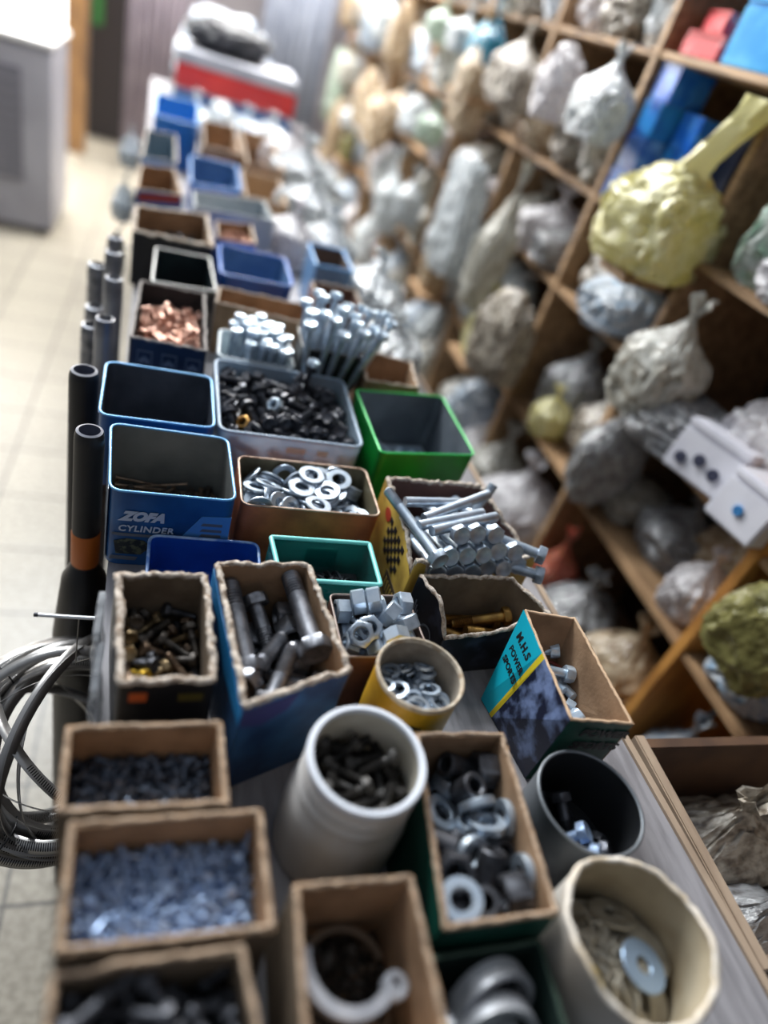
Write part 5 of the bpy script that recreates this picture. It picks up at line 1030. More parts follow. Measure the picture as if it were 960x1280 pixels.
for bn, (items, zf) in FILL.items():
    q = CONT[bn]
    cc = sum((Vector(p) for p in q['top']), Vector((0,0)))/4 if 'top' in q else Vector(q['c'])
    dzl = ZLIFT.get(bn, 0)
    for kind, rows in SIM[bn].items():
        name, m, label, cat, group, split = LABELS[bn][kind]
        if (bn, kind) == ('A5', 'a5'): continue
        rows = unpack(rows)
        for i, r in enumerate(rows):
            loc = (cc.x+r[0]*1e-4, cc.y+r[1]*1e-4+ZPULL.get(bn, 0), ZB+r[2]*1e-4+dzl)
            qq = Quaternion(r[3:]).normalized()
            if i >= KEEP.get((bn, kind), 999): continue
            mm, ll, gg = m, label, group
            sp = SPECIAL.get((bn, kind, i))
            if sp: mm, ll = sp; gg = None
            elif bn == 'A4': mm = A4MIX[i % 5]
            put(kind, name, mm, ll, cat, gg, split, loc, qq)
    # packed pieces under the loose ones
    if zf+dzl > ZB+.006:
        rnd = random.Random(len(bn)*31+ord(bn[0])*7+ord(bn[-1]))
        kind = items[0][0]; name, m, label, cat, group, split = LABELS[bn][kind]
        bm = bmesh.new()
        tpk = q.get('taper', 1.0)
        if 'top' in q:
            P0 = [Vector(p) for p in q['top']]
            P0 = [cc+(p-cc)*tpk for p in P0]
            Pm = inset_poly(P0, .0065)
        else: Pm = [cc+Vector((math.cos(-2*PI*i/24), math.sin(-2*PI*i/24)))*(q['r']*.93-.0015) for i in range(24)]
        if bn == 'C3': Pm = [p+Vector((-.006,-.003)) for p in inset_poly(P0, .009)]
        zs = [ZB+.0048, zf-.002+dzl]
        lo = [bm.verts.new((p.x-cc.x, p.y-cc.y, zs[0]-ZB)) for p in Pm]; hi = [bm.verts.new((p.x-cc.x, p.y-cc.y, zs[1]-ZB)) for p in Pm]
        bm.faces.new(lo[::-1]); bm.faces.new(hi)
        for i in range(len(Pm)):
            j = (i+1) % len(Pm); bm.faces.new((lo[i], lo[j], hi[j], hi[i]))
        ps = HARD[kind](); src = merged(*[b2 for _, b2 in ps])
        big = max(v.co.length for v in src.verts)
        for k in range(40):
            a, b2 = rnd.uniform(.1,.9), rnd.uniform(.1,.9)
            if len(Pm) == 4: p = (Pm[0]*(1-a)+Pm[1]*a)*(1-b2)+(Pm[3]*(1-a)+Pm[2]*a)*b2; p = cc+(p-cc)*.8
            else: p = cc+Vector((a-.5, b2-.5))*q['r']*1.1
            if big > .03: continue
            th = rnd.uniform(0, 2*PI)
            M = Matrix.Translation((p.x-cc.x, p.y-cc.y, zs[1]-ZB)) @ Matrix.Rotation(th, 4, 'Z') @ Matrix.Rotation(PI/2+rnd.uniform(-.15,.15), 4, 'Y')
            sb = src.copy(); bmesh.ops.transform(sb, matrix=M, verts=sb.verts)
            me = bpy.data.meshes.new('tmp'); sb.to_mesh(me); sb.free(); bm.from_mesh(me); bpy.data.meshes.remove(me)
        for r in unpack(SIM[bn][kind])[KEEP.get((bn, kind), 999):]:
            sb = src.copy(); bmesh.ops.transform(sb, matrix=Matrix.Translation((r[0]*1e-4, r[1]*1e-4, r[2]*1e-4)) @ Quaternion(r[3:]).normalized().to_matrix().to_4x4(), verts=sb.verts)
            me = bpy.data.meshes.new('tmp'); sb.to_mesh(me); sb.free(); bm.from_mesh(me); bpy.data.meshes.remove(me)
        src.free()
        o = obj(name+'_heap', bm, m if bn != 'A4' else oily, None, (cc.x, cc.y, ZB), smooth=.7)
        tag(o, 'packed lower layer of '+group, cat+' heap', None, 'stuff')

# upright zinc bolts, heads up
zb_m = [('head', mesh_from(bm_head(.0155,.0075,.052,0), 'zb_head', shine, .7)), ('shank', mesh_from(bm_shank(.0085,.105,.04,.052), 'zb_shank', zinc, .7))]
lb_m = [('head', mesh_from(bm_head(.0175,.008,.067,0), 'lb_head', shine, .7)), ('shank', mesh_from(bm_shank(.0095,.135,.04,.067), 'lb_shank', zinc, .7))]
cb_m = [('head', mesh_from(bm_head(.0205,.0095,.055,0), 'cb_head', zinc, .7)), ('shank', mesh_from(bm_shank(.0125,.11,.03,.055), 'cb_shank', zinc, .7))]
def put2(ms, name, label, cat, group, loc, quat):
    o = bpy.data.objects.new(name, None); COL.objects.link(o); o.empty_display_size = .005
    o.rotation_mode = 'QUATERNION'; o.location = loc; o.rotation_quaternion = quat
    tag(o, label, cat, group)
    for n, me in ms:
        p = bpy.data.objects.new(n, me); COL.objects.link(p); p.parent = o
    return o
def aim(d): return Vector((0,0,1)).rotation_difference(Vector(d).normalized())
rnd = random.Random(12)
k = 0
for i in range(7):
    for j in range(5):
        x = .094+.0158*i+(.0075 if j % 2 else 0); y = .937+.0148*j
        if x > .187 or (i < 2 and j < 2) or (i == 0 and j != 3): continue
        z = .848+.012*math.sin(PI*min(1, max(0, (x-.09)/.09)))+rnd.uniform(-.004,.005)+(.003*j)
        put2(zb_m, 'hex_bolt', 'bright zinc bolt standing head up in the smaller frosted tub', 'bolt', 'upright zinc bolts in the frosted tub', (x, y, z), aim((rnd.uniform(-.07,.07), rnd.uniform(-.06,.06), 1)))
# long upright bolts fanning out of the black tub
fan = []
for i in range(6):
    for j in range(4):
        if (i, j) in ((0,3),(5,0)): continue
        x = .216+.0135*i; y = .940+.0155*j
        tx = (i-1.2)*.075+rnd.uniform(-.03,.03); ty = (j-1.5)*.12+rnd.uniform(-.03,.03)
        d = Vector((tx, ty, 1)).normalized()
        base = Vector((x, y, .822))
        put2(lb_m, 'hex_bolt', 'long shiny bolt standing head up in the black plastic tub', 'bolt', 'long upright bolts in the black tub', base+d*(.072+rnd.uniform(0,.022)), aim(d))
put2(zb_m[:1]+[('shank', mesh_from(bm_shank(.0085,.105,.04,.052), 'zk', blackox, .7))], 'flange_bolt', 'black-shanked bolt standing upright at the back of the frosted tub of black bolts', 'bolt', None, (.205, .893, .868), aim((.1, -.1, 1)))
# long bolts in the chequered box
def cbolt(x, y, z, d, lab='long zinc bolt with its hex head over the torn front of the yellow chequered box', grp='long bolts heads front in the chequered box'):
    d = Vector(d).normalized()          # d points from head to tail; head end at x, y, z
    put2(cb_m, 'hex_bolt', lab, 'bolt', grp, Vector((x, y, z))+d*.0645, aim(-d))
rows = [(.886, .500, [.309,.331,.353,.375,.397,.419]), (.9045, .509, [.320,.342,.364,.386,.408]), (.923, .520, [.332,.354,.377])]
for z, y0, xs in rows:
    for i, x in enumerate(xs):
        y = y0+(x-.31)*.20+rnd.uniform(-.003,.003)
        cbolt(x, y, z+rnd.uniform(-.001,.001), (rnd.uniform(-.05,.05), 1, -.36+rnd.uniform(-.03,.03)))
cbolt(.446, .523, .905, (-.80, .5, -.05), 'zinc bolt at the right corner of the chequered box with its head to the right', None)
cbolt(.448, .512, .884, (-.9, .42, -.10), 'lower zinc bolt poking its head out of the right corner of the chequered box', None)
for pos, a, c in (('the rearmost one', (.284,.592,.912), (.372,.602,.913)), ('the second from the back', (.300,.563,.913), (.392,.606,.926)), ('the third from the back', (.288,.546,.915), (.376,.575,.920)), ('the frontmost one', (.300,.535,.918), (.390,.568,.922))):
    a, c = Vector(a), Vector(c); d = (c-a).normalized()
    put2([('shank', mesh_from(bm_shank(.0125,(c-a).length,.0,(c-a).length/2,16), 'rod_shank', zinc, .7))], 'zinc_rod', 'zinc rod lying crosswise on the bolts of the chequered box, '+pos, 'rod', None, (a+c)/2, aim(d))
cbolt(.303, .497, .908, (-.30, .95, .03), 'zinc bolt lying along the torn left edge of the chequered box', None)
put2([('shank', cb_m[1][1])], 'zinc_rod', 'zinc rod sticking up at the back right corner of the chequered box', 'rod', None, (.392,.622,.872), aim((.36,.25,.8)))
# biggest bolts lying on the nuts of the blue printed box
bb_m = [('head', mesh_from(bm_head(.029,.012,.0345,0), 'bb_head', steel, .7)), ('shank', mesh_from(bm_shank(.0185,.085,.03,.0345,20), 'bb_shank', steel, .7))]
for lab, hd, tl in (('longest grey bolt lying on top along the right of the blue printed box', (.153,.374,.899), (.140,.455,.902)), ('long grey bolt lying along the left wall of the blue printed box', (.098,.368,.876), (.083,.452,.893))):
    hd, tl = Vector(hd), Vector(tl); d = (hd-tl).normalized()
    put2(bb_m, 'hex_bolt', lab, 'bolt', None, hd-d*.0465, aim(d))

# clamps in the two near boxes
def arc_band(bm, c, r, a0, a1, w, th, n=28, axis='Z'):
    rings = []
    for i in range(n+1):
        a = a0+(a1-a0)*i/n
        e = Vector((math.cos(a), math.sin(a), 0))
        rings.append([bm.verts.new(Vector(c)+e*(r+s*th/2)+Vector((0,0,q2*w/2))) for s, q2 in ((-1,-1),(1,-1),(1,1),(-1,1))])
    for a, b2 in zip(rings, rings[1:]):
        for k in range(4): bm.faces.new((a[k], a[(k+1) % 4], b2[(k+1) % 4], b2[k]))
    bm.faces.new(rings[0][::-1]); bm.faces.new(rings[-1])
def clamp(name, label, loc, rot, r, a0, a1, w, th, m, group=None, eye=True):
    t = thing(name, label, 'clamp', loc, group); t.rotation_euler = rot
    bm = bmesh.new(); arc_band(bm, (0,0,0), r, a0, a1, w, th); bmesh.ops.bevel(bm, geom=[e for e in bm.edges if e.calc_face_angle(0) > 1], offset=th*.2, segments=2, affect='EDGES'); obj('band', bm, m, t, smooth=.8)
    if eye:
        for a in (a1,):
            bm = bm_tube(.0085, .0038, w*1.02); e = Vector((math.cos(a), math.sin(a), 0))*(r+.002)
            for v in bm.verts: v.co += e
            obj('eyelet', bm, m, t)
    return t
white_m = mat('white_painted_metal', S(202,204,210), .4, .3, S(170,174,182), 30)
clamp('hose_clamp', 'curved white metal clamp with an eyelet in the narrow cardboard box', (.153,.152,.868), (.10,.05,0), .0315, PI*.93, PI*1.80, .010, .0075, white_m)
clamp('hose_clamp', 'brown ring clamp lying under the white one in the narrow cardboard box', (.152,.146,.842), (.1,-.1,.6), .030, -.3, PI*1.55, .009, .004, mat('brown_ring', S(96,80,64), .5, .5))
for i, (x, y, z, rx, rz, lab) in enumerate([(.250,.118,.851,1.15,.1,'the tallest one at the back'),(.247,.098,.848,1.05,-.12,'the middle one'),(.240,.092,.838,.9,.12,'the nearest one to the left'),(.252,.086,.830,.9,.0,'the nearest one to the right')]):
    clamp('pipe_clamp', 'bent galvanised pipe clamp in the dark green box, '+lab, (x, y, z), (rx, .1, rz), .029, -.25, PI+.25, .014, .0045, mat('galvanised', S(204,206,210), .4, .4, S(170,172,178), 40) if 'galvanised' not in MATS else MATS['galvanised'])
for bn, lab, m in (('B1', 'dark oily odds and ends packed in the bottom of the narrow cardboard box', oily), ('B4', 'dark oily odds and ends packed in the bottom of the dark green box', dsteel)):
    q = CONT[bn]; cc = sum((Vector(p) for p in q['top']), Vector((0,0)))/4; Pm = inset_poly([Vector(p) for p in q['top']], .0075)
    bm = bmesh.new(); n = 22; grid = []
    for j in range(n+1):
        row = []
        for i in range(n+1):
            a, b2 = i/n, j/n
            p = (Pm[0]*(1-a)+Pm[1]*a)*(1-b2)+(Pm[3]*(1-a)+Pm[2]*a)*b2
            row.append(bm.verts.new((p.x-cc.x, p.y-cc.y, .026+.009*noise.noise(Vector((p.x*110, p.y*110, 3)))+.006*noise.noise(Vector((p.x*300, p.y*300, 8))))))
        grid.append(row)
    for j in range(n):
        for i in range(n): bm.faces.new((grid[j][i], grid[j][i+1], grid[j+1][i+1], grid[j+1][i]))
    tag(obj('scrap_heap', bm, m, None, (cc.x, cc.y, ZB), smooth=None), lab, 'scrap heap', None, 'stuff')
# ------------------------------------------------------------------ beside the counter, on the left
def pipe(name, label, x, y, r, h, m, group=None, bands=(), top=None):
    t = thing(name, label, 'pipe', (x, y, 0), group)
    bm = bmesh.new(); rr = lathe(bm, [(r,0.0),(r,h-.012),(r*.97,h-.006),(r*.88,h)], 28); bm.faces.new(rr[0][::-1])
    obj('tube', bm, m, t, smooth=.8)
    bm = bmesh.new(); rr = lathe(bm, [(r*.885,h),(r*.7,h+.001),(r*.66,h-.02),(r*.64,h-.1)], 28); bm.faces.new(rr[-1]); obj('open_end', bm, top or m, t, smooth=.8)
    for z0, z1, mm in bands:
        bm = bmesh.new(); rr = lathe(bm, [(r*1.0,z0),(r*1.04,z0+.002),(r*1.04,z1-.002),(r*1.0,z1)], 28); obj('band', bm, mm, t, smooth=.8)
    return t
pipe('rubber_hose', 'thick black rubber hose with an orange band standing beside the lettered blue tin', -.0610, .655, .0155, .915, rubber, None, [(.725,.775,orange_b)], rubber_g)
pipe('rubber_hose', 'black rubber hose standing left of the almost empty blue tin', -.0830, .80, .0175, .905, rubber, None, (), rubber_g)
hose = [o for o in COL.objects if o.get('label', '').startswith('thick black rubber hose')][0]
bm = bmesh.new(); rr = lathe(bm, [(.036,.0),(.036,.60),(.026,.70),(.0158,.722)], 28); bm.faces.new(rr[0][::-1]); obj('boot', bm, black_pl, hose, smooth=.8)
for i, (x, y, r, h) in enumerate([(-.075,.965,.014,.90),(-.098,1.02,.015,.86),(-.075,1.09,.014,.91),(-.105,1.13,.015,.84),(-.085,1.20,.014,.91),(-.115,1.26,.016,.86),(-.09,1.30,.014,.90)]):
    pipe('steel_pipe', 'grey steel pipe standing upright in the bundle left of the navy box', x, y, r, h, steel if i % 2 else mat('pipe_grey_%d' % i, S(150,152,158), .4, .6, S(110,112,120), 20), 'upright steel pipes left of the counter')
# nail in the counter side
t = thing('nail', 'long pale nail sticking out sideways from the counter beside the frayed black box', 'nail', (-.0355, .50, .7955))
bm = bmesh.new(); sweep(bm, [Vector((0,0,0)), Vector((-.02,0,.0005)), Vector((-.054,0,.002))], .0019, 10, False); obj('shank', bm, mat('pale_nail', S(226,228,232), .35, .2), t)
bm = bm_rod(.0044, .0016, 0); bmesh.ops.transform(bm, matrix=Matrix.Translation((-.0548,0,.002)) @ Matrix.Rotation(PI/2, 4, 'Y'), verts=bm.verts); obj('head', bm, dsteel, t)
# steel band coil
band_m = bpy.data.materials.new('slotted_steel_band'); band_m.use_nodes = True
nt = band_m.node_tree; p = nt.nodes['Principled BSDF']; p.inputs['Metallic'].default_value = .75; p.inputs['Roughness'].default_value = .32
uv = nt.nodes.new('ShaderNodeUVMap'); sp = nt.nodes.new('ShaderNodeSeparateXYZ'); nt.links.new(uv.outputs['UV'], sp.inputs[0])
def nmath(op, a, b=None):
    n = nt.nodes.new('ShaderNodeMath'); n.operation = op
    for i, v in enumerate((a, b)):
        if v is None: continue
        if isinstance(v, (int, float)): n.inputs[i].default_value = v
        else: nt.links.new(v, n.inputs[i])
    return n.outputs[0]
fr = nmath('FRACT', sp.outputs['X']); slot = nmath('LESS_THAN', fr, .45)
inb = nmath('MULTIPLY', nmath('GREATER_THAN', sp.outputs['Y'], .2), nmath('LESS_THAN', sp.outputs['Y'], .8))
part = nmath('LESS_THAN', nmath('FRACT', nmath('MULTIPLY', sp.outputs['X'], .0061)), .42)
fac = nmath('MULTIPLY', nmath('MULTIPLY', slot, inb), part)
mx = nt.nodes.new('ShaderNodeMix'); mx.data_type = 'RGBA'; mx.inputs['A'].default_value = S(170,168,166); mx.inputs['B'].default_value = S(22,22,24)
nt.links.new(fac, mx.inputs['Factor']); nt.links.new(mx.outputs['Result'], p.inputs['Base Color'])
rnd = random.Random(5)
cc = Vector((-.062, .50, .580))
view = Vector((.0,-.50,.765)).normalized()
A = Vector((1,0,0)); A = (A-view*A.dot(view)).normalized(); Bv = view.cross(A)
N0 = (view+A*.45).normalized(); A0 = (A-N0*A.dot(N0)).normalized(); B0 = N0.cross(A0)
coil = thing('steel_band_coil', 'coil of slotted steel clamp bands hanging left of the counter', 'coil of bands', cc)
for i in range(26):
    R = .108+rnd.uniform(-.016,.014); w = rnd.uniform(.011,.016)
    outer = i < 16
    nd = (N0+A0*rnd.gauss(0,.16)+B0*rnd.gauss(0,.16)).normalized() if outer else (N0+A0*rnd.uniform(-1.3,1.3)+B0*rnd.uniform(-1.2,1.2)).normalized()
    a = (A0-nd*A0.dot(nd)).normalized(); b2 = nd.cross(a)
    ctr = Vector((rnd.uniform(-.01,.01), rnd.uniform(-.01,.01), 0))+N0*rnd.uniform(-.012,.012)
    bm = bmesh.new(); uvl = bm.loops.layers.uv.new('UVMap'); n = 72; prev = None; first = None
    el = rnd.uniform(.88,1.05); sl = rnd.choice((-1,1))*rnd.uniform(.5,1.3)
    for k in range(n+1):
        th = 2*PI*k/n
        e = a*math.cos(th)*el+b2*math.sin(th)
        up = (nd*math.cos(sl)+e.normalized()*math.sin(sl))
        q = [bm.verts.new(ctr+e*R+up*(s*w/2)+e*(th2*.0004)) for s, th2 in ((-1,0),(1,0))]
        if prev:
            f = bm.faces.new((prev[0], q[0], q[1], prev[1]))
            u0, u1 = (k-1)*2*PI*R/n/.0026, k*2*PI*R/n/.0026
            for lp, uvc in zip(f.loops, ((u0,0),(u1,0),(u1,1),(u0,1))): lp[uvl].uv = uvc
        prev = q
    me = mesh_from(bm, 'band', band_m, 1.2)
    o = link('band', me, coil); sm = o.modifiers.new('thickness', 'SOLIDIFY'); sm.thickness = .0007; sm.offset = 0
for k in range(4):
    th = (.5, 1.3, 2.4, 4.2)[k]
    ctr = (A0*math.cos(th)+B0*math.sin(th))*.108
    e = (A0*math.cos(th)+B0*math.sin(th))
    bm = bmesh.new(); sweep(bm, [ctr+e*(.022*math.cos(q))+N0*(.024*math.sin(q)) for q in [2*PI*j/18 for j in range(18)]], .0009, 6, True); obj('binding_wire', bm, ink, coil)
bm = bmesh.new(); top = Vector((-.050,.50,.7955))-cc; sweep(bm, [top, top+Vector((-.001,0,-.03)), top+Vector((-.002,.0,-.07)), B0*.108+A0*.05], .0008, 6, False); obj('hanging_wire', bm, mat('grey_wire', S(150,146,140), .5, .5), coil)
# clear packets standing against the frayed black box
for i, (x, y, hgt) in enumerate([(-.0262,.418,.085),(-.0222,.366,.080)]):
    t = thing('clear_packet', ['clear plastic packet leaning on the frayed black box, the farther one','clear plastic packet leaning on the frayed black box, the nearer one'][i], 'packet', (x, y, .7998))
    bm = bmesh.new(); n = 14
    for s in (-1, 1):
        g = [[bm.verts.new((s*(.0045*math.sin(PI*min(1,max(0,(j+.3)/(n+.6))))*math.sin(PI*(u*.9+.05))+.0006)+.0022*noise.noise(Vector((i*7+u*5, j*.35, 2))), (u-.5)*.046, hgt*j/n)) for u in [k/10 for k in range(11)]] for j in range(n+1)]
        for j in range(n):
            for k in range(10): bm.faces.new((g[j][k], g[j][k+1], g[j+1][k+1], g[j+1][k]))
    bmesh.ops.remove_doubles(bm, verts=bm.verts, dist=.0004)
    obj('bag', bm, wrap, t, smooth=.9)
    bm = bmesh.new(); add_box(bm, -.0028, .0028, -.024, .024, hgt+.0004, hgt+.010, .0008); obj('folded_top', bm, wrap, t)

# ------------------------------------------------------------------ storage rack
rack = thing('storage_rack', 'tall wooden rack of open pigeonholes crammed with bags, along the right', 'rack', (1.10, 2.9, 0))
ro = Vector((1.10, 2.9, 0))
XR = .95; XB = 1.30
UP = [.16,.67,1.17,1.61,2.17,2.73,3.30,3.90,4.55,5.2]
def rbox(name, x0, x1, y0, y1, z0, z1, m):
    bm = bmesh.new(); add_box(bm, x0-ro.x, x1-ro.x, y0-ro.y, y1-ro.y, z0, z1, .002); return obj(name, bm, m, rack)
for i, y in enumerate(UP): rbox('upright', XR, XB, y-.0115, y+.0115, 0, 1.95, wood_o if i < 2 else wood)
def zrows(i): return [.22, .59, (.83 if i in (0,1) else .915), 1.14, 1.44, 1.72]
for i in range(len(UP)-1):
    for z in zrows(i): rbox('shelf_board', XR+.004, XB, UP[i]+.0125, UP[i+1]-.0125, z-.015, z, wood)
rbox('back_panel', XB+.0005, XB+.012, UP[0], UP[-1], 0, 1.95, wood_dk)

# plastic bags
def plastic(name, c1, c2, c3, rough=.22, tl=.3, sc=9):
    m = mat(name, c1, rough, 0, c2, sc, .42, .6, transl=tl, spec=.9, bump=.45, bscale=13)
    [n for n in m.node_tree.nodes if n.type == 'BUMP'][0].inputs['Distance'].default_value = .012
    rp = [n for n in m.node_tree.nodes if n.type == 'VALTORGB'][0]
    e = rp.color_ramp.elements.new(.74); e.color = c3
    return m
BM = {
 'clear': plastic('milky_bag', S(206,206,198), S(176,172,160), S(120,104,86)),
 'white': plastic('white_bag', S(224,222,224), S(204,200,204), S(170,164,166), .28),
 'grey': plastic('greyish_bag', S(178,180,182), S(140,140,142), S(92,86,80)),
 'tan': plastic('tan_bag', S(204,186,158), S(170,146,116), S(120,96,72)),
 'bluew': plastic('blue_printed_bag', S(206,212,218), S(176,192,208), S(70,150,200)),
 'yellow': plastic('yellow_bag', S(232,228,186), S(220,214,150), S(200,192,120), .2, .35, 6),
 'olive': plastic('olive_bag', S(150,146,92), S(124,120,74), S(96,92,58)),
 'green': plastic('green_printed_bag', S(206,212,204), S(170,196,176), S(60,130,90)),
 'teal': plastic('teal_bag', S(30,140,170), S(24,116,150), S(60,180,200)),
 'pink': plastic('pink_bag', S(206,120,100), S(180,100,80), S(150,150,80)),
 'clearg': plastic('clear_glossy_bag', S(218,224,226), S(180,186,190), S(130,130,128), .07, .25, 14),
 'black': plastic('black_bag', S(44,46,56), S(28,30,38), S(52,56,70), .55, .02),
 'mix': plastic('dusty_mixed_bag', S(190,182,168), S(130,118,104), S(66,54,44), .3, .2, 12),
}
def bag_mesh(seed, knot=True):
    bm = bmesh.new(); bmesh.ops.create_icosphere(bm, subdivisions=5, radius=1)
    for v in bm.verts:
        p = v.co.copy()
        q = p.copy()
        for ax in (0, 1): q[ax] = math.copysign(abs(p[ax])**.72, p[ax])
        q.z = math.copysign(abs(p.z)**.8, p.z)
        d = 1+.20*noise.noise(p*1.3+Vector((seed*3.7,0,0)))+.13*(1-2*abs(noise.noise(p*2.8+Vector((0,seed*2.1,0)))))+.08*(.55-abs(noise.noise(p*5.2+Vector((0,0,seed))))*1.9)+.02*(.5-abs(noise.noise(p*11+Vector((seed,0,seed))))*1.8)
        q *= d*.86
        if q.z < -.78: q.z = -.78-(q.z+.78)*-.12
        if knot and q.z > .35:
            k = max(.0, min(1, (q.z-.35)/.55)); k = k*k*(3-2*k)
            q.x *= 1-.80*k; q.y *= 1-.80*k; q.z += .16*k
        v.co = q*.5
    zmin = min(v.co.z for v in bm.verts)
    for v in bm.verts: v.co.z -= zmin
    h = max(v.co.z for v in bm.verts); 
    for v in bm.verts: v.co.z /= h*1.02 if knot else h
    return bm
def knot_mesh(seed):
    bm = bmesh.new(); rnd = random.Random(seed); n = 20; prev = None
    for r, z, fl in ((.045,.93,0),(.032,.965,.1),(.04,.98,.2),(.085,1.05,.45),(.12,1.12,.7),(.10,1.118,.7),(.03,1.0,.2)):
        ring = [bm.verts.new((r*(1+fl*.6*math.sin(5*2*PI*i/n+seed))*math.cos(2*PI*i/n), r*(1+fl*.6*math.sin(5*2*PI*i/n+seed))*math.sin(2*PI*i/n), z+fl*.05*math.sin(3*2*PI*i/n+seed))) for i in range(n)]
        if prev:
            for i in range(n): bm.faces.new((prev[i], prev[(i+1) % n], ring[(i+1) % n], ring[i]))
        prev = ring
    return bm
BAGS = [(mesh_from(bag_mesh(s, s % 3 != 2), 'bag_shape', BM['clear'], None if s % 2 else .5), mesh_from(knot_mesh(s), 'knot_shape', BM['clear'], None) if s % 3 != 2 else None) for s in range(9)]
BAGM = {}
def bag(mk, label, loc, size, rot=(0,0,0), seed=0, group=None, name='plastic_bag', cat='plastic bag'):
    body, kn = BAGS[seed % 9]
    t = thing(name, label, cat, loc, group); t.rotation_euler = rot
    for nm, me in (('bag_body', body), ('knot', kn)):
        if not me: continue
        key = (me.name, mk)
        if key not in BAGM:
            c = me.copy(); c.materials.clear(); c.materials.append(BM[mk]); BAGM[key] = c
        o = bpy.data.objects.new(nm, BAGM[key]); COL.objects.link(o); o.parent = t; o.scale = size
    return t
rnd = random.Random(21)
ROWN = ['lowest', 'second', 'third', 'fourth', 'upper', 'top']
PAL = ['clear','clear','white','grey','tan','clearg','mix','clear','bluew','mix','clearg']
SKIP = {(1,1):1, (2,3):1, (1,2):1, (1,3):1, (0,2):1, (0,3):1, (1,4):1, (2,4):1, (0,0):1, (0,1):1, (2,2):1, (1,0):1, (2,0):1, (2,1):1}
n_b = 0
for i in range(len(UP)-1):
    zr = zrows(i)
    for j in range(len(zr)):
        if (i, j) in SKIP: continue
        if i == 0: continue
        if i < 4 and j == 5: continue
        z0 = zr[j]; h = (zr[j+1]-z0-.03) if j+1 < len(zr) else .26
        y0, y1 = UP[i]+.03, UP[i+1]-.03
        nb = 3 if (y1-y0) > .45 else 2
        w = (y1-y0)/nb
        grp = 'bags in the %s row of rack bay %s' % (ROWN[j], ['one','two','three','four','five','six','seven','eight','nine'][i])
        for k in range(nb):
            mk = rnd.choice(PAL)
            hh = min(h*rnd.uniform(.72,.98), .30)
            sd = rnd.randrange(9)
            far = ['nearest', 'next', 'middle', 'fourth', 'fifth', 'sixth', 'seventh', 'eighth', 'farthest'][i]
            bag(mk, 'crumpled %s plastic bag in the %s shelf row of the %s rack bay' % ({'clear':'milky','white':'white','grey':'grey','tan':'tan','clearg':'shiny','mix':'dusty mottled','bluew':'blue-spotted'}[mk], ROWN[j], far),
                (XR+.10+rnd.uniform(-.02,.03), y0+w*(k+.5), z0+.001), (.24, w*.95, hh/(1.12 if sd % 3 != 2 else 1)), (rnd.uniform(-.06,.06), rnd.uniform(-.12,.02), rnd.uniform(-.3,.3)), sd, grp)

# bags hung on hooks along the front of the far rack
rnd = random.Random(77)
BAYN = ['nearest','next','middle','fourth','fifth','sixth','seventh','eighth','farthest']
HN = {'clear':'milky','white':'white','tan':'tan','clearg':'shiny','mix':'dusty mottled','green':'green-spotted','bluew':'blue-spotted'}
for i in range(3, len(UP)-1):
    for y in (UP[i]+.02, (UP[i]+UP[i+1])/2):
        low = 9.0
        for z in (1.44, 1.14, .915, .59):
            if z > low or (z < .6 and i < 6) or rnd.random() < .18: continue
            hgt = rnd.choice((.12,.15,.18,.22,.28,.36))*rnd.uniform(.9,1.1); dy = rnd.uniform(-.03,.03)
            mk = rnd.choice(['clear','clearg','mix','tan','white','clearg','tan','mix','clear','clearg'] + (['green','bluew'] if i > 4 else []))
            sd = rnd.choice([0,1,2,3,4,5,6,7,8])
            t = bag(mk, 'bulging %s plastic bag hung at the front of the %s rack bay' % (HN[mk], BAYN[i]),
                (XR-.075, y+dy, z-.012-hgt*1.13), (.11, rnd.uniform(.12,.22), hgt), (rnd.uniform(-.12,.12),0,rnd.uniform(-.3,.3)), sd, 'bags hung at the front of the %s rack bay' % BAYN[i])
            low = z-hgt*1.13
            bm = bmesh.new(); sweep(bm, [Vector((.072,0,hgt*1.13+.004)), Vector((.03,0,hgt*1.13+.006)), Vector((0,0,hgt*1.12)), Vector((.003,0,hgt*1.05))], .0025, 6, False); obj('hook', bm, steel, t)
# bays near the camera: each piece where the photo shows it
def bx(name, label, cat, loc, size, m, rot=(0,0,0), group=None, dots=(), dm=None, bev=.004, lidline=True):
    t = thing(name, label, cat, loc, group); t.rotation_euler = rot
    sx, sy, sz = size
    bm = bmesh.new(); add_box(bm, -sx/2, sx/2, -sy/2, sy/2, 0, sz*.82, bev); obj('carton_body', bm, m, t, smooth=.5)
    bm = bmesh.new(); add_box(bm, -sx/2-.001, sx/2+.001, -sy/2-.001, sy/2+.001, sz*.821, sz, bev); obj('lid', bm, m, t, smooth=.5)
    for k, (u, v, r) in enumerate(dots):
        b2 = bm_washer(r, r*.25, .004, 20); bmesh.ops.transform(b2, matrix=Matrix.Translation((-sx/2-.002, u*sy, v*sz)) @ Matrix.Rotation(PI/2, 4, 'Y'), verts=b2.verts)
        obj('hole_ring', b2, dm, t)
    return t
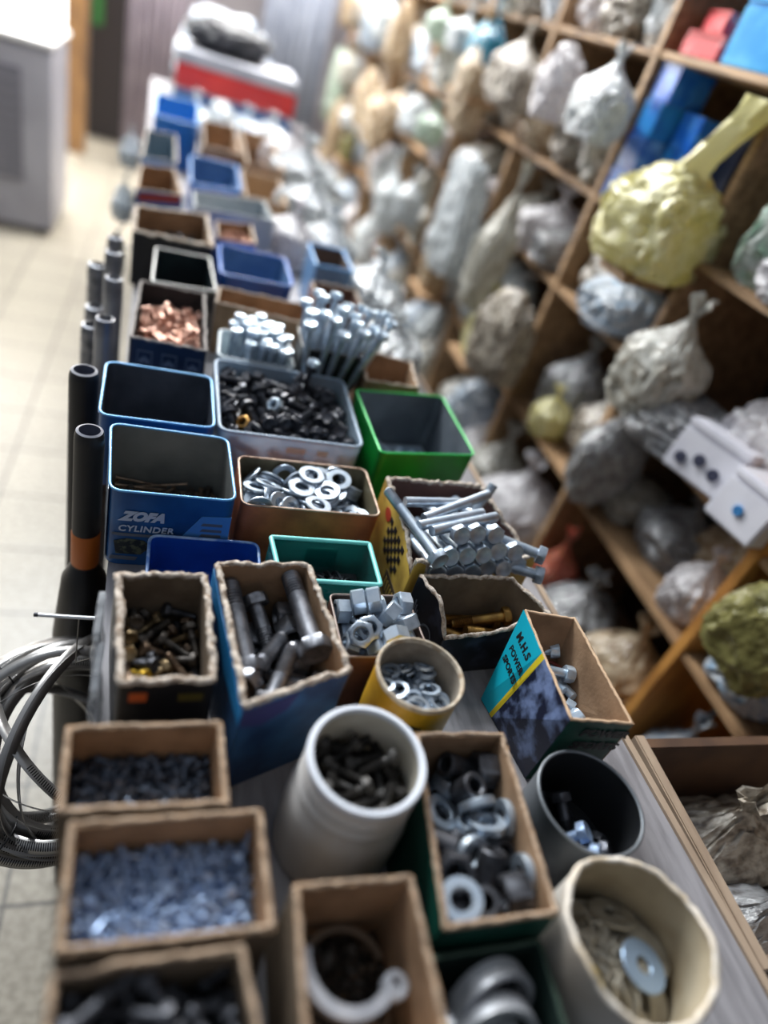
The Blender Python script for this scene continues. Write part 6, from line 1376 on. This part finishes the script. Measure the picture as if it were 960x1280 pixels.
# bay 2 (y .67-1.17), bay 3 (1.17-1.61)
bag('yellow', 'big round yellow tied bag with a twisted neck on the rack, upper right', (.905,1.25,1.075), (.20,.24,.20), (0,-.05,.2), 2)
t = [o for o in COL.objects if o.get('label') == 'big round yellow tied bag with a twisted neck on the rack, upper right'][0]
bm = bmesh.new(); pts = [Vector((0,-.0,.155)), Vector((.0,-.02,.2)), Vector((.01,-.04,.245)), Vector((.02,-.065,.29)), Vector((.03,-.085,.33))]
rr = [.05,.03,.026,.024,.034]
rings = []
for q, (p, r) in enumerate(zip(pts, rr)): rings.append([bm.verts.new(p+Vector((r*(1+.25*math.sin(4*a+q*1.3))*math.cos(a), r*(1+.25*math.sin(4*a+q*1.3))*math.sin(a), 0))) for a in [2*PI*k/20 for k in range(20)]])
for a, b2 in zip(rings, rings[1:]):
    for k in range(20): bm.faces.new((a[k], a[(k+1) % 20], b2[(k+1) % 20], b2[k]))
bm.faces.new(rings[-1])
obj('twisted_neck', bm, BM['yellow'], t, smooth=.7)
rbox('shelf_rail', XR-.105, XR-.003, 1.195, 1.30, 1.055, 1.073, wood)
bag('clear', 'milky bag slumped over the shelf edge below the yellow bag', (.925,1.06,.853), (.15,.17,.225), (.1,-.08,.1), 4)
bag('bluew', 'bag with a bright blue print left of the slumped milky bag', (1.0,1.36,.916), (.2,.2,.14), (0,-.1,.3), 1)
bag('mix', 'dusty bag behind the blue-printed one on the rack', (1.06,1.50,.916), (.2,.17,.19), (0,0,.2), 5)
bag('green', 'white bag with green print at the right edge, below the twisted yellow neck', (1.055,1.06,1.141), (.2,.17,.26), (.1,-.1,.5), 3)
bag('white', 'open white paper bag showing a dark inside at the right edge of the rack', (1.01,.945,1.141), (.16,.15,.10), (0,-.05,.2), 8)
bag('white', 'white bag filling the shelf beside the green-printed bag', (1.07,.86,1.141), (.24,.24,.27), (0,0,.6), 0)
bag('grey', 'crumpled pale plastic bundle on the shelf above the white dotted cartons', (.97,.985,.832), (.2,.2,.11), (0,-.05,.4), 5)
bag('white', 'whitish crumpled bag behind the white dotted cartons', (1.1,.82,.832), (.26,.27,.2), (0,0,.1), 2)
bag('grey', 'grey rag-like plastic bag hanging at the shelf corner left of the dotted cartons', (.965,1.105,.60), (.16,.11,.25), (.05,-.1,0), 7)
dotm = mat('carton_dot', S(40,44,70), .6)
bx('carton', 'white carton with three dark dots tilted on the shelf', 'carton', (.955,.85,.835), (.10,.13,.10), mat('white_carton', S(214,214,222), .6, 0, S(196,196,206), 12), (.0,.18,.35), None, ((-.22,.35,.011),(.05,.42,.011),(.3,.28,.011)), dotm)
bx('carton', 'white carton with one blue dot in front of the three-dot carton', 'carton', (.945,.715,.835), (.10,.10,.095), MATS['white_carton'], (0,.15,.2), None, ((.0,.4,.009),), mat('blue_dot', S(40,120,180), .6))
# blue boxes stacked in the upper compartment
bb = [mat('blue_carton_a', S(20,96,196), .35, 0, S(70,140,220), 24), mat('blue_carton_b', S(16,76,170), .35, 0, S(110,160,220), 30), mat('blue_carton_c', S(40,130,200), .35, 0, S(20,80,170), 20)]
ky = 0
for j in range(4):
    for k in range(2):
        y = 1.552-.085*k; z = 1.1405+.071*j
        if k == 1 and j == 3: continue
        pos = ['bottom','second','third','top'][j]
        bx('blue_carton', 'small blue carton, %s of the %s stack in the upper right compartment' % (pos, ['left','right'][k]), 'carton', (1.0+.004*j+.05*k, y, z), (.09,.076,.070), bb[(j+k) % 3], (0,0,.04*math.sin(j*3+k)), 'blue cartons in the upper right compartment', bev=.002)
for k in range(2):
    bx('dark_carton', 'dark navy carton lying deep in the upper right compartment, %s' % ['the nearer','the farther'][k], 'carton', (1.17,1.28+.11*k,1.1405), (.2,.1,.22), navy, (0,0,0), None, bev=.002)
bag('white', 'small whitish bag in front of the dark navy cartons', (1.0,1.34,1.141), (.12,.1,.13), (0,0,.2), 1)
bx('blue_carton', 'bright sky blue carton on top of the upper right compartment', 'carton', (1.05,1.33,1.4405), (.16,.16,.12), mat('sky_carton', S(20,150,220), .35, 0, S(90,190,240), 14), (0,0,.15))
bx('red_carton', 'red carton on the left of the sky blue one at the top right', 'carton', (1.03,1.50,1.4405), (.12,.12,.045), mat('red_carton', S(200,50,60), .45, 0, S(220,150,150), 22, .5, .7), (0,0,.1))
bx('red_carton', 'second red carton lying on the first one at the top right', 'carton', (1.04,1.50,1.487), (.11,.10,.04), MATS['red_carton'], (0,0,-.15))
# row between .59 and .83 in bay 2 and bay 1
bag('white', 'pointed white paper bag on the board in the middle of the right side', (1.02,.76,.591), (.13,.11,.15), (0,-.15,.3), 3)
bag('grey', 'greyish bag in the pigeonhole left of the pointed white paper bag', (1.10,.93,.591), (.2,.18,.14), (0,-.1,.1), 6)
bag('tan', 'tan bag deep in the pigeonhole behind the pointed white paper bag', (1.16,.80,.591), (.2,.24,.17), (0,0,.1), 2)
bag('clear', 'clear bag lying against the orange upright, on the middle board', (1.06,1.07,.591), (.16,.13,.1), (0,-.1,.2), 8)
bag('olive', 'olive green bag hanging at the right edge by the orange upright', (.925,.575,.675), (.10,.17,.22), (.35,0,.2), 4)
bag('bluew', 'blue and white bag below the olive green bag', (1.03,.565,.591), (.16,.15,.12), (0,-.1,.3), 7)
bx('red_carton', 'dull red carton on the lower board at the right edge', 'carton', (1.03,.43,.591), (.13,.09,.05), mat('dull_red_carton', S(150,60,50), .5, 0, S(110,50,46), 20), (0,0,.3))
bag('grey', 'grey bag beside the dull red carton at the right edge', (1.1,.30,.591), (.2,.2,.16), (0,0,.3), 0)
# under the lowest visible board
bag('bluew', 'blue and white plastic bag below the board, right of the teal-sided box', (1.03,.58,.221), (.18,.13,.26), (0,-.1,.3), 1)
bag('tan', 'beige bag under the crossing of board and orange upright', (1.03,.80,.24), (.2,.2,.25), (0,-.05,.1), 4)
bag('grey', 'grey bag in the low pigeonhole behind the heads of the long bolts', (1.03,1.0,.24), (.2,.2,.20), (0,-.05,.4), 3)
bag('pink', 'pink bag in the low pigeonhole by the second upright', (1.0,1.10,.24), (.12,.1,.24), (0,-.1,.1), 1)
bag('white', 'large white bag right of the green tin, low on the rack', (1.0,1.36,.24), (.24,.25,.27), (0,-.1,.2), 4)
bag('clear', 'milky bag beside the large white bag low on the rack', (.98,1.53,.24), (.2,.15,.26), (0,0,.1), 0)
bag('mix', 'dusty bag on the middle board behind the second upright', (1.09,1.29,.591), (.2,.18,.20), (0,-.05,.2), 7)
bag('grey', 'grey shiny bag with yellow-green print on the middle board', (1.09,1.50,.591), (.2,.17,.22), (0,-.05,.4), 4)
bag('yellow', 'small yellow bag lying on the board before the dusty one', (.985,1.40,.591), (.1,.1,.13), (0,-.2,.4), 3)
for y, z, mk, lab, s in ((1.80,.591,'yellow','small yellow bag low in the rack right of the long upright bolts',1),(2.50,1.441,'teal','teal blue bag high on the rack at the top of the view',0),(4.25,.591,'olive','yellow-green bag far back on the rack, beyond the shiny bags',4),(2.34,.591,'tan','golden tan bag in the middle of the far rack',1)):
    bag(mk, lab, (.905,y,z-.0), (.09,.15,.20), (0,-.03,0), s) if mk != 'teal' else bag(mk, lab, (.90,y,1.2), (.10,.22,.26), (0,-.03,0), s)
    if mk != 'teal': rbox('shelf_rail', XR-.10, XR-.003, y-.09, y+.09, z-.018, z-.001, wood)
    else: rbox('shelf_rail', XR-.11, XR-.003, y-.12, y+.12, 1.18, 1.198, wood)

# wooden crate between the counter and the rack
cr = thing('wooden_crate', 'open wooden crate of crumpled plastic standing right against the counter edge', 'crate', (.70,.245,0))
def cbox(name, x0, x1, y0, y1, z0, z1, m):
    b2 = bmesh.new(); add_box(b2, x0-.70, x1-.70, y0-.245, y1-.245, z0, z1, .0015); return obj(name, b2, m, cr)
cbox('side_board', .556, .570, .125, .365, .0, .782, weath)
cbox('side_board', .86, .874, .125, .365, .0, .782, weath)
cbox('end_board', .5705, .8595, .351, .365, .0, .775, mat('brown_board', S(96,70,50), .7, 0, S(70,50,38), 12))
cbox('end_board', .5705, .8595, .125, .139, .0, .775, weath)
cbox('bottom_board', .5705, .8595, .1395, .3505, .56, .575, wood_dk)
bag('mix', 'crumpled dusty plastic filling the far half of the wooden crate', (.70,.29,.576), (.25,.115,.17), (0,0,.05), 4)
bag('grey', 'crumpled grey plastic in the near half of the wooden crate', (.68,.195,.576), (.20,.10,.16), (0,0,-.05), 6)
bag('clear', 'small milky bag in the near corner of the wooden crate', (.81,.19,.576), (.08,.09,.19), (0,0,.2), 3)

# shiny bags and packs on the far counter
for i, (x, y, z, mk, sx, sy, sz, lab) in enumerate([
  (.42,1.18,.80,'clearg',.12,.18,.10,'shiny clear bag behind the long upright bolts, at the right counter edge'),
  (.43,1.42,.80,'clearg',.11,.2,.13,'shiny clear bag beside the small blue-rimmed box'),
  (.272,1.66,.80,'white',.085,.16,.13,'white plastic bag behind the small blue-rimmed box'),
  (.36,1.66,.80,'clearg',.09,.16,.14,'shiny clear bag right of the white plastic bag'),
  (.345,1.93,.80,'clearg',.12,.22,.15,'large shiny clear bag far back on the right of the counter'),
  (.36,2.22,.80,'clearg',.12,.24,.17,'tall shiny clear bag behind the large one, far back on the counter'),
  (.355,2.5,.80,'white',.11,.22,.15,'white bag near the far end of the counter, on the right')]):
    bag(mk, lab, (x, y, z), (sx, sy, sz), (0,0,.2*i), (1,3,0,6,3,1,4)[i])
for i, x in enumerate((-.045,.045,.135,.225,.315)):
    bag(['clearg','clearg','clearg','bluew','clearg'][i], ['leftmost','second','middle','fourth','rightmost'][i]+' of the five shiny packs lined up before the red and grey carton', (x, 2.82, .80), (.085,.26,.12), (0,0,.1*i), (3,1,5,3,1)[i])
t = bx('carton', 'long grey carton with a red stripe at the far end of the counter', 'carton', (.185,3.18,.80), (.44,.34,.225), mat('pale_grey_carton', S(186,188,196), .5, 0, S(160,162,172), 8), (0,0,-.02))
bm = bmesh.new(); add_box(bm, -.2205, .2205, -.1735, -.1712, .105, .182); obj('red_stripe', bm, mat('red_print', S(214,54,50), .45, 0, S(190,40,44), 6), t)
bm = bmesh.new(); add_box(bm, -.2205, .2205, -.1732, -.1712, .010, .095); obj('blue_stripe', bm, mat('blue_print', S(60,100,160), .45), t)
bag('bluew', 'large pale bluish bag at the far end, behind the grey carton with the red stripe', (.15,3.55,.80), (.42,.34,.34), (0,0,.2), 5)
bag('black', 'dark bundle lying on top of the grey carton with the red stripe', (.14,3.22,1.026), (.34,.26,.12), (0,0,.2), 8)

# shiny packets added to give glints along the far left edge of the counter
for i, (y, z) in enumerate(((1.55,.86),(1.72,.84),(1.95,.88),(2.15,.85),(2.4,.9),(2.62,.88))):
    t = bag('clearg', ['nearest','second','third','fourth','fifth','farthest'][i]+' of six shiny packets added for glints along the far left counter edge', (LX(y)-.045, y, z-.16), (.045,.06,.08), (0,0,.3*i), (3,1,4,6,0,3)[i])
    bm = bmesh.new(); sweep(bm, [Vector((.044,0,.79-z+.16)), Vector((.025,0,.80-z+.16)), Vector((0,0,.088))], .002, 6, False); obj('hook', bm, steel, t)

# ------------------------------------------------------------------ the room
tile = bpy.data.materials.new('floor_tiles'); tile.use_nodes = True
nt = tile.node_tree; p = nt.nodes['Principled BSDF']; tc = nt.nodes.new('ShaderNodeTexCoord')
br = nt.nodes.new('ShaderNodeTexBrick'); br.offset = 0; br.inputs['Scale'].default_value = 1; br.inputs['Brick Width'].default_value = .22; br.inputs['Row Height'].default_value = .22
br.inputs['Mortar Size'].default_value = .0035; br.inputs['Color1'].default_value = S(166,159,145); br.inputs['Color2'].default_value = S(157,150,137); br.inputs['Mortar'].default_value = S(104,100,94)
mp = nt.nodes.new('ShaderNodeMapping'); mp.inputs['Location'].default_value = (.16,.095,0); nt.links.new(tc.outputs['Object'], mp.inputs[0]); nt.links.new(mp.outputs[0], br.inputs['Vector'])
no = nt.nodes.new('ShaderNodeTexNoise'); no.inputs['Scale'].default_value = 70; no.inputs['Detail'].default_value = 8; nt.links.new(tc.outputs['Object'], no.inputs['Vector'])
mx = nt.nodes.new('ShaderNodeMix'); mx.data_type = 'RGBA'; mx.blend_type = 'MULTIPLY'; mx.inputs['Factor'].default_value = .4
rp = nt.nodes.new('ShaderNodeValToRGB'); rp.color_ramp.elements[0].position = .38; rp.color_ramp.elements[0].color = S(150,146,140); rp.color_ramp.elements[1].position = .6; rp.color_ramp.elements[1].color = S(255,255,255)
nt.links.new(no.outputs['Fac'], rp.inputs[0]); nt.links.new(br.outputs['Color'], mx.inputs['A']); nt.links.new(rp.outputs[0], mx.inputs['B']); nt.links.new(mx.outputs['Result'], p.inputs['Base Color'])
p.inputs['Roughness'].default_value = .36; p.inputs['Specular IOR Level'].default_value = .35
bm = bmesh.new(); add_box(bm, -3.2, 3.0, -1.5, 6.2, -.1, 0); struct('floor', bm, tile)
wallm = mat('wall_paint', S(150,146,150), .8, 0, S(128,124,130), 3)
def wbox(name, x0, x1, y0, y1, z0, z1, m=wallm):
    b2 = bmesh.new(); add_box(b2, x0, x1, y0, y1, z0, z1); return struct(name, b2, m)
wbox('wall_back', -.72, 3.0, 6.05, 6.2, 0, 2.8)
wbox('wall_right', 1.36, 1.5, -1.5, 6.045, 0, 2.8)
wo = wbox('window_1', -3.2, -.725, 6.08, 6.12, 0, 2.8, mat('daylit_opening', S(255,250,240), .9, emit=(S(255,250,240), 6.0)))
wbox('added_glare_pane', -.66, .30, 6.035, 6.048, 1.5, 2.75, MATS['daylit_opening'])  # unseen glowing pane added high on the wall for glare on the floor
# cabinet, post and curtain at the far left
cab = thing('metal_cabinet', 'light grey metal cabinet with a dark slotted panel, far left', 'cabinet', (-.87,3.95,0))
cabm = mat('cabinet_grey', S(168,168,178), .45, .1, S(150,150,160), 4)
bm = bmesh.new(); add_box(bm, -.32,.32,-.25,.25,.03,.80,.008); obj('cabinet_body', bm, cabm, cab)
bm = bmesh.new(); add_box(bm, -.33,.33,-.26,.26,.8005,.825,.006); obj('cabinet_top', bm, mat('white_top', S(236,236,236), .3), cab)
bm = bmesh.new(); add_box(bm, .07,.20,-.258,-.251,.24,.70); sp_ = obj('slotted_panel', bm, mat('panel_grey', S(108,108,118), .5), cab)
for k in range(9): 
    bm = bmesh.new(); add_box(bm, .075,.195,-.262,-.2585,.26+.048*k,.275+.048*k); obj('slat', bm, mat('slat_grey', S(136,136,146), .5) if k == 0 else MATS['slat_grey'], sp_)
for sx in (-.28,.28):
    for sy in (-.2,.2):
        bm = bmesh.new(); add_box(bm, sx-.02,sx+.02,sy-.02,sy+.02,0,.0295); obj('foot', bm, black_pl, cab)
wbox('trim_1', -.72, -.60, 5.35, 5.45, 0, 2.6, mat('brown_post', S(150,112,70), .6, 0, S(120,88,56), 6))
door = thing('shop_door', 'dark door leaf with a green sign behind the brown post', 'door', (-.52,5.9,0))
bm = bmesh.new(); add_box(bm, -.12,.12,-.02,.02,.01,2.1,.003); obj('door_leaf', bm, mat('dark_door', S(44,40,42), .6), door)
bm = bmesh.new(); add_box(bm, -.10,-.04,-.026,-.0205,.70,1.02,.001); obj('green_sign', bm, mat('green_sign', S(50,120,60), .5), door)
def curtain(name, label, x0, x1, y, z0, z1, m):
    t = thing(name, label, 'curtain', ((x0+x1)/2, y, z0))
    b2 = bmesh.new(); n = 60; cols = []
    for i in range(n+1):
        u = i/n; x = (u-.5)*(x1-x0); yy = .018*math.sin(u*2*PI*7)+.008*math.sin(u*2*PI*17)
        cols.append([b2.verts.new((x, yy, 0)), b2.verts.new((x, yy*.7, z1-z0))])
    for a, c in zip(cols, cols[1:]): b2.faces.new((a[0], c[0], c[1], a[1]))
    o = obj('cloth', b2, m, t, smooth=1.2); sm = o.modifiers.new('thickness', 'SOLIDIFY'); sm.thickness = .004
    b2 = bmesh.new(); sweep(b2, [Vector((-(x1-x0)/2-.04,0,z1-z0+.01)), Vector(((x1-x0)/2+.04,0,z1-z0+.01))], .01, 10, False); obj('rail', b2, steel, t)
    return t
curtain('curtain', 'mauve grey curtain hanging behind the far end of the counter', -.36, -.02, 5.2, .12, 2.3, mat('mauve_cloth', S(158,148,158), .85, 0, S(140,130,142), 6))
curtain('curtain', 'blue-grey curtain between the far end of the counter and the rack', .42, .84, 5.3, .05, 2.3, mat('blue_grey_cloth', S(136,142,156), .85, 0, S(116,122,138), 6))

# ------------------------------------------------------------------ light
def area(name, loc, target, size, size_y, power, col=(1,1,1)):
    l = bpy.data.lights.new(name, 'AREA'); l.shape = 'RECTANGLE'; l.size = size; l.size_y = size_y; l.energy = power; l.color = col
    o = bpy.data.objects.new(name, l); COL.objects.link(o); o.location = loc
    o.rotation_euler = (Vector(target)-Vector(loc)).to_track_quat('-Z', 'Y').to_euler()
    return o
area('daylight_from_doorway', (-1.7,5.6,2.1), (.2,1.0,.8), 1.8, 1.8, 110, (1,.97,.93))
area('high_shop_window', (-.75,3.9,3.7), (.25,.5,.85), 1.0, .8, 210, (.93,.97,1))
for i, (x, y) in enumerate(((.25,3.2),(.45,1.9),(.6,4.4))):
    area('added_strip_light', (x, y, 2.75), (x+.25, y, .8), .10, 1.2, (34,5,120)[i], (1,.97,.92))  # unseen overhead strips added for sharp highlights and brighter far bags
area('added_strip_light', (-.9, 2.2, 2.75), (-.9, 2.2, 0), .10, 1.2, 16, (.93,.97,1))  # another unseen strip, added over the floor on the left
for x, y, z, e in ((.35,4.3,2.5,45),(.30,2.8,2.6,30),(-.1,5.0,2.3,30),(.62,3.3,2.5,25)):
    l = bpy.data.lights.new('added_sparkle_point', 'POINT'); l.energy = e; l.shadow_soft_size = .035; l.color = (1,.96,.88)  # unseen point lights added for small bright sparkles far back
    o = bpy.data.objects.new('added_sparkle_point', l); COL.objects.link(o); o.location = (x, y, z)
w = bpy.data.worlds.new('World'); SC.world = w; w.use_nodes = True
nt = w.node_tree; bg = nt.nodes['Background']; tc = nt.nodes.new('ShaderNodeTexCoord'); sp = nt.nodes.new('ShaderNodeSeparateXYZ'); nt.links.new(tc.outputs['Generated'], sp.inputs[0])
def wm(op, a, b):
    n = nt.nodes.new('ShaderNodeMath'); n.operation = op; n.use_clamp = False
    for i, v in enumerate((a, b)):
        if isinstance(v, (int, float)): n.inputs[i].default_value = v
        else: nt.links.new(v, n.inputs[i])
    return n.outputs[0]
k = wm('ADD', wm('MULTIPLY', sp.outputs['Y'], .45), wm('MULTIPLY', sp.outputs['Z'], .55))
k = wm('ADD', k, wm('MULTIPLY', sp.outputs['X'], -.15))
rp = nt.nodes.new('ShaderNodeValToRGB'); nt.links.new(wm('ADD', wm('MULTIPLY', k, .5), .5), rp.inputs[0])
e = rp.color_ramp.elements; e[0].position = .25; e[0].color = (.10,.108,.124,1); e[1].position = .95; e[1].color = (.86,.95,1.08,1)
nt.links.new(rp.outputs[0], bg.inputs['Color']); bg.inputs['Strength'].default_value = .5

# ------------------------------------------------------------------ camera
cam = bpy.data.cameras.new('Camera'); co = bpy.data.objects.new('Camera', cam); COL.objects.link(co)
cam.sensor_fit = 'VERTICAL'; cam.sensor_height = 36; cam.sensor_width = 27; cam.lens = 850/1280*36
R = Matrix(((0.9385397231250754,0.0927091375594685,0.3324879004253937),(-0.20220610451478782,-0.632993022828901,0.7472834297285637),(0.2797425234269214,-0.7685862663767223,-0.5753427428271155)))
M = Matrix((R.col[0], -R.col[1], -R.col[2])).transposed().to_4x4(); M.translation = (0,0,1.35)
co.matrix_world = M
cam.clip_start = .02; cam.clip_end = 60
cam.dof.use_dof = True; cam.dof.focus_distance = .71; cam.dof.aperture_fstop = (cam.lens/1000)/.018
SC.camera = co
SC.view_settings.view_transform = 'Standard'; SC.view_settings.look = 'None'; SC.view_settings.exposure = 0; SC.view_settings.gamma = 1
SC.view_settings.use_curve_mapping = False
